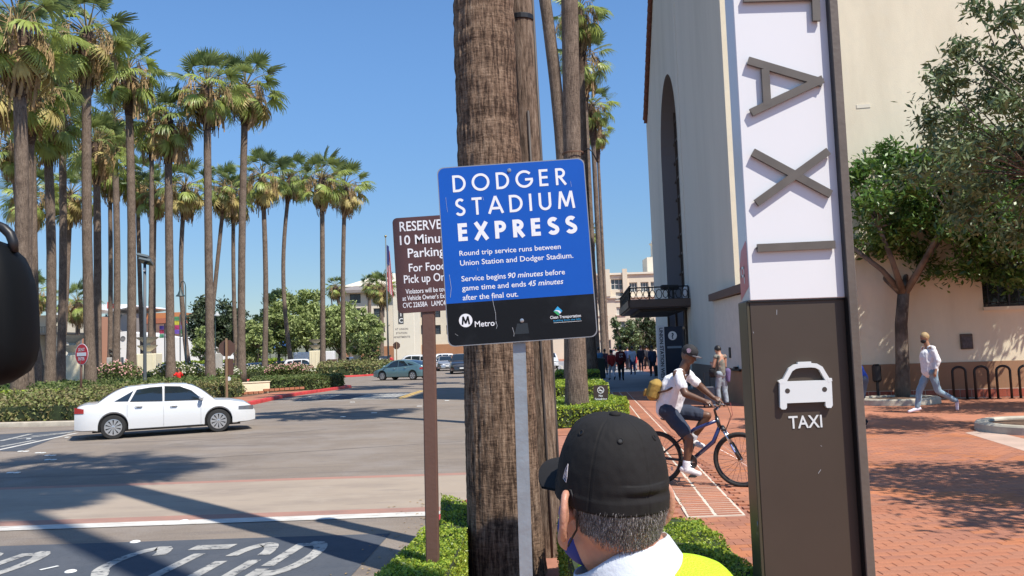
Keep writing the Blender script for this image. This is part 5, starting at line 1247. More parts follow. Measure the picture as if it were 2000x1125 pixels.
for kd, lb, px, Y, an, pm in (
 ('suv','white sport utility car half hidden behind the teal hatchback',803,92,172,white_c),
 ('suv','white sport utility car right of the brown sign post',856,112,-150,white_c),
 ('suv','dark sport utility car parked beside the flagpole',743,98,115,grey_c),
 ('sedan','dark sedan with red tail lamps left of the parked dark sport utility car',716,96,60,black_c),
 ('suv','white car with dark rear window behind the rightmost tall palm',690,110,70,white_c),
 ('suv','white sport utility car just left of the cream pillar with roses below',594,93,10,white_c),
 ('sedan','dark blue sedan behind the pink rose bushes',551,104,172,paint('dark_blue_car_paint', (.02,.03,.07), .3)),
 ('sedan','grey sedan behind the fifth palm from the right',505,90,8,silver_c),
 ('sedan','white sedan between the white rose bushes',452,100,6,white_c),
 ('sedan','pale sedan behind the white roses at the dark palm',388,98,10,silver_c),
 ('sedan','blue sedan behind the white roses',412,104,-174,paint('blue_car_paint', (.05,.09,.30), .3)),
 ('sedan','white sedan far left of the dark trunked palm',322,99,8,white_c),
 ('suv','black van behind the thick based palm',198,88,80,black_c),
 ('sedan','pale car at the left edge behind the thin palms',63,92,14,silver_c),
 ('hatch','pale green hatchback far right of the brown sign post',846,124,-160,teal_c),
 ('sedan','white car glimpsed left of the banded palm',1072,80,-92,white_c),
 ('sedan','red car at the far end of the walk',1190,112,180,redc_),
 ('sedan','silver car at the far end of the walk',1235,118,180,silver_c)):
    carpx(kd, lb, px, Y, an, pm)
# ================================================================== STREET FURNITURE
sp = mat('sign_post_brown', (.12,.062,.045), rough=.55, var=.06, vs_=6, bump=.1)
sign_red = mat('sign_red', (.55,.015,.03), rough=.4); sign_brown = mat('sign_back_brown', (.10,.055,.04), rough=.6)
CAPH = None
def fit_text(s, x0, yb, cap, width, m, parent, z=.0015, bold=0, shear=0, align='LEFT', name='lettering'):
    global CAPH
    if CAPH is None:
        hm_ = text_mesh('H', 1, m); CAPH = max(v.co.y for v in hm_.vertices)
    size = cap/CAPH; me = text_mesh(s, size, m, bold=bold*size, shear=shear)
    xs_ = [v.co.x for v in me.vertices]; w_ = max(xs_)-min(xs_); k = (width/w_) if width else 1; mn = min(xs_)
    for v in me.vertices: v.co.x = (v.co.x-mn)*k
    off = x0 if align == 'LEFT' else x0-(w_*k)/2
    o = part(name, me, None, parent); o.location = (off, yb, z); return o
def rrect(w_, h_, r, n=6):
    P = []
    for cx, cy, a0 in ((w_-r,-r,0),(r,-r,90),(r,-h_+r,180),(w_-r,-h_+r,270)):
        P += [(cx+r*cos(radians(a0+90*i/n)), cy+r*sin(radians(a0+90*i/n))) for i in range(n+1)]
    return P
# --- blue express sign on grey post
blue_s = mat('sign_blue', (.003,.085,.43), rough=.5, var=.04, vs_=3, spec=.3); black_s = layered('sign_black', [(.006,.007,.009), ((.02,.023,.028), 3, .5, .8, (1,1,1), 7)], bump=.05, rough=.5, spec=.2); edge_m = mat('sign_edge', (.35,.35,.36), rough=.4, metal=.6)
SY = 3.4; tl, tr, bl, br_ = at(853,328,SY), at(1140.5,308,SY), at(871,676,SY), at(1161,660,SY)
pb = at(1030,1125,SY+.04)
TX = thing('express_sign', 'large blue and black bus stop sign on a grey post in front of the palm', 'sign', (at(1016.5,690,SY+.04).x-.004, SY+.04, 0))
ptop = at(994,330,SY+.04); pmid = at(1016,690,SY+.04)
loc0 = TX.location
mb = MB(); w2 = .0265
lean = (at(1014,672,SY+.04).x-at(1027,1100,SY+.04).x)/(at(1014,672,SY+.04).z-at(1027,1100,SY+.04).z)
def polex(z): return (at(1014,672,SY+.04).x-loc0.x)+lean*(z-at(1014,672,SY+.04).z)
prof = [(-w2,.012),(-w2*.62,.012),(-w2*.5,-.012),(w2*.5,-.012),(w2*.62,.012),(w2,.012),(w2,.018),(w2*.45,.018),(w2*.36,-.006),(-w2*.36,-.006),(-w2*.45,.018),(-w2,.018)]
mb.loft([[(polex(z)+x*1.0, y-.004, z) for x, y in [(-w2,-.014),(w2,-.014),(w2,.02),(-w2,.02)]] for z in (0,.5,1,1.5,2,2.3,at(1000,335,SY).z)])
part('post', mb, galv, TX, 40)
ex = (tr-tl); SW = ex.length; ex.normalize(); ey = (tl-bl); SH = ey.length; ey.normalize()
SHt = (SH+(tr-br_).length)/2
ez = ex.cross(ey).normalized(); ey = ez.cross(ex)
Mw = Matrix(((ex.x,ey.x,ez.x,tl.x),(ex.y,ey.y,ez.y,tl.y),(ex.z,ey.z,ez.z,tl.z),(0,0,0,1)))
outline = rrect(SW, SHt, .028)
U = SW/780.0                     # photo units on the sign
yb_ = -722*U
mb = MB(); mb.prism([(x,y) for x,y in outline], -.003, 0); pn = part('panel', mb, edge_m, TX); pn.matrix_local = Matrix.Translation(-loc0) @ Mw
ins = .0035
top_poly = [(max(ins,min(SW-ins,x)), min(-ins,y)) for x, y in outline if y > yb_]; bot = [(max(ins,min(SW-ins,x)), max(-SHt+ins,y)) for x, y in outline if y <= yb_]
bl_poly = [p for p in outline if p[1] > yb_]
def shrink(P): return [(x+(SW/2-x)*.012, y+(-SHt/2-y)*.010) for x, y in P]
SO = shrink(outline); cut = yb_
A_ = [p for p in SO if p[1] > cut]; B_ = [p for p in SO if p[1] <= cut]
lx, rx = min(p[0] for p in SO), max(p[0] for p in SO)
def ordered(P): c = (sum(p[0] for p in P)/len(P), sum(p[1] for p in P)/len(P)); return sorted(P, key=lambda p: atan2(p[1]-c[1], p[0]-c[0]))
mb = MB(); P = ordered(A_+[(lx,cut),(rx,cut)]); mb.add([(x,y,.0006) for x,y in P], [tuple(range(len(P)))]); part('blue_face', mb, blue_s, pn)
mb = MB(); P = ordered(B_+[(lx,cut),(rx,cut)]); mb.add([(x,y,.0006) for x,y in P], [tuple(range(len(P)))]); part('black_face', mb, black_s, pn)
wh = mat('sign_white', (.76,.77,.80), rough=.45)
for s, x, top_, cap, wd, wt in (('DODGER',76,47,90,602,.145),('STADIUM',83,172,92,632,.145),('EXPRESS',88,304,94,628,.225)):
    o = part('lettering', stroke_text(s, x*U, -(top_+cap)*U, cap*U, wd*U, wt, .0012), wh, pn)
for s, x, base, cap, wd in (('Round trip service runs between',90,475,26,532),('Union Station and Dodger Stadium.',90,527,27,594),('Service begins',92,610,27,232),('before',532,610,27,102),('game time and ends',92,659,27,334),('after the final out.',92,709,27,290)):
    fit_text(s, x*U, -base*U, cap*U, wd*U, wh, pn, .0012, bold=.008)
fit_text('90 minutes', 336*U, -610*U, 27*U, 184*U, wh, pn, .0012, bold=.010, shear=.22)
fit_text('45 minutes', 438*U, -659*U, 27*U, 184*U, wh, pn, .0012, bold=.010, shear=.22)
mb = MB(); mb.X = Matrix.Translation((100*U,-815*U,.0009)); mb.lathe([(35*U,0),(35*U,.0004)], 28); lg = part('emblem_disc', mb, wh, pn)
part('lettering', stroke_text('M', 79*U, -836*U, 42*U, 42*U, .2, .0019), black_s, pn)
fit_text('Metro', 146*U, -852*U, 29*U, 103*U, wh, pn, .0012, bold=.010)
def flat(poly, z, m, nm, parent): mb = MB(); mb.add([(x*U,y*U,z) for x,y in poly], [tuple(range(len(poly)))]); return part(nm, mb, m, parent)
flat([(560,-800),(583,-822),(606,-800),(583,-775)], .0010, mat('logo_blue', (.02,.32,.62)), 'logo_diamond', pn)
flat([(560,-801),(583,-823),(590,-816),(582,-805),(569,-798)], .0013, mat('logo_green', (.04,.35,.12)), 'logo_hill', pn)
flat([(563,-798),(580,-800),(592,-812),(583,-822),(599,-807),(590,-797),(575,-794)], .0016, wh, 'logo_road', pn)
fit_text('Clean Transportation', 540*U, -838*U, 15*U, 160*U, wh, pn, .0019, bold=.008)
fit_text('building from the hills', 556*U, -853*U, 9*U, 142*U, mat('logo_blue', (.02,.32,.62)), pn, .0012)
mb = MB(); mb.box((556*U,-860*U,.001),(702*U,-858.5*U,.0013)); part('rule', mb, wh, pn)
for (x, y) in ((381,-4-36),(392,-836)):
    mb = MB(); mb.X = Matrix.Translation((x*U,y*U,.001)); mb.lathe([(.0085,0),(.0085,.001),(.006,.0015),(.0055,.005),(.001,.0055)], 12); part('bolt', mb, mat('bolt_steel', (.45,.45,.46), rough=.3, metal=.8), pn)
flat([(366,-850),(420,-850),(425,-905),(350,-905)], .0011, mat('smudge_dark', (.02,.025,.032), rough=.25), 'smudge', pn)
scr = mat('scratch', (.45,.47,.5), rough=.6)
for P in ([(246,-705),(250,-740),(258,-790),(256,-845)],[(256,-822),(262,-855),(256,-868)],[(340,-868),(347,-900),(344,-915)],[(30,-570),(36,-640),(28,-690)],[(40,-880),(55,-892)],[(232,-170),(236,-190)],[(180,-545),(181,-560)],[(37,-160),(42,-240)],[(700,-120),(702,-150)]):
    mb = MB(); ribbon(mb, [(x*U,y*U) for x, y in P], .0012 if len(P) > 2 else .0008, .0022); part('scratch', mb, scr, pn)
# --- brown reserved sign
RY = 5.3; tl = at(766,426.5,RY); tr = at(905,417,RY); bl = at(772.5,613,RY)
RS_ = thing('reserved_parking_sign', 'brown reserved parking sign on a square brown post, half behind the blue sign', 'sign', (at(841,900,RY+.05).x, RY+.05, 0))
ex = (tr-tl).normalized(); ey = (tl-bl); RH = ey.length; ey.normalize(); ez = ex.cross(ey).normalized(); ey = ez.cross(ex); RW = .457*124/138
Mw = Matrix(((ex.x,ey.x,ez.x,tl.x),(ex.y,ey.y,ez.y,tl.y),(ex.z,ey.z,ez.z,tl.z),(0,0,0,1)))
mb = MB(); xb_ = at(849,1125,RY+.05).x-RS_.location.x-.01; xt_ = at(837,612,RY+.05).x-RS_.location.x; zb_, zt_ = at(849,1125,RY+.05).z, at(837,612,RY+.05).z
lx_ = lambda z: xb_+(xt_-xb_)*(z-zb_)/(zt_-zb_)
mb.loft([[(lx_(z)+x, y, z) for x, y in ((-.041,-.036),(-.035,-.042),(.035,-.042),(.041,-.036),(.041,.036),(.035,.042),(-.035,.042),(-.041,.036))] for z in (0,.6,1.2,1.8,2.4)]); part('post', mb, sp, RS_, 30)
mb = MB(); mb.prism(rrect(RW, RH, .03), -.003, 0); rp = part('panel', mb, mat('sign_brown', (.085,.035,.032), rough=.4, coat=.2), RS_); rp.matrix_local = Matrix.Translation(-RS_.location) @ Mw
k = RW/124.0
for s, base, cap, wd in (('RESERVED',27,18.5,99),('10 Minute',54,18,101),('Parking',80,17.5,73),('For Food',108,15.5,72),('Pick up Only',130,15.5,94),('Violators will be towed',151,9.0,90),('at Vehicle Owner\'s Expense',164,9.0,104),('CVC 22658A   LAMC4 80.71',178,9.5,104)):
    fit_text(s, 63*k, -base*k, cap*k, wd*k, wh, rp, .001, bold=.010, align='CENTER')
# --- wooden pole with conduit, hidden sign plate behind the palm
PO = thing('utility_pole', 'weathered wooden utility pole with dark conduits hugging the near palm', 'pole', (.245,7.3,0))
wood = bark_nodes('weathered_wood', (.05,.035,.026), (.18,.125,.09), (.36,.28,.21), .15)
def wood_trunk(zh, r0):
    mb = MB(); R = []; z = -.1
    while z < zh:
        ring = []
        for j in range(90):
            a = 2*pi*j/90; ca, sa = cos(a), sin(a); cr = noise.noise((ca*7,sa*7,z*.35)); cr2 = noise.noise((ca*20,sa*20,z*.9+9))
            ring.append((ca*(r0-.002*z-max(0,.12-abs(cr))*.09-max(0,.15-abs(cr2))*.03)-.017*z, sa*(r0-.002*z), z))
        R.append(ring); z += .035 if z < 7 else .5
    mb.loft(R); return mb
part('pole', wood_trunk(5.15, .128), wood, PO, True)
for dx, r_, m_ in ((.118,.013,mat('conduit_dark', (.06,.05,.045), rough=.6)),(.02,.011,MC['conduit_dark'])):
    mb = MB(); mb.tube([(dx-.017*z, -.125 if dx < .1 else -.04, z) for z in (0,1,2,3,3.9 if dx < .1 else 5.1)], r_, 8); part('conduit', mb, m_, PO, True)
mb = MB(); mb.lathe([(.126,0),(.129,.005),(.129,.045),(.126,.05)], 24, c=(-.017*4.7,0,4.76)); part('strap', mb, darkmetal, PO)
# steel band and wire on the banded palm
bd = at(1107,300,19.4); T = thing('steel_band', 'rusty steel band with a short cable clamped round the banded palm trunk', 'band', (1.42+.02+(at(1103,-520,19.5).x-1.42)*bd.z/at(1103,-520,19.5).z,19.5,bd.z))
mb = MB()
for z in (0,-.22): mb.lathe([(.262,0),(.268,.005),(.268,.035),(.262,.04)], 20, c=(0,0,z), cap=False)
part('band', mb, mat('rusty_steel', (.16,.09,.06), rough=.7, metal=.4), T); mb = MB(); mb.tube([(.25,-.1,.02),(.36,-.12,.1),(.45,-.12,.03),(.58,-.1,-.25)], .02, 6); part('cable', mb, darkmetal, T, True)
# --- taxi pylon
PY_ = 4.5
xl = (at(1463,587,PY_).x+at(1433,0,PY_).x)/2; xr = (at(1648,580,PY_).x+at(1618,0,PY_).x)/2; zb0 = at(1555,584,PY_).z
TP = thing('taxi_pylon', 'tall brown and white taxi pylon with letters reading downwards', 'sign', ((xl+xr)/2, PY_, 0))
bx, by = TP.location.x, PY_; hw = (xr-xl)/2
bronze = mat('bronze_panel', (.068,.051,.038), rough=.42, metal=.15, var=.07, vs_=1.5, bump=.04, bs=4); bronze2 = mat('bronze_fin', (.135,.11,.09), rough=.45, metal=.15, var=.14, vs_=4, bump=.1)
acry = mat('white_acrylic', (.735,.735,.75), rough=.25, var=.012, vs_=1); gap_m = mat('gap_and_shade_black', (.006,.006,.007), rough=.4)
mb = MB(); mb.bbox((-hw,0,zb0-0),(hw,.17,4.2),.004); part('white_box', mb, acry, TP)
mb = MB(); mb.bbox((-hw,.012,0),(hw-.004,.17,zb0-.006),.004); lower = part('lower_panel', mb, bronze, TP)
mb = MB(); mb.box((hw-.004,.03,0),(hw+.02,.19,4.2)); part('gap', mb, gap_m, TP)
fx0 = at(1658,590,PY_-.045).x-bx; fx1 = at(1675.5,590,PY_-.045).x-bx
mb = MB(); mb.bbox((fx0,-.045,0),(fx1,.19,4.2),.004); part('fin', mb, bronze2, TP)
mb = MB(); mb.box((fx0-.003,-.042,0),(fx0-.0005,.02,4.2)); part('fin_side_shade', mb, gap_m, TP)  # black strip painting the shade on the fin's left side
mb = MB(); mb.bbox((-hw-.018,.012,0),(-hw-.001,.175,zb0-.004),.003); part('side_cover', mb, mat('olive_bronze', (.075,.066,.042), rough=.35, metal=.2), TP)
mb = MB(); mb.bbox((-hw-.014,.003,zb0-.012),(hw+.0,.165,zb0-.001),.002); part('seam', mb, gap_m, TP)
# pink printed side graphic of the white box, and a lock
sidem = mat('pink_side_print', (.62,.17,.20), rough=.3); mb = MB()
z = lambda py: at(1450,py,PY_).z
mb.add([(-hw-.001,.005,z(560)),(-hw-.001,.168,z(585)),(-hw-.001,.168,z(520)),(-hw-.001,.12,z(487)),(-hw-.001,.02,z(470)),(-hw-.001,.005,z(475))], [(0,5,4,3,2,1)]); part('side_graphic', mb, sidem, TP)
for y0, y1, p0, p1 in ((.07,.14,518,523),(.07,.14,534,539),(.07,.085,518,552),(.125,.14,518,539)):
    mb = MB(); mb.add([(-hw-.002,y0,z(p1)),(-hw-.002,y1,z(p1)),(-hw-.002,y1,z(p0)),(-hw-.002,y0,z(p0))], [(0,3,2,1)]); part('side_stroke', mb, acry, TP)
q = at(1484,1048,PY_-.0); mb = MB(); mb.ell((-hw-.008, .05, q.z), (.012,.02,.03), 10, 8); mb.tube([(-hw-.012,.045,q.z+.01),(-hw-.016,.03,q.z+.075)], .006, 6); part('lock', mb, mat('lock_metal', (.25,.22,.22), rough=.35, metal=.7), TP, True)
# letters, turned a quarter so that they read downwards
lt = mat('letter_bronze', (.12,.105,.09), rough=.45, metal=.1, var=.1, vs_=10)
def LPt(px, py): q = at(px, py, PY_); return (q.x-bx, q.z)
def bar(mb, a, b, w_, d0=-.028, d1=-.010):
    a, b = V(a), V(b); t = (b-a).normalized(); n = V((-t.y,t.x))*w_/2; P = [a-n,b-n,b+n,a+n]
    mb.add([(p.x,d0,p.y) for p in P]+[(p.x,d1,p.y) for p in P], [(0,1,2,3),(7,6,5,4),(0,4,5,1),(1,5,6,2),(2,6,7,3),(3,7,4,0)])
wbar = 15.5/1600*PY_
def letter(segs):
    mb = MB()
    for i, (a, b) in enumerate(segs): bar(mb, LPt(*a), LPt(*b), wbar, -.028-.0004*i, -.010)
    o = part('letter', mb, lt, TP); return o
letter([((1450,0),(1588,-4)),((1592,44),(1588,-60))]); letter([((1459,121),(1604,164)),((1465,222),(1604,157)),((1492,138),(1496,208))])
letter([((1468,299),(1620,381)),((1615,297),(1475,398))]); letter([((1477,485.5),(1628,478.5))])
mb = MB()
for px, py in ((1477,485),(1625,480),(1464,125),(1467,218),(1600,162),(1493,170),(1470,302),(1478,394),(1612,302),(1616,378),(1545,345),(1455,0),(1590,30),(1590,5)):
    x, zz = LPt(px, py); mb.tube([(x,-.02,zz),(x,.0,zz)], .006, 6)
part('standoff', mb, lt, TP)
# taxi symbol
sym = mat('symbol_white', (.66,.69,.69), rough=.4); TZ = .012
def P3(px, py): q = at(px, py, PY_+TZ); return (q.x-bx, q.z)
mb = MB()
def poly3(P, d0, d1):
    n = len(P); 
    if sum(P[i-1][0]*P[i][1]-P[i][0]*P[i-1][1] for i in range(n)) < 0: P = P[::-1]
    mb.add([(x,d0,z) for x,z in P]+[(x,d1,z) for x,z in P], [tuple(range(n)), tuple(range(2*n-1,n-1,-1))]+[(i,n+i,n+(i+1)%n,(i+1)%n) for i in range(n)])
poly3([P3(*p) for p in ((1520,749),(1524,745),(1617,742),(1621,746),(1623,791),(1620,796),(1612,796),(1609,792),(1609,784),(1534,787),(1534,796),(1531,799),(1524,799),(1521,795))], -.014, .008)
arcp = [P3(*p) for p in ((1527,748),(1534,735),(1541,722),(1550,716),(1560,714),(1580,713),(1591,714),(1600,719),(1607,731),(1615,744))]
IN_, OU_ = [], []
for i_, p in enumerate(arcp):
    a_, b_ = V(arcp[max(i_-1,0)]), V(arcp[min(i_+1,len(arcp)-1)]); t = (b_-a_).normalized(); n = V((-t.y,t.x))*.012; OU_.append(tuple(V(p)+n)); IN_.append(tuple(V(p)-n))
poly3(OU_+IN_[::-1], -.0142, .008)
poly3([P3(*p) for p in ((1555,716),(1555,707),(1581,706),(1581,715))], -.0144, .008)
poly3([P3(*p) for p in ((1517,744),(1526,740),(1528,748),(1521,750))], -.0146, .008); poly3([P3(*p) for p in ((1612,740),(1621,738),(1622,744),(1615,747))], -.0146, .008)
part('taxi_symbol', mb, sym, TP)
mb = MB()
for px, py in ((1535,763),(1607,760)): x, zz = P3(px, py); mb.X = Matrix.Translation((x,-.0145,zz)) @ Matrix.Rotation(pi/2,4,'X'); mb.lathe([(.0135,0),(.0135,.0006)], 18)
part('lamp_hole', mb, mat('hole_dark', (.05,.04,.033), rough=.6), TP)
a, b = P3(1541,837), P3(1606,834.5)
o = fit_text('TAXI', 0, 0, .0655, b[0]-a[0], sym, TP, bold=.012); o.rotation_euler = (pi/2,-.012,0); o.location = (a[0], .008, a[1])
for px, py, dx, dy in ((1517,605,0,10),(1598,925,5,-8),(1603,870,2,2),(1471,648,1,3)):
    x, zz = P3(px, py); mb = MB(); bar(mb, (x,zz), P3(px+dx, py+dy), .0018, .0105, .0118); part('scratch', mb, scr, TP)
# --- black vehicle mirror at the left edge
MY = 1.0; MR = thing('vehicle_mirror', 'black rounded vehicle mirror and its arm cutting in at the left edge', 'mirror', (at(0,640,MY).x-.05, MY, 0))
ol = [(-60,462),(-20,464),(8,470),(24,484),(37,510),(47,545),(53,590),(56,640),(55,685),(49,715),(36,738),(18,750),(-10,757),(-60,758),(-100,745),(-125,700),(-130,600),(-120,500),(-100,470)]
P = [at(px-12, py, MY) for px, py in ol]; c = sum(P, V((0,0,0)))/len(P); mb = MB(); rings = []
for sc_, dy in ((.3,-.030),(.72,-.026),(.90,-.018),(.97,-.008),(1.0,.004),(.985,.02),(.9,.045),(.6,.065),(.2,.07)):
    rings.append([((c+(p-c)*sc_).x-MR.location.x, dy, (c+(p-c)*sc_).z) for p in P])
mb.loft(rings); part('housing', mb, mat('mirror_black', (.004,.005,.006), rough=.6, spec=.12), MR, True)
mb = MB(); pts = [at(px,py,MY) for px,py in ((-110,430),(-60,430),(-25,434),(-4,443),(8,455),(14,470),(14,490))]; mb.tube([(p.x-MR.location.x,.012,p.z) for p in pts], .006, 10); part('arm', mb, darkmetal, MR, True)
mb = MB(); mb.tube([(-.12,.04,0),(-.12,.04,at(0,640,MY).z)], .02, 8); part('bracket', mb, darkmetal, MR)
# --- poles and small signs across the road
def simple(px, pyb, Y): p = at(px, pyb, Y); return V((p.x, Y, 0))
b = simple(157,790,33); T = thing('do_not_enter_sign', 'red and white oval do not enter sign on a brown post', 'sign', b)
hz_ = at(161,692,33).z; mb = MB(); mb.tube([(0,.03,0),(.02,.03,hz_+.3)], .05, 8); part('post', mb, sp, T, True)
def disc_sign(T, x, z, r, m, rot=0, n=32, nm='panel', y=-.03, sx=1):
    mb = MB(); mb.X = Matrix.Translation((x,y,z)) @ Matrix.Rotation(rot,4,'Z') @ Matrix.Rotation(pi/2,4,'X') @ Matrix.Diagonal((sx,1,1,1)); mb.lathe([(r,-.005),(r,.005)], n); return part(nm, mb, m, T)
disc_sign(T, .06, hz_, .43, wh, -.52); rd = disc_sign(T, .06, hz_, .405, sign_red, -.52, y=-.038)
R3 = Matrix.Translation((.06,-.045,hz_)) @ Matrix.Rotation(-.52,4,'Z')
mb = MB(); mb.X = R3; mb.box((-.3,-.006,-.07),(.3,0,.07)); part('bar', mb, wh, T)
for s, zz in (('DO NOT',.13),('ENTER',-.24)):
    o = fit_text(s, 0, 0, .12, .42, wh, T, bold=.02); o.matrix_local = Matrix.Translation((.06,-.047,hz_)) @ Matrix.Rotation(-.52,4,'Z') @ Matrix.Translation((-.21,-.003,zz)) @ Matrix.Rotation(pi/2,4,'X')
def stopback(px, pyb, Y, pyc, label, second=True, r=.40):
    b = simple(px, pyb, Y); T = thing('stop_sign_back', label, 'sign', b, group=None); zc_ = at(px,pyc,Y).z
    mb = MB(); mb.bbox((-.045,-.05,0),(.045,.05,zc_+.45),.01); part('post', mb, mat('post_tan', (.26,.17,.10), rough=.7), T)
    mb = MB(); mb.X = Matrix.Translation((0,.07,zc_)) @ Matrix.Rotation(pi/2,4,'X') @ Matrix.Rotation(pi/8,4,'Z'); mb.lathe([(r,-.006),(r,.006)], 8); part('panel', mb, sign_brown, T)
    if second: mb = MB(); mb.box((-.12,.06,zc_-1.25),(.3,.075,zc_-.5)); part('lower_panel', mb, sign_brown, T)
    return T
stopback(443,774,38,680,'brown octagonal back of a stop sign on a tan post behind the white sedan')
stopback(775,706,90,675,'small brown octagonal back of a stop sign right of the flagpole', False, .42)
q = at(447,740,44); T = thing('bollard_sign', 'small white round sign on a short black stake by the low hedge', 'sign', (q.x,44,0)); mb = MB(); mb.tube([(0,0,0),(0,0,q.z-.05)], .02); part('stake', mb, darkmetal, T); disc_sign(T,0,q.z,.12,white_p)
b = simple(283,750,45); T = thing('floodlight_pole', 'slim grey pole with twin square floodlights before the cream pillar', 'lamp post', b)
zt_ = at(284,513,45).z; mb = MB(); mb.lathe([(.11,0),(.10,.4),(.085,3),(.075,zt_)], 12); part('pole', mb, mat('pole_grey', (.09,.10,.11), rough=.5), T, True)
for k, (dz, dx) in enumerate(((.05,.12),(.28,.0))):
    mb = MB(); mb.X = Matrix.Translation((dx,-.1,zt_+dz)) @ Matrix.Rotation(.25,4,'Y') @ Matrix.Rotation(-.35,4,'X'); mb.bbox((-.33,-.3,-.07),(.33,.3,.09),.03); h = part('floodlight', mb, mat('flood_grey', (.13,.16,.17), rough=.4), T)
    mb = MB(); mb.X = Matrix.Translation((dx,-.1,zt_+dz)) @ Matrix.Rotation(.25,4,'Y') @ Matrix.Rotation(-.35,4,'X'); mb.box((-.28,-.25,-.078),(.28,.25,-.072)); part('lens', mb, far_glass, h)
mb = MB(); mb.bbox((-.05,-.14,zt_-.5),(.09,-.07,zt_-.3),.02); part('sensor', mb, white_p, T)
def belllamp(px, Y, label):
    b = simple(px+4, 700, Y); T = thing('street_lamp', label, 'lamp post', b, group='bell shaped street lamps'); zt = at(px,549,Y).z; dx = at(px-6,560,Y).x-at(px+4,560,Y).x
    gm = mat('lamp_green', (.035,.06,.065), rough=.5)
    mb = MB(); mb.tube([(0,0,0),(0,0,1.2),(0,0,zt-.6)], [.13,.08,.06], 10); mb.tube([(dx*.5+cos(a)*abs(dx)*.5, 0, zt-.6+sin(a)*.6) for a in [pi*k/12 for k in range(13)]], .045, 8); part('pole', mb, gm, T, True)
    mb = MB(); mb.lathe([(.05,.0),(.08,-.2),(.2,-.55),(.26,-.7),(.42,-.85),(.42,-.9),(.1,-.85)], 16, c=(dx,0,zt-.55)); part('lamp_shade', mb, gm, T, 50)
    return T
belllamp(359,78,'street lamp with bell shade and curved neck between the palms')
def belllamp_far(px, py, Y, lab):
    b = simple(px, 700, Y); T = thing('street_lamp', lab, 'lamp post', b, group='bell shaped street lamps'); z_ = at(px,py,Y).z
    mb = MB(); mb.tube([(0,0,0),(0,0,z_)], .06, 8); part('pole', mb, MC['lamp_green'], T); mb = MB(); mb.lathe([(.05,.1),(.1,0),(.38,-.4),(.38,-.5),(.1,-.45)], 12, c=(.25,0,z_)); part('lamp_shade', mb, mat('lamp_pale', (.4,.42,.42)), T)
belllamp_far(421,610,110,'smaller far street lamp left of the brown sign back')
# banner poles with coloured banners
for px, py0, py1, Y, cs_, lb in ((322,636,660,96,((.2,.12,.45),(.5,.05,.12),(.1,.35,.2)),'pole banners in purple red and green left of the dark palm'),(352,618,652,92,((.08,.25,.12),(.5,.45,.05),(.45,.04,.15),(.15,.08,.4)),'taller cluster of bright pole banners right of the dark palm')):
    b = simple(px,700,Y); T = thing('banner_pole', lb, 'banner', b); mb = MB(); zt = at(px,py0-4,Y).z; mb.tube([(0,0,0),(0,0,zt)], .07); part('pole', mb, mat('pole_grey', (.1,.1,.1)), T); z1_, z0_ = at(px,py0,Y).z, at(px,py1,Y).z
    nn_ = len(cs_)
    for s in (-1,1):
        for k, c_ in enumerate(cs_):
            mb = MB(); h_ = (z1_-z0_)/nn_; mb.box((.1*s if s > 0 else -.62, -.02, z1_-h_*(k+1)+.02), (.62 if s > 0 else -.1, .02, z1_-h_*k)); part('banner_field', mb, mat('banner_%d_%d' % (px, (k+(s > 0)) % nn_), cs_[(k+(s > 0)) % nn_], rough=.7, var=.5, vs_=3), T)
# flagpole with hanging flag
Y = 92; b = simple(759,716,Y); T = thing('flagpole', 'thin tall flagpole with a hanging striped flag beside the brown sign', 'flagpole', b); zt = at(757,463,Y).z; xt = 0
mb = MB(); mb.tube([(0,0,0),(0,0,zt)], [.11,.06], 8); part('pole', mb, mat('pole_green_grey', (.13,.15,.15), rough=.5), T, True); mb = MB(); mb.ell((0,0,zt+.1),(.14,.14,.14)); part('finial', mb, mat('finial_brass', (.4,.33,.15), metal=.8, rough=.3), T, True)
z1_, z0_ = at(760,478,Y).z, at(762,568,Y).z; H_ = z1_-z0_
for k in range(9):
    w_ = .62; mb = MB(); pts = []
    for i in range(9):
        zz = z1_-H_*i/8; xx = .12+w_*k/9*(.5+.5*i/8)+.0; x2 = .12+w_*(k+1)/9*(.5+.5*i/8); pts.append([(xx, .08*sin(k*1.3), zz-.25*k*.35),(x2, .08*sin((k+1)*1.3), zz-.25*(k+1)*.35)])
    mb.loft(pts, cap=False, closed=False); part('flag_stripe', mb, mat('flag_red', (.5,.03,.04), rough=.8) if k % 2 == 0 else mat('flag_white', (.75,.75,.75), rough=.8), T)
mb = MB(); pts = [[(.11,-.09,z1_-H_*i/8*.42),(.36,-.07,z1_-.2-H_*i/8*.42)] for i in range(9)]; mb.loft(pts, cap=False, closed=False); part('flag_canton', mb, mat('flag_blue', (.02,.03,.15), rough=.8), T)
# no smoking sign in the clipped hedge
q = at(1175,800,20.6); T = thing('no_smoking_sign', 'small brown no smoking sign standing in the clipped hedge', 'sign', (q.x,20.6,0)); z1_, z0_ = at(1175,752,20.6).z, at(1175,796,20.6).z
mb = MB(); mb.prism(rrect(.36, z1_-z0_, .02), -.01, 0); o = part('panel', mb, mat('sign_dark_brown', (.05,.033,.028), rough=.5), T); o.rotation_euler = (pi/2,.02,0); o.location = (-.18,0,z1_)
mb = MB(); mb.box((-.03,.012,0),(.03,.03,z0_+.1)); part('stake', mb, galv, T)
mb = MB(); mb.X = Matrix.Translation((.18,-.12,.002)); R_o = [[(r*cos(2*pi*j/24), r*sin(2*pi*j/24), .001) for j in range(24)] for r in (.085,.070)]; mb.loft(R_o, cap=False); 
ribbon(mb, [(-.055,.055),(.055,-.055)], .014, .0012); ribbon(mb, [(-.05,-.012),(.045,-.012)], .018, .0005); part('symbol', mb, wh, o)
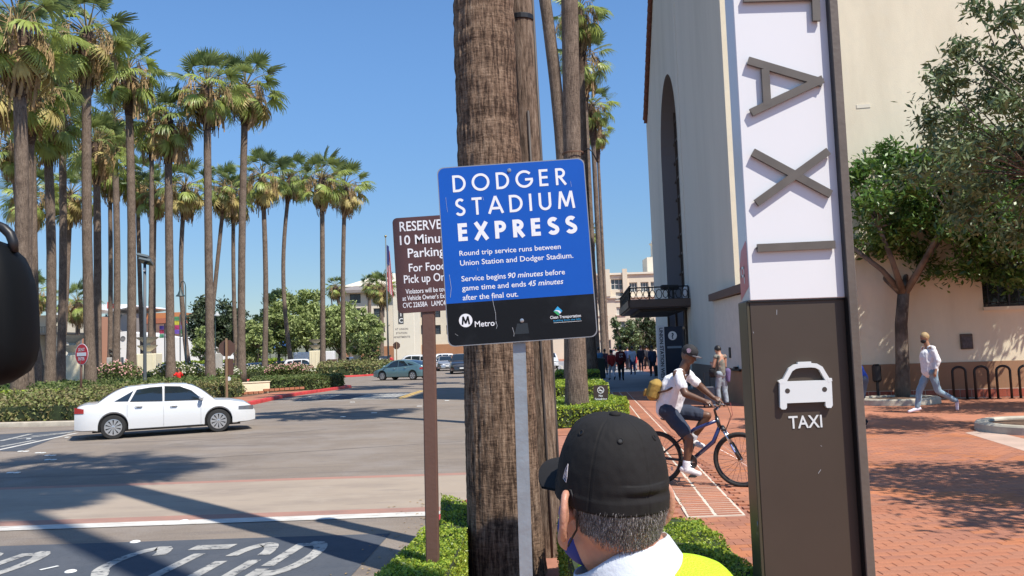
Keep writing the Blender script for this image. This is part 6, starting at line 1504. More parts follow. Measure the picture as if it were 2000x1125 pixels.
for s, base, cap, wd in (('No',.285,.05,.10),('Smoking',.365,.05,.30),('State Code 5.041',.415,.022,.26),('LA Mun. Code 41.50',.45,.022,.27)): fit_text(s, .18, -base, cap, wd, wh, o, .002, bold=.02, align='CENTER')
# parking meter like post, notice board, bike racks at the sunlit wall
q = G(1716,784); T = thing('payment_post', 'short black post with rounded top near the tree planter', 'post', (q.x,q.y,0)); zt = at(1716,711,q.y).z
mb = MB(); mb.tube([(0,0,0),(0,0,zt-.4)], .04, 8); part('post', mb, darkmetal, T); mb = MB(); mb.bbox((-.12,-.07,zt-.5),(.12,.07,zt),.05); part('head', mb, darkmetal, T)
x, z1_ = fx(1886,652); x_, z0_ = fx(1886,682); q = F0+FE*x
T = thing('notice_board', 'small dark framed notice board fixed on the sunlit wall', 'notice board', (q.x,q.y,0)); mb = MB(); ang = atan2(FE.y, FE.x); mb.X = Matrix.Rotation(ang,4,'Z')
mb.bbox((-.16,-.05,z0_),(.16,-.001,z1_),.01); part('frame', mb, darkbrown, T); mb = MB(); mb.X = Matrix.Rotation(ang,4,'Z'); mb.box((-.13,-.056,z0_+.04),(.13,-.051,z1_-.08)); part('notice', mb, mat('notice_grey', (.075,.065,.07), rough=.5, var=.5, vs_=14), T)
for (pa, pb_, py, lb) in ((1849,1874,717,'first black hoop rack from the walking man'),(1891,1917,716,'second black hoop rack under the notice board'),(1933,1959,715,'third black hoop rack below the barred window'),(1976,2004,714,'rightmost black hoop rack at the photo edge')):
    x0_, _ = fx(pa, 760); x1_, _ = fx(pb_, 760); p0 = F0+FE*x0_+FN*.55; p1 = F0+FE*x1_+FN*.55; zt = at((pa+pb_)/2, py, p0.y).z; w_ = (p1-p0).length
    T = thing('bike_rack', lb, 'bike rack', tuple((p0+p1)/2), ang, group='black hoop bike racks along the wall'); mb = MB()
    pts = [(-w_/2,0,0),(-w_/2,0,zt-w_/2.6)]+[(-w_/2*cos(a), 0, zt-w_/2.6+w_/2.6*sin(a)) for a in [pi*k/10 for k in range(1,10)]]+[(w_/2,0,zt-w_/2.6),(w_/2,0,0)]
    mb.tube(pts, .034, 8); part('hoop', mb, darkmetal, T, True)
    for s in (-1,1): mb = MB(); mb.lathe([(.08,0),(.08,.012)], 12, c=(s*w_/2,0,0)); part('base_plate', mb, darkmetal, T)
# blue feather banner by the grey palm, dark bins, fixtures on the wing wall
q = at(1149,738,41); T = thing('feather_banner', 'pale blue feather banner right of the wide based palm', 'banner', (q.x,41,0)); zt = at(1160,575,41).z; mb = MB(); mb.tube([(.35,0,0),(.38,0,zt*.5),(.3,0,zt)], .02); part('pole', mb, galv, T)
mb = MB(); R_ = []
for i in range(9): t = i/8; zz = .6+(zt-.7)*t; R_.append([(.36-.5*sin(pi*min(1,t*.9+.12)), .03*sin(i), zz),(.37-.05*t,0,zz)])
mb.loft(R_, cap=False, closed=False); part('flag', mb, mat('banner_blue', (.20,.36,.75), rough=.7, var=.25, vs_=1.2), T, True)
q = at(1168,738,46); mb = MB(); mb.bbox((-.5,-.35,0),(.4,.35,1.15),.05); o = part('waste_bin', mb, mat('bin_green', (.01,.02,.016), rough=.5)); o.location = (q.x,46,0); tag(o, 'dark green bin beside the walking man in the blue shirt', 'bin')
q = W0+(W1-W0)*.35; mb = MB(); mb.bbox((-.1,-.45,.93),(-.005,.45,.99),.01); mb.bbox((-.12,-.1,1.0),(-.02,.1,1.06),.01); o = part('wall_shelf', mb, darkmetal); o.location = tuple(q); tag(o, 'thin dark wall shelf beside the woman in grey', 'shelf')
mb = MB(); mb.bbox((-.03,-.09,1.3),(-.004,.09,1.62),.01); o = part('wall_phone', mb, darkmetal); q = W0+(W1-W0)*.55; o.location = tuple(q); tag(o, 'small dark box on the pale wing wall above the shelf', 'wall box')
# ================================================================== PEOPLE
skin_d = mat('skin_dark', (.13,.062,.036), rough=.45, var=.1, vs_=8); skin_l = mat('skin_light', (.50,.27,.18), rough=.5, var=.08, vs_=10); skin_m = mat('skin_tan', (.34,.18,.11), rough=.5, var=.08, vs_=8)
hair_k = mat('hair_black', (.012,.010,.009), rough=.5); hair_b = mat('hair_blond', (.36,.25,.12), rough=.6, var=.25, vs_=25); eye_m = mat('eye_dark', (.02,.015,.012), rough=.2)
def cloth(name, c, **k): return mat('cloth_'+name, c, rough=.85, var=.10, vs_=7, bump=.35, bs=22)
def person(label, loc, rz, J, skin, top, bottom, shoe, hair, voxel=.016, sleeve=.5, short=False, s=1.0, cap=None, mask=None, loose=1.0, group=None, hairlen=.0, fingers=True, build=1.0):
    T = thing('person', label, 'person', loc, rz, group); J = {k: V(v)*s for k, v in J.items()}; B = build
    mb = MB(); c, p, nk, hd = J['chest'], J['pelvis'], J['neck'], J['head']; fd = J.get('face', V((1,0,0))).normalized(); up = (hd-nk).normalized(); lf = up.cross(fd).normalized(); fd = lf.cross(up).normalized()
    Rh = Matrix((fd, lf, up)).transposed()
    mb.cap(p, c, .125*B, .135*B); shl, shr = J['shL'], J['shR']; mb.cap(shl, shr, .062, .062); mb.cap(c, (shl+shr)/2, .13*B, .085)
    mb.cap((shl+shr)/2, hd-up*.03, .066, .058)
    mb.ell(hd+up*.02-fd*.008, (.098,.077,.112), 16, 12, rot=Rh); mb.ell(hd-up*.045+fd*.03, (.062,.056,.062), 12, 8, rot=Rh)
    mb.cap(hd+fd*.088+up*.012, hd+fd*.105-up*.018, .009, .015, 8)
    for q in (-1,1): mb.ell(hd+lf*q*.076-fd*.005, (.02,.009,.032), 8, 6, rot=Rh)
    mb.cap(hd+fd*.082-up*.047+lf*.02, hd+fd*.082-up*.047-lf*.02, .010, .010, 8)
    hl = J['hipL']; hr = J['hipR']; mb.cap(hl, hr, .10*B, .10*B)
    for S in 'LR':
        sh, el, wr_ = J['sh'+S], J['el'+S], J['wr'+S]; mb.cap(sh, el, .056, .047); mb.cap(el, wr_, .047, .030)
        hdn = J.get('hd'+S, wr_+(wr_-el).normalized()*.16); d = (hdn-wr_).normalized(); a = d.orthogonal().normalized() if 'pn'+S not in J else J['pn'+S].normalized(); b_ = d.cross(a).normalized()
        mb.cap(wr_, wr_+d*.075, .028, .034)
        if fingers:
            for k in range(4):
                o = wr_+d*.08+b_*(k-1.5)*.019; L = (.040,.048,.045,.036)[k]; m1 = o+d*L*.75+a*L*.35; m2 = m1+d*L*.25+a*L*.75
                mb.cap(o, m1, .0095, .009, 6); mb.cap(m1, m2, .009, .0075, 6)
            o = wr_+d*.03-b_*.03; mb.cap(o, o+d*.035-b_*.018+a*.018, .012, .009, 6)
        else: mb.cap(wr_+d*.06, wr_+d*.13+a*.02, .032, .018)
        hp, kn, an, to = J['hip'+S], J['kn'+S], J['an'+S], J['to'+S]
        mb.cap(hp, kn, .083*B, .056); mb.cap(kn, kn.lerp(an,.3), .054, .058); mb.cap(kn.lerp(an,.3), an, .058, .036)
        ft = (to-an); mb.cap(an-V((0,0,.02)), to, .036, .026)
    blob('body', mb, skin, T, voxel, 2)
    # shirt
    mb = MB(); L = loose; mb.cap(p+(c-p)*.0, c, .155*L*B, .165*L*B); mb.cap(c, (shl+shr)/2-V((0,0,.02)), .158*L*B, .09); mb.cap(shl, shr, .068, .068)
    for S in 'LR':
        sh, el, wr_ = J['sh'+S], J['el'+S], J['wr'+S]; 
        if sleeve > 0:
            e = min(1, sleeve); mb.cap(sh, sh.lerp(el, e), .068, .063*L)
            if sleeve > 1: mb.cap(el, el.lerp(wr_, sleeve-1), .062, .042)
    blob('shirt', mb, top, T, voxel, 3, fold=.014*s, seed=loc[0])
    mb = MB(); mb.cap(hl, hr, .125*B, .125*B); mb.cap(p, (hl+hr)/2, .135*B, .125*B)
    for S in 'LR':
        hp, kn, an = J['hip'+S], J['kn'+S], J['an'+S]
        if short: mb.cap(hp, hp.lerp(kn,.74), .108, .094)
        else: mb.cap(hp, kn, .105*B, .076); mb.cap(kn, an.lerp(kn,.06), .076, .058)
    blob('trousers' if not short else 'shorts', mb, bottom, T, voxel, 3, fold=.012*s, seed=loc[1])
    for S in 'LR':
        an, to = J['an'+S], J['to'+S]; d = (to-an); dh = V((d.x,d.y,d.z)); heel = an-dh*.25-V((0,0,.035)) ; mb = MB(); mb.cap(heel, to, .043, .034); mb.cap(an-V((0,0,.03)), an.lerp(to,.5), .045, .035)
        blob('shoe', mb, shoe, T, min(voxel,.014), 2)
    if hair:
        mb = MB(); mb.ell(hd+up*.035-fd*.022, (.103,.086,.108), 16, 10, rot=Rh)
        if hairlen: mb.cap(hd-fd*.07, hd-fd*.08-up*hairlen, .07, .045)
        blob('hair', mb, hair, T, voxel*.8, 1)
    for q in (-1,1): mb = MB(); mb.ell(hd+fd*.083+lf*q*.03+up*.018, (.008,.013,.007), 8, 6, rot=Rh); part('eye', mb, eye_m, T, True)
    if mask: mb = MB(); mb.ell(hd-up*.05+fd*.045, (.066,.066,.058), 14, 10, rot=Rh); part('face_mask', mb, mask, T, True)
    return T, dict(hd=hd, fd=fd, lf=lf, up=up, Rh=Rh, J=J)
def stand(st=.0, lean=0, arms='down', turn=0, seed=0, bend=0):
    r = random.Random(seed); a = st
    J = dict(pelvis=(0,0,.95), chest=(.03+lean+bend*.3,0,1.27-bend*.12), neck=(.04+lean*1.3+bend*.55,0,1.47-bend*.25), head=(.065+lean*1.5+bend*.72,0,1.64-bend*.38), shL=(.03+lean*1.2+bend*.45,.17,1.41-bend*.2), shR=(.03+lean*1.2+bend*.45,-.17,1.41-bend*.2), hipL=(0,.085,.92), hipR=(0,-.085,.92),
        knL=(.06+a*.5,.09,.50), anL=(a,.09,.10), toL=(a+.16,.10,.035), knR=(.02-a*.2,-.09,.50), anR=(-a,-.09,.10+a*.35), toR=(-a+.15,-.10,.035+a*.0))
    for S, q in (('L',1),('R',-1)):
        sw = -q*a*.5
        if arms == 'down': J['el'+S] = (.0+sw+lean, q*.22, 1.13); J['wr'+S] = (.08+sw*1.6+lean, q*.22, .90)
        if arms == 'phone': J['el'+S] = (.08, q*.21, 1.13); J['wr'+S] = (.27, q*.09, 1.20)
        if arms == 'bend': J['el'+S] = (J['sh'+S][0]+.05, q*.2, 1.13-bend*.3); J['wr'+S] = (J['sh'+S][0]+.12, q*.16, .90-bend*.3)
    return J
wht = cloth('white', (.76,.76,.78)); jean = cloth('pale_denim', (.22,.32,.40)); navy_c = cloth('navy_denim', (.035,.055,.10)); blk = cloth('black', (.016,.016,.018)); redc = cloth('red', (.42,.025,.03)); dred = cloth('dark_red', (.13,.012,.016))
# walking man at right
a = G(1822,806); T, I = person('man in a white shirt and pale jeans striding left past the street tree', (a.x,a.y,0), pi+.08,
  dict(pelvis=(0,0,.93), chest=(.01,0,1.25), neck=(.02,0,1.50), head=(.07,0,1.66), face=(1,0,-.15), shL=(.0,.17,1.43), shR=(.0,-.17,1.43), hipL=(0,.085,.90), hipR=(0,-.085,.90),
   knR=(.22,-.09,.50), anR=(.30,-.09,.11), toR=(.50,-.09,.04), knL=(-.10,.09,.48), anL=(-.52,.09,.24), toL=(-.52,.09,.06), elL=(-.05,.24,1.16), wrL=(.02,.25,.93), elR=(-.1,-.23,1.16), wrR=(-.12,-.24,.92)),
  skin_m, wht, jean, mat('shoe_lilac_white', (.66,.62,.72), rough=.6), hair_b, .014, sleeve=1.75, loose=1.18, mask=cloth('black', (.016,.016,.018)), s=1.03)
mb = MB(); mb.cap(V((-.09,.0,.90)), V((.09,.0,.90)), .13, .13)
# cyclist
RWc, FWc = V((1.79,10.66,0)), V((2.735,10.20,0)); d = (FWc-RWc); WB = d.length; bang = atan2(d.y, d.x)
BK = thing('bicycle', 'dark blue and black mountain bicycle ridden behind the taxi pylon', 'bicycle', tuple(RWc), bang)
blue_f = mat('frame_blue', (.015,.025,.11), rough=.25, coat=1); blk_f = mat('frame_black', (.012,.012,.014), rough=.3, coat=.6); chrome = mat('chrome', (.6,.6,.62), rough=.15, metal=1); spoke_m = mat('spoke_steel', (.10,.10,.11), rough=.35, metal=.8)
R = .335
for x in (0, WB):
    mb = MB(); mb.loft([[( (R-.024+.026*cos(b_))*cos(a_)+x, .026*sin(b_), (R-.024+.026*cos(b_))*sin(a_)+R) for b_ in [2*pi*k/8 for k in range(8)]] for a_ in [2*pi*j/48 for j in range(49)]], cap=False); w_ = part('tyre', mb, tyre_m, BK, True)
    mb = MB(); mb.loft([[( (R-.05+.010*cos(b_))*cos(a_)+x, .012*sin(b_), (R-.05+.010*cos(b_))*sin(a_)+R) for b_ in [2*pi*k/6 for k in range(6)]] for a_ in [2*pi*j/48 for j in range(49)]], cap=False); part('rim', mb, blk_f, BK, True)
    for k in range(28):
        a_ = 2*pi*k/28; mb = MB(); mb.tube([(x+.02*cos(a_+.9*(-1)**k), .03*(-1)**k, R+.02*sin(a_+.9*(-1)**k)), (x+(R-.06)*cos(a_), 0, R+(R-.06)*sin(a_))], .0016, 4); part('spoke', mb, spoke_m, BK)
    mb = MB(); mb.tube([(x,-.055,R),(x,.055,R)], .02, 10); part('hub', mb, chrome, BK, True)
    mb = MB(); mb.box((x-.03+.2,-.006,R-.16),(x+.2,.006,R-.11)); part('reflector', mb, clear_lamp, BK)
BBx, BBz = .43, .30
hd1, hd2 = V((WB-.27,0,.86)), V((WB-.235,0,.74)); ss = V((.34,0,.62))
mb = MB(); mb.tube([(BBx,0,BBz),(BBx+.30,0,.55),tuple(hd2)], [.026,.028,.024], 10); part('down_tube', mb, blue_f, BK, True)
mb = MB(); mb.tube([(.33,0,.58),(.5,0,.70),tuple(hd1-V((0,0,.05)))], [.022,.024,.022], 10); part('top_tube', mb, blue_f, BK, True)
mb = MB(); mb.tube([(BBx,0,BBz),(.34,0,.62),(.30,0,.78)], [.022,.02,.016], 8); part('seat_tube', mb, blk_f, BK, True)
mb = MB(); mb.tube([(BBx-.02,0,BBz+.05),(BBx+.04,0,.50),(.34,0,.60)], [.025,.03,.02], 8); part('brace', mb, blk_f, BK, True)
for s in (-1,1):
    mb = MB(); mb.tube([(0,s*.06,R),(BBx-.02,s*.03,BBz)], .011, 6); part('chain_stay', mb, blk_f, BK, True); mb = MB(); mb.tube([(0,s*.06,R),(.33,s*.02,.58)], .010, 6); part('seat_stay', mb, blk_f, BK, True)
    mb = MB(); mb.tube([(WB,s*.055,R),(WB-.10,s*.055,R+.2)], .019, 8); part('fork_slider', mb, blk_f, BK, True); mb = MB(); mb.tube([(WB-.10,s*.055,R+.19),(WB-.185,s*.055,R+.36)], .014, 8); part('stanchion', mb, chrome, BK, True)
    mb = MB(); mb.tube([(WB-.05,s*.078,R+.10),(WB-.095,s*.078,R+.19)], .008, 6); part('fork_decal', mb, mat('fork_decal', (.3,.35,.7), rough=.3), BK)
mb = MB(); mb.tube([(WB-.185,-.07,R+.36),(WB-.20,0,R+.40),(WB-.185,.07,R+.36)], .022, 8); mb.tube([tuple(hd2-V((0,0,.02))),tuple(hd1)], .025, 10); part('head_tube', mb, blk_f, BK, True)
mb = MB(); st = hd1+V((-.0,0,.0)); mb.tube([tuple(hd1),tuple(hd1+V((-.02,0,.08))),tuple(hd1+V((.05,0,.13)))], .017, 8); part('stem', mb, blk_f, BK, True)
HB_ = hd1+V((.04,0,.13)); mb = MB(); mb.tube([tuple(HB_+V((-.05,-.31,.03))),tuple(HB_+V((-.01,-.12,.02))),tuple(HB_),tuple(HB_+V((-.01,.12,.02))),tuple(HB_+V((-.05,.31,.03)))], .012, 8); part('handlebar', mb, chrome, BK, True)
for s in (-1,1):
    mb = MB(); mb.tube([tuple(HB_+V((-.05,s*.31,.03))),tuple(HB_+V((-.035,s*.2,.027)))], .017, 8); part('grip', mb, tyre_m, BK, True)
    mb = MB(); mb.tube([tuple(HB_+V((-.02,s*.17,.02))),tuple(HB_+V((.04,s*.2,-.005))),tuple(HB_+V((.03,s*.27,-.03)))], .006, 6); part('brake_lever', mb, chrome, BK, True)
    mb = MB(); p0 = HB_+V((.03,s*.17,.01)); mb.tube([tuple(p0),tuple(p0+V((.09,-s*.06,.02))),tuple(p0+V((.12,-s*.12,-.12))),tuple(p0+V((.04,-s*.16,-.30)))], .0035, 5); part('cable', mb, mat('cable_red', (.2,.03,.03)) if s > 0 else darkmetal, BK, True)
    mb = MB(); pd = V((BBx+(.05 if s < 0 else -.04), s*.13, BBz+(-.165 if s < 0 else .165))); mb.tube([(BBx,s*.075,BBz),(pd.x,s*.085,pd.z)], .012, 6); part('crank', mb, chrome, BK, True); mb = MB(); mb.bbox((pd.x-.045,pd.y-.045,pd.z-.012),(pd.x+.045,pd.y+.045,pd.z+.012),.005); part('pedal', mb, tyre_m, BK)
mb = MB(); mb.X = Matrix.Translation((BBx,-.06,BBz)) @ Matrix.Rotation(pi/2,4,'X'); mb.lathe([(.095,-.004),(.10,0),(.095,.004)], 28); mb.lathe([(.08,.004),(.08,.012)], 24); part('chainring', mb, blk_f, BK)
mb = MB()
for k in range(5):
    a_ = 2*pi*k/5; mb.tube([(BBx,-.076,BBz),(BBx+.07*cos(a_),-.076,BBz+.07*sin(a_))], .006, 5)
part('spider', mb, chrome, BK)
mb = MB(); mb.tube([(BBx,-.06,BBz+.09),(0,-.045,R+.04)], .005, 5); mb.tube([(BBx,-.06,BBz-.09),(0,-.045,R-.04)], .005, 5); part('chain', mb, darkmetal, BK)
mb = MB(); mb.ell((.20,0,.83), (.14,.075,.03), 14, 8); part('saddle', mb, blk_f, BK, True)
mb = MB(); mb.tube([(.30,0,.76),(.25,0,.82)], .013, 8); part('seat_post', mb, chrome, BK, True)
H1 = HB_+V((-.05,-.27,.045)); H2 = HB_+V((-.05,.27,.045))
J = dict(pelvis=(.17,0,.96), chest=(.27,0,1.24), neck=(.42,0,1.50), head=(.475,0,1.625), face=(1,-.22,-.12), shL=(.38,.18,1.40), shR=(.36,-.18,1.40), hipL=(.19,.085,.93), hipR=(.19,-.085,.93),
  knR=(.46,-.13,.60), anR=(.40,-.13,.235), toR=(.56,-.13,.165), knL=(.64,.12,.86), anL=(.42,.13,.55), toL=(.56,.13,.475),
  elR=(.47,-.26,1.16), wrR=tuple(H1+V((-.075,0,.04))), elL=(.56,.26,1.20), wrL=tuple(H2+V((-.075,0,.04))), hdR=tuple(H1+V((.03,0,-.0))), hdL=tuple(H2+V((.03,0,-.0))), pnR=(.25,0,-1), pnL=(.25,0,-1))
T, I = person('cyclist in a white shirt denim shorts and patterned cap riding the bicycle', tuple(RWc), bang, J, skin_d, wht, cloth('denim_dark', (.024,.034,.06)), mat('shoe_white', (.74,.70,.68), rough=.6), None, .0095, sleeve=.62, short=True, loose=1.06)
for S in 'LR':
    an, kn = I['J']['an'+S], I['J']['kn'+S]; mb = MB(); mb.cap(an-V((0,0,.02)), an.lerp(kn,.2), .047, .049); blob('sock', mb, wht, T, .01, 1)
hd, fd, lf, up, Rh = I['hd'], I['fd'], I['lf'], I['up'], I['Rh']
capm = cloth('cap_black', (.02,.02,.022)); mb = MB(); mb.ell(hd+up*.055-fd*.006, (.109,.089,.092), 20, 14, rot=Rh); cp = part('cap_crown', mb, capm, T, True)
mb = MB(); mb.add([tuple(hd+up*.045+fd*x+lf*y+up*(-.012-abs(y)*.15)) for x, y in ((.08,-.078),(.13,-.068),(.165,-.035),(.175,0),(.165,.035),(.13,.068),(.08,.078))]+[tuple(hd+up*.05+fd*x+lf*y+up*(-.005-abs(y)*.15)) for x, y in ((.08,-.078),(.13,-.068),(.165,-.035),(.175,0),(.165,.035),(.13,.068),(.08,.078))], [tuple(range(6,-1,-1)), tuple(range(7,14))]+[(i,i+1,i+8,i+7) for i in range(6)]); part('cap_peak', mb, mat('cap_grey', (.14,.13,.14), rough=.7), T)
mb = MB(); pc = hd+up*.07-lf*.088+fd*.015; a1, a2 = fd, up; mb.add([tuple(pc)]+[tuple(pc+(a1*cos(t)+a2*sin(t))*.032) for t in [2*pi*k/16 for k in range(16)]], [(0,1+(k+1) % 16,1+k) for k in range(16)]); part('cap_patch', mb, mat('patch_rose', (.42,.30,.36), rough=.8, var=.5, vs_=40), T)
mb = MB(); mb.ell(hd+fd*.082+up*.018-lf*.03, (.014,.030,.018), 10, 8, rot=Rh); mb.ell(hd+fd*.082+up*.018+lf*.03, (.014,.030,.018), 10, 8, rot=Rh); mb.tube([hd+fd*.075+up*.022-lf*.06, hd+up*.022-lf*.083], .004, 5); part('sunglasses', mb, glass_dark, T, True)
mus = mat('mustard_canvas', (.31,.20,.045), rough=.85, var=.15, vs_=9, bump=.4, bs=30)
BG = thing('sling_bag', 'mustard yellow canvas bag slung on the back of the cyclist', 'bag', tuple(RWc), bang); mb = MB(); mb.X = Matrix.Translation((.03,-.09,1.205)) @ Matrix.Rotation(.35,4,'Y'); mb.bbox((-.075,-.12,-.14),(.075,.12,.14),.05); blob('pouch', mb, mus, BG, .01, 3); mb = MB(); mb.X = Matrix.Translation((.03,-.09,1.205)) @ Matrix.Rotation(.35,4,'Y'); mb.bbox((-.115,-.08,-.12),(-.07,.08,-.01),.03); blob('front_pocket', mb, mat('mustard_dark', (.25,.15,.035), rough=.85), BG, .01, 2)
mb = MB(); mb.X = None; mb.tube([(.10,-.16,1.17),(.22,-.19,1.20),(.36,-.12,1.27),(.46,0,1.40),(.45,.09,1.48)], .014, 6); part('strap', mb, mat('strap_brown', (.10,.05,.03), rough=.8), BG, True)
# woman at the wing wall
a = G(1413,795); T, I = person('woman in a grey sleeveless top and pale trousers looking at her phone by the wall', (a.x,a.y,0), radians(118), {**stand(.06, arms='phone'), 'head':(.11,0,1.59), 'face':(1,0,-.5)}, skin_l, cloth('olive_grey', (.17,.165,.14)), cloth('pale_blue_trousers', (.27,.32,.37)), blk, hair_k, .016, sleeve=0, loose=.86, s=.98, build=.88)
BG = thing('shoulder_bag', 'black shoulder bag hanging from the woman in the grey top', 'bag', (a.x,a.y,0), radians(118)); mb = MB(); mb.bbox((-.02,.18,.82),(.22,.30,1.08),.05); part('pouch', mb, blk, BG, True); mb = MB(); mb.tube([(.1,.24,1.05),(.06,.16,1.42),(-.06,.14,1.40),(-.02,.24,1.05)], .014, 6); part('strap', mb, blk, BG)
mb = MB(); mb.cap(V((-.10,-.13,.98)), V((-.12,-.12,.72)), .09, .05); o = blob('purple_jacket', mb, cloth('purple', (.13,.10,.22)), None, .02, 2); o.location = (a.x,a.y,0); o.rotation_euler = (0,0,radians(118)); tag(o, 'purple jacket tied at the hip of the woman by the wall', 'jacket')
a = G(1388,797); T = thing('suitcase', 'dark rolling suitcase standing left of the woman in grey', 'suitcase', (a.x,a.y+.2,0)); mb = MB(); mb.bbox((-.16,-.12,.06),(.16,.12,.58),.03); part('shell', mb, mat('suitcase_navy', (.02,.025,.045), rough=.5), T)
mb = MB(); mb.tube([(-.08,.06,.58),(-.08,.06,.95),(.08,.06,.95),(.08,.06,.58)], .01, 6); part('handle', mb, darkmetal, T)
for s in (-1,1): mb = MB(); mb.X = Matrix.Translation((s*.12,0,.04)) @ Matrix.Rotation(pi/2,4,'Y'); mb.lathe([(.035,-.015),(.035,.015)], 10); part('wheel', mb, tyre_m, T)
# bending person in blue behind the pylon
a = G(1687,834); person('person in a blue shirt and grey shorts bending, half hidden by the taxi pylon', (a.x,a.y,0), pi, {**stand(.05, arms='bend', bend=.42)}, skin_m, cloth('bright_blue', (.02,.08,.42)), cloth('slate', (.10,.12,.15)), blk, hair_k, .015, sleeve=.8, short=True)
# crowd under the canopy, seen from behind
crowd = [
 (1171,737,47,1.72,'blue','slate2','person in a light blue t shirt and blue trousers walking away by the dark bin',(.06,.17,.30),(.02,.04,.14),.5),
 (1183,732,52,1.6,'','','person in dark clothes half hidden beside the blue t shirt',(.06,.02,.03),(.02,.02,.03),.5),
 (1196,741,43.5,1.58,'','','person in a red top and white trousers walking away',(.42,.03,.025),(.6,.6,.63),1.8),
 (1214,743,42.5,1.78,'','','person in a dark red jacket and black trousers in the middle of the crowd',(.20,.012,.016),(.012,.012,.013),1.8),
 (1237,735,50,1.72,'','','person in a white and blue sports shirt walking under the canopy',(.42,.46,.56),(.03,.04,.10),.6),
 (1241,727,58,1.15,'','','child in a red shirt walking between the adults',(.40,.03,.03),(.2,.2,.22),.6),
 (1253,731,55,1.75,'','','tall person in dark clothes left of the lettered totem',(.015,.015,.025),(.02,.02,.03),1.8),
 (1276,735,46,1.72,'','','person in a dark blue jacket close beside the lettered totem',(.02,.035,.08),(.015,.02,.04),1.8),
 (1265,729,60,1.7,'','','far person in black just left of the dark blue jacket',(.02,.02,.03),(.02,.02,.03),1.8),
 (1227,728,60,1.7,'','','far person in navy behind the dark red jacket',(.02,.04,.12),(.03,.03,.05),1.8),
 (1205,729,58,1.7,'','','far person in a pale shirt seen between the two red figures',(.4,.38,.36),(.1,.1,.12),.6)]
for i, (px, py, Y, h, _, _, lab, tc_, bc_, sl) in enumerate(crowd):
    q = at(px, py, Y); st_ = .12 if i % 2 else -.0
    person(lab, (q.x, Y, 0), radians(80+10*((i*7) % 3)), stand(.16+.03*(i % 3), seed=i), skin_m if i % 3 else skin_l, cloth('crowd_top_%d' % i, tc_), cloth('crowd_legs_%d' % i, bc_), blk, hair_k, .03, sleeve=sl, s=h/1.76, group='people walking under the canopy', fingers=False, loose=1.1)
    if i in (3,): 
        mb = MB(); o = None
q = at(1214,700,42.2); T = thing('backpack', 'dark red backpack with white lettering worn by the person in the dark red jacket', 'backpack', (q.x-.02,42.27,1.0)); mb = MB(); mb.bbox((-.19,-.13,0),(.19,.06,.5),.06); part('pouch', mb, dred, T, True); 
for k, s_ in enumerate(('LOS','LA')): fit_text(s_, -.09, 0, .08, .18, wht, T, bold=.01).matrix_local = Matrix.Translation((-.09,-.135,.32-.13*k)) @ Matrix.Rotation(pi/2,4,'X')
q = at(1290,742,45.5); T = thing('suitcase', 'black rolling suitcase pulled beside the dark blue jacket', 'suitcase', (q.x-.15,45.2,0)); mb = MB(); mb.bbox((-.2,-.13,.06),(.2,.13,.65),.03); part('shell', mb, blk, T); mb = MB(); mb.tube([(-.08,0,.65),(-.08,0,1.0),(.08,0,1.0),(.08,0,.65)], .012, 6); part('handle', mb, darkmetal, T)
# small far figures across the road
q = at(350,748,57); T, I = person('person in red sitting low between the palms behind the white sedan', (q.x,57,.1), -pi/2, dict(pelvis=(0,0,.42), chest=(.05,0,.72), neck=(.08,0,.95), head=(.1,0,1.1), shL=(.05,.17,.88), shR=(.05,-.17,.88), hipL=(0,.09,.40), hipR=(0,-.09,.40), knL=(.35,.2,.55), knR=(.35,-.2,.55), anL=(.5,.2,.12), anR=(.5,-.2,.12), toL=(.65,.2,.05), toR=(.65,-.2,.05), elL=(.15,.28,.7), wrL=(.3,.3,.85), elR=(.15,-.28,.7), wrR=(.3,-.3,.85)), skin_m, cloth('bright_red', (.65,.02,.015)), cloth('bright_red', (.65,.02,.015)), blk, hair_k, .03, sleeve=1.6, fingers=False)
q = at(767,712,84); person('person in a red shirt bending beside the flagpole', (q.x,84,0), radians(150), stand(.05, arms='bend', bend=.3), skin_m, redc, blk, blk, hair_k, .03, sleeve=.7, fingers=False)
# ================================================================== THE NEAR MAN IN THE CAP
D0 = 1.36; rc = at(1194,965,D0)                          # centre of the cap rim
yaw = radians(27)                                       # turned left of the viewing direction
fwd = V((-sin(yaw), cos(yaw), .16)).normalized(); upv = V((.05,-.10,1)); upv = (upv-fwd*upv.dot(fwd)).normalized(); lft = upv.cross(fwd).normalized()
NM = thing('person', 'man in a black fitted cap and yellow vest seen close from behind', 'person', (rc.x+.05, rc.y+.05, 0)); nl_ = NM.location.copy()
MH = Matrix(((fwd.x,lft.x,upv.x,rc.x-nl_.x),(fwd.y,lft.y,upv.y,rc.y-nl_.y),(fwd.z,lft.z,upv.z,rc.z),(0,0,0,1)))   # head frame: x forward, y left, z up
def HP(x, y, z): return MH @ V((x,y,z))
skin_n = mat('skin_near', (.50,.245,.165), rough=.48, var=.10, vs_=26, bump=.12, bs=160, detail=8)
for n_ in skin_n.node_tree.nodes:
    if n_.type == 'BSDF_PRINCIPLED': n_.inputs['Subsurface Weight'].default_value = .12; n_.inputs['Subsurface Radius'].default_value = (.02,.008,.004)
mb = MB(); mb.X = MH
mb.ell((0.004,0,.02), (.090,.076,.092), 28, 20); mb.ell((-.015,0,-.02), (.082,.072,.075), 24, 16); mb.ell((.035,0,-.075), (.060,.053,.062), 20, 14); mb.ell((.05,0,-.10), (.045,.040,.03), 16, 10)
mb.cap((.085,0,-.02), (.108,0,-.055), .010, .016, 10); mb.cap((.03,.05,-.04),(.05,.045,-.085),.02,.022); mb.cap((.03,-.05,-.04),(.05,-.045,-.085),.02,.022)
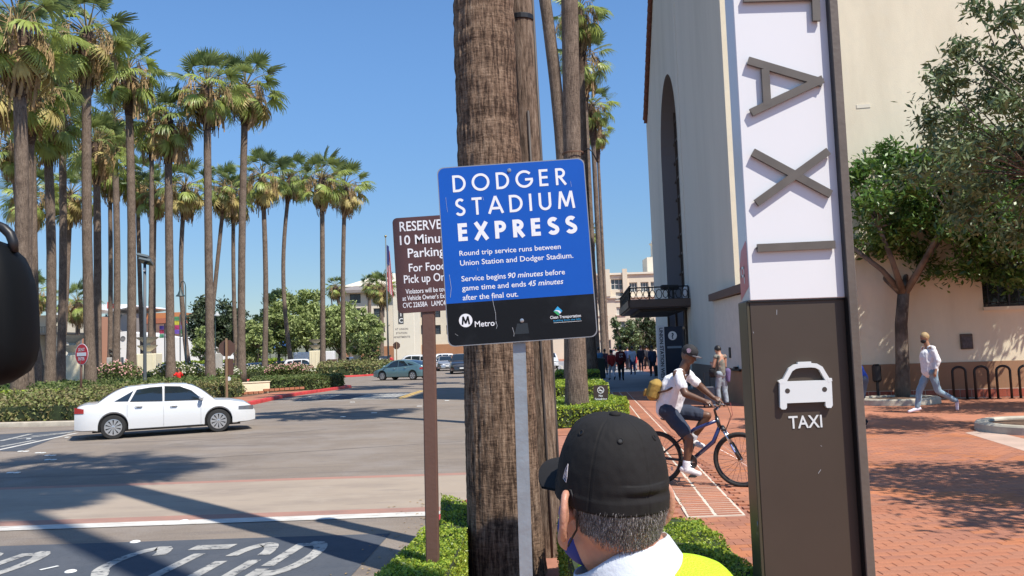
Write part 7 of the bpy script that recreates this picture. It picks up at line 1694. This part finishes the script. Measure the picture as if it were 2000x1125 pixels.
for s in (-1,1):
    c0 = V((.0, s*.080, -.022)); tilt = .35
    E = lambda t, r=1.0: V((c0.x-.008+.021*cos(t)*r*.80, c0.y+s*(.012-.021*cos(t)*r*.62), c0.z+.036*sin(t)*r))
    P = [E(radians(a_)) for a_ in range(20, 290, 15)]
    for p, q in zip(P, P[1:]): mb.cap(p, q, .0068, .0068, 8)
    mb.cap(E(radians(270)), c0+V((.006,s*.002,-.034)), .0075, .006, 8)
    mb.ell(c0+V((-.008,s*.012,.0)), (.020,.0065,.034), 14, 10, rot=Matrix.Rotation(-s*.66,3,'Z')); mb.cap(c0+V((.008,-s*.006,.005)), c0+V((-.006,s*.004,.0)), .012, .011)
    Q = [E(radians(a_), .62) for a_ in range(60, 250, 20)]
    for p, q in zip(Q, Q[1:]): mb.cap(p, q, .0035, .0035, 6)
mb.X = None
NB = V((rc.x-nl_.x, rc.y-nl_.y, rc.z)) + V((.050,.0,-.145)); nb = NB
hb = HP(-.005,0,-.07); mb.cap(hb, nb+V((.0,.01,0)), .062, .070, 20); mb.cap(HP(-.03,0,-.05), nb, .052, .066, 20); mb.cap(nb, nb+V((.03,.0,-.10)), .078, .12, 20)
shc = nb+V((.05,.0,-.062)); sL, sR = shc+V((-.15,.08,-.11)), shc+V((.17,-.05,-.045)); mb.cap(sL, sR, .075, .075, 16)
pel = V((shc.x, shc.y, .92)); chs = V((shc.x, shc.y, 1.22)); mb.cap(pel, chs, .15, .16, 16); mb.cap(chs, shc, .165, .10, 16)
for s, sh in ((1,sL),(-1,sR)):
    el = sh+V((-s*.05,.03,-.28)); wr2 = el+V((0,.12,-.20)); mb.cap(sh, el, .06, .045); mb.cap(el, wr2, .042, .028); d = (wr2-el).normalized(); mb.cap(wr2, wr2+d*.08, .03, .036)
    for k in range(4): o = wr2+d*.08+V((0,(k-1.5)*.02,0)); mb.cap(o, o+d*.05, .0095, .009, 6); mb.cap(o+d*.05, o+d*.07+V((.02*s,0,0)), .009, .008, 6)
    mb.cap(wr2+d*.03+V((0,.03,0)), wr2+d*.08+V((0,.05,0)), .012, .009, 6)
    hp = pel+V((-s*.09,0,-.04)); kn = V((hp.x,hp.y+.02,.48)); an = V((hp.x,hp.y,.09)); mb.cap(hp, kn, .09, .06); mb.cap(kn, an, .058, .038); mb.cap(an, an+V((-.05,.17,-.05)), .04, .03)
blob('body', mb, skin_n, NM, .0042, 2)
# trousers, shoes, shirt sleeves and torso
mb = MB(); mb.cap(pel+V((-.09,0,-.02)), pel+V((.09,0,-.02)), .15, .15)
for s in (1,-1): hp = pel+V((-s*.09,0,-.04)); kn = V((hp.x,hp.y+.02,.48)); an = V((hp.x,hp.y,.09)); mb.cap(hp, kn, .12, .085); mb.cap(kn, an, .085, .065)
blob('trousers', mb, navy_c, NM, .014, 3)
for s in (1,-1):
    an = V((pel.x-s*.09,pel.y,.07)); mb = MB(); mb.cap(an-V((0,.04,.02)), an+V((-.05,.17,-.03)), .05, .04); blob('shoe', mb, blk, NM, .01, 2)
shirtw = mat('shirt_pale_blue_white', (.62,.67,.74), rough=.75, var=.04, vs_=9, bump=.15, bs=60)
mb = MB(); mb.cap(sL, sR, .082, .082, 20); mb.cap(chs, shc, .18, .098, 20); mb.cap(pel, chs, .165, .178, 20)
for s, sh in ((1,sL),(-1,sR)): el = sh+V((-s*.05,.03,-.28)); mb.cap(sh, el.lerp(sh,.25), .09, .085)
blob('shirt', mb, shirtw, NM, .008, 4)
# vest over it
hv = mat('hi_vis_yellow', (.52,.78,.02), rough=.6, var=.05, vs_=12, bump=.5, bs=240); hvo = mat('hi_vis_orange', (.90,.16,.02), rough=.6, bump=.3, bs=200); refl = mat('reflective_tape', (.5,.5,.5), rough=.3)
mb = MB(); mb.cap(sL+V((.02,0,0)), sR-V((.02,0,0)), .100, .104, 20); mb.cap(chs, shc+V((.010,-.01,.002)), .195, .110, 20); mb.cap(pel+V((0,0,.05)), chs, .185, .192, 20)
vest = blob('vest', mb, hv, NM, .008, 4)
# collar: a band standing around the neck, folded over outwards
cu = (V((rc.x-nl_.x,rc.y-nl_.y,rc.z))+V((0,0,-.1))-nb).normalized(); cu = V((-.38,.12,1)).normalized(); cx_ = V((1,0,0)); cx_ = (cx_-cu*cx_.dot(cu)).normalized(); cy_ = cu.cross(cx_)
CC = nb+V((-.024,.0,.010)); mb = MB(); R_ = []
for h_, r_ in ((-.02,.082),(.026,.079),(.043,.0775),(.046,.079),(.040,.082),(.015,.087),(-.010,.092),(-.014,.091),(-.010,.085)):
    ring = []
    for j in range(56):
        a_ = 2*pi*j/56; back = .5-.5*sin(a_)      # -y side faces the viewer
        hh = h_*(.75+.35*back)+.004*sin(a_*3); rr = r_*(1+.04*cos(2*a_)); ring.append(CC+cx_*rr*cos(a_)*1.0+cy_*rr*sin(a_)*.98+cu*hh)
    R_.append(ring)
mb.loft(R_, cap=False); part('collar', mb, shirtw, NM, True)
# orange strip with silver edge on the right shoulder
def on_vest(x, y, off=.006):
    o = vest; ok, p, n, i = o.data.polygons and bvh_ray(x, y) or (False,None,None,None); return p+n*off if ok else None
from mathutils.bvhtree import BVHTree
bvh_v = BVHTree.FromPolygons([v.co.copy() for v in vest.data.vertices], [tuple(p.vertices) for p in vest.data.polygons])
def drape(p0, p1, wid, m, nm, n=18, off=.004):
    mb = MB(); L = []; 
    for i in range(n+1):
        p = V(p0).lerp(V(p1), i/n); t = (V(p1)-V(p0)).normalized(); row = []
        for q in (-.5,-.17,.17,.5):
            pp = p+V((-t.y,t.x,0)).normalized()*wid*q; h = bvh_v.ray_cast(V((pp.x,pp.y,2.2)), V((0,0,-1)))
            if h[0] is None: h = (V((pp.x,pp.y,shc.z)), V((0,0,1)))
            row.append(h[0]+h[1]*off)
        L.append(row)
    mb.loft(L, cap=False, closed=False); part(nm, mb, m, NM, True)
drape((shc.x+.165,shc.y-.13,0), (shc.x+.16,shc.y+.11,0), .030, hvo, 'orange_strip'); drape((shc.x-.165,shc.y-.07,0), (shc.x-.16,shc.y+.16,0), .030, hvo, 'orange_strip')
drape((shc.x+.188,shc.y-.13,0), (shc.x+.183,shc.y+.11,0), .012, refl, 'silver_piping')
# cap crown: six panels with seams, eyelets, button
capk = mat('cap_wool_black', (.013,.012,.012), rough=.85, var=.18, vs_=10, bump=.12, bs=700, spec=.3)
NA, NE = 240, 90; RX, RY2, RZ = .1015, .0868, .137; mb = MB(); R_ = []
def crown(a_, t, off=0):
    """a_ azimuth from forward, t 0 at rim .. 1 at top"""
    ph = t*pi/2; hr = sin(ph)**.92; rr = max(0, cos(ph))**.60
    seam = 0
    for k in range(6):
        dlt = (a_-(k*pi/3)+pi) % (2*pi)-pi; dd = dlt*rr*.1
        seam += -.0014*math.exp(-(dd/.0011)**2)+.0006*math.exp(-((abs(dd)-.0032)/.0009)**2)
    wr_ = .0018*noise.noise((cos(a_)*2.2, sin(a_)*2.2, t*4))*min(1,t*6) + .0008*noise.noise((cos(a_)*9, sin(a_)*9, t*14))
    bk = math.exp(-((a_-pi)/.55)**2)       # pinch along the back just above the band
    pz = -.0035*bk*.8*math.exp(-((t-.115)/.020)**2)+.0028*bk*math.exp(-((t-.165)/.03)**2)
    band = .0012*(1 if t < .085 else 0)
    flat_ = 1-.05*max(0,cos(a_*1))*0
    r_ = rr+(seam*min(1,(1-t)*8)+wr_+pz+band+off)/.097
    return (RX*r_*cos(a_), RY2*r_*sin(a_), RZ*hr-.006+(.004*bk if t < .2 else 0)+off*sin(ph))
for i in range(NE+1):
    t = (i/NE)**1.0*.999; R_.append([crown(2*pi*j/NA, t) for j in range(NA)])
mb.X = MH; R_.insert(0, [(x*.96,y*.96,z-.001) for x,y,z in R_[0]]); R_.insert(0, [(x*.95,y*.95,z+.02) for x,y,z in R_[0]])
mb.loft(R_, cap=False); part('cap_crown', mb, capk, NM, True)
mb = MB(); mb.X = MH; mb.ell((0,0,RZ-.005), (.0095,.0095,.0055), 16, 10); part('cap_button', mb, capk, NM, True)
for k in range(6):
    a_ = pi/6+k*pi/3; t = .60; p = V(crown(a_, t)); p2 = V(crown(a_+.02, t)); p3 = V(crown(a_, t+.02)); nn = (p2-p).cross(p3-p).normalized(); nn = nn if nn.dot(p) > 0 else -nn
    u_ = (p2-p).normalized(); v_ = nn.cross(u_); mb = MB(); mb.X = MH; mb.loft([[p+nn*(.0005+.0012*sin(b_))+(u_*cos(c_)+v_*sin(c_))*(.0040+.0014*cos(b_)) for c_ in [2*pi*q/16 for q in range(16)]] for b_ in [2*pi*q/6 for q in range(7)]], cap=False)
    part('eyelet', mb, capk, NM, True); mb = MB(); mb.X = MH; mb.add([tuple(p+nn*.0007)]+[tuple(p+nn*.0007+(u_*cos(2*pi*q/12)+v_*sin(2*pi*q/12))*.0028) for q in range(12)], [(0,1+q,1+(q+1) % 12) for q in range(12)]); part('eyelet_hole', mb, gap_m, NM)
# peak
mb = MB(); mb.X = MH; top_, bot_ = [], []
for i in range(9):
    row = []; 
    for j in range(25):
        a_ = -1.12+2.24*j/24; rr = 1+.78*(i/8)*cos(a_*.95)**.8; x, y = RX*cos(a_)*1.0, RY2*sin(a_); x2 = x+ (rr-1)*.098; y2 = y*(1+.04*i/8)
        row.append(V((x2, y2, .020-.022*(y2/.09)**2-.006*(i/8))))
    top_.append(row)
mb.loft(top_, cap=False, closed=False); mb.loft([[p-V((0,0,.004)) for p in row] for row in top_], cap=False, closed=False); mb.loft([top_[-1],[p-V((0,0,.004)) for p in top_[-1]]], cap=False, closed=False); part('cap_peak', mb, capk, NM, True)
# small outlined flag emblem on the left side
mb = MB(); mb.X = MH
def CPt(a_, t): return V(crown(a_, t, .0012))
a0_ = radians(86); P = [CPt(a0_+x*.6, .16+y*.8) for x, y in ((-.06,0),(.11,-.02),(.12,.03),(.10,.08),(.05,.15),(-.03,.09))]
for p, q in zip(P, P[1:]+P[:1]): mb.tube([p, q], .0006, 5)
for (x0_,y0_),(x1_,y1_) in (((-.03,.02),(.09,.0)),((0,.01),(.03,.09)),((.04,.01),(.06,.11)),((.0,.05),(.10,.03))): mb.tube([CPt(a0_+x0_*.6,.16+y0_*.8), CPt(a0_+x1_*.6,.16+y1_*.8)], .0005, 4)
part('cap_emblem', mb, mat('emblem_thread', (.62,.58,.62), rough=.6), NM)
# hair: dark under-layer plus thousands of short strands
hairu = mat('hair_under', (.10,.075,.062), rough=.9, var=.4, vs_=60); hg = [mat('hair_dark', (.04,.034,.032), rough=.5), mat('hair_grey', (.17,.155,.145), rough=.5), mat('hair_silver', (.45,.42,.40), rough=.5)]
mb = MB(); R_ = []; mb.X = MH
def skull(a_, z):               # back-of-head surface below the rim
    k = max(0, -z)/.085; rx = .0905-.026*k**1.3; ry = .0795-.016*k**1.2; return V((rx*cos(a_)-.008-.003*k, ry*sin(a_), z))
for i in range(9):
    z = .004-.050*i/8; R_.append([skull(a_, z)*(1.0+.012*(1-i/8)) for a_ in [radians(100)+radians(160)*j/40 for j in range(41)]])
mb.loft(R_, cap=False, closed=False); part('hair_base', mb, hairu, NM, True)
mb = MB(); mb.X = MH; r = random.Random(4)
for i in range(15000):
    a_ = radians(180+r.uniform(-1,1)*84); kz = r.random()**1.15; edge = 1-.45*abs((a_-pi)/radians(84))**2
    z = .006-.078*kz*edge; p = skull(a_, z)*1.0; out = V((cos(a_), sin(a_), 0)); L = r.uniform(.006,.012)*(1.15-.6*kz); d = (V((0,0,-1))+out*r.uniform(.0,.16)+V((r.gauss(0,.14),r.gauss(0,.18),0))).normalized()
    if kz > .62 and r.random() < (kz-.62)*2.6: continue
    sd_ = out.cross(V((0,0,1)))*r.uniform(.00018,.00034); p = p+out*.0015
    q = p+d*L*.55+out*.0012; e_ = p+d*L; u = r.random(); m_ = 0 if u < .48-.2*kz else 1 if u < .86 else 2
    mb.add([p-sd_, p+sd_, q+sd_, q-sd_, e_], [(0,1,2,3),(3,2,4)], m_)
part('hair', mb, hg, NM, kind='stuff')
# mask and its ear loop
mkb = mat('mask_blue', (.012,.035,.26), rough=.7, var=.06, vs_=12)
mb = MB(); mb.X = MH; mb.ell((.045,0,-.075), (.066,.0615,.062), 28, 18); mb.ell((.075,0,-.06), (.048,.046,.045), 20, 14); part('face_mask', mb, mkb, NM, True)
for s in (1,-1):
    mb = MB(); mb.X = MH; pts = [(.03,s*.064,-.035),(.008,s*.083,.018),(-.014,s*.086,.020),(-.030,s*.083,-.008),(-.026,s*.080,-.040),(-.004,s*.072,-.058),(.02,s*.066,-.085)]; mb.tube(pts, .0016, 6); part('ear_loop', mb, mat('loop_black', (.012,.012,.014), rough=.7), NM, True)
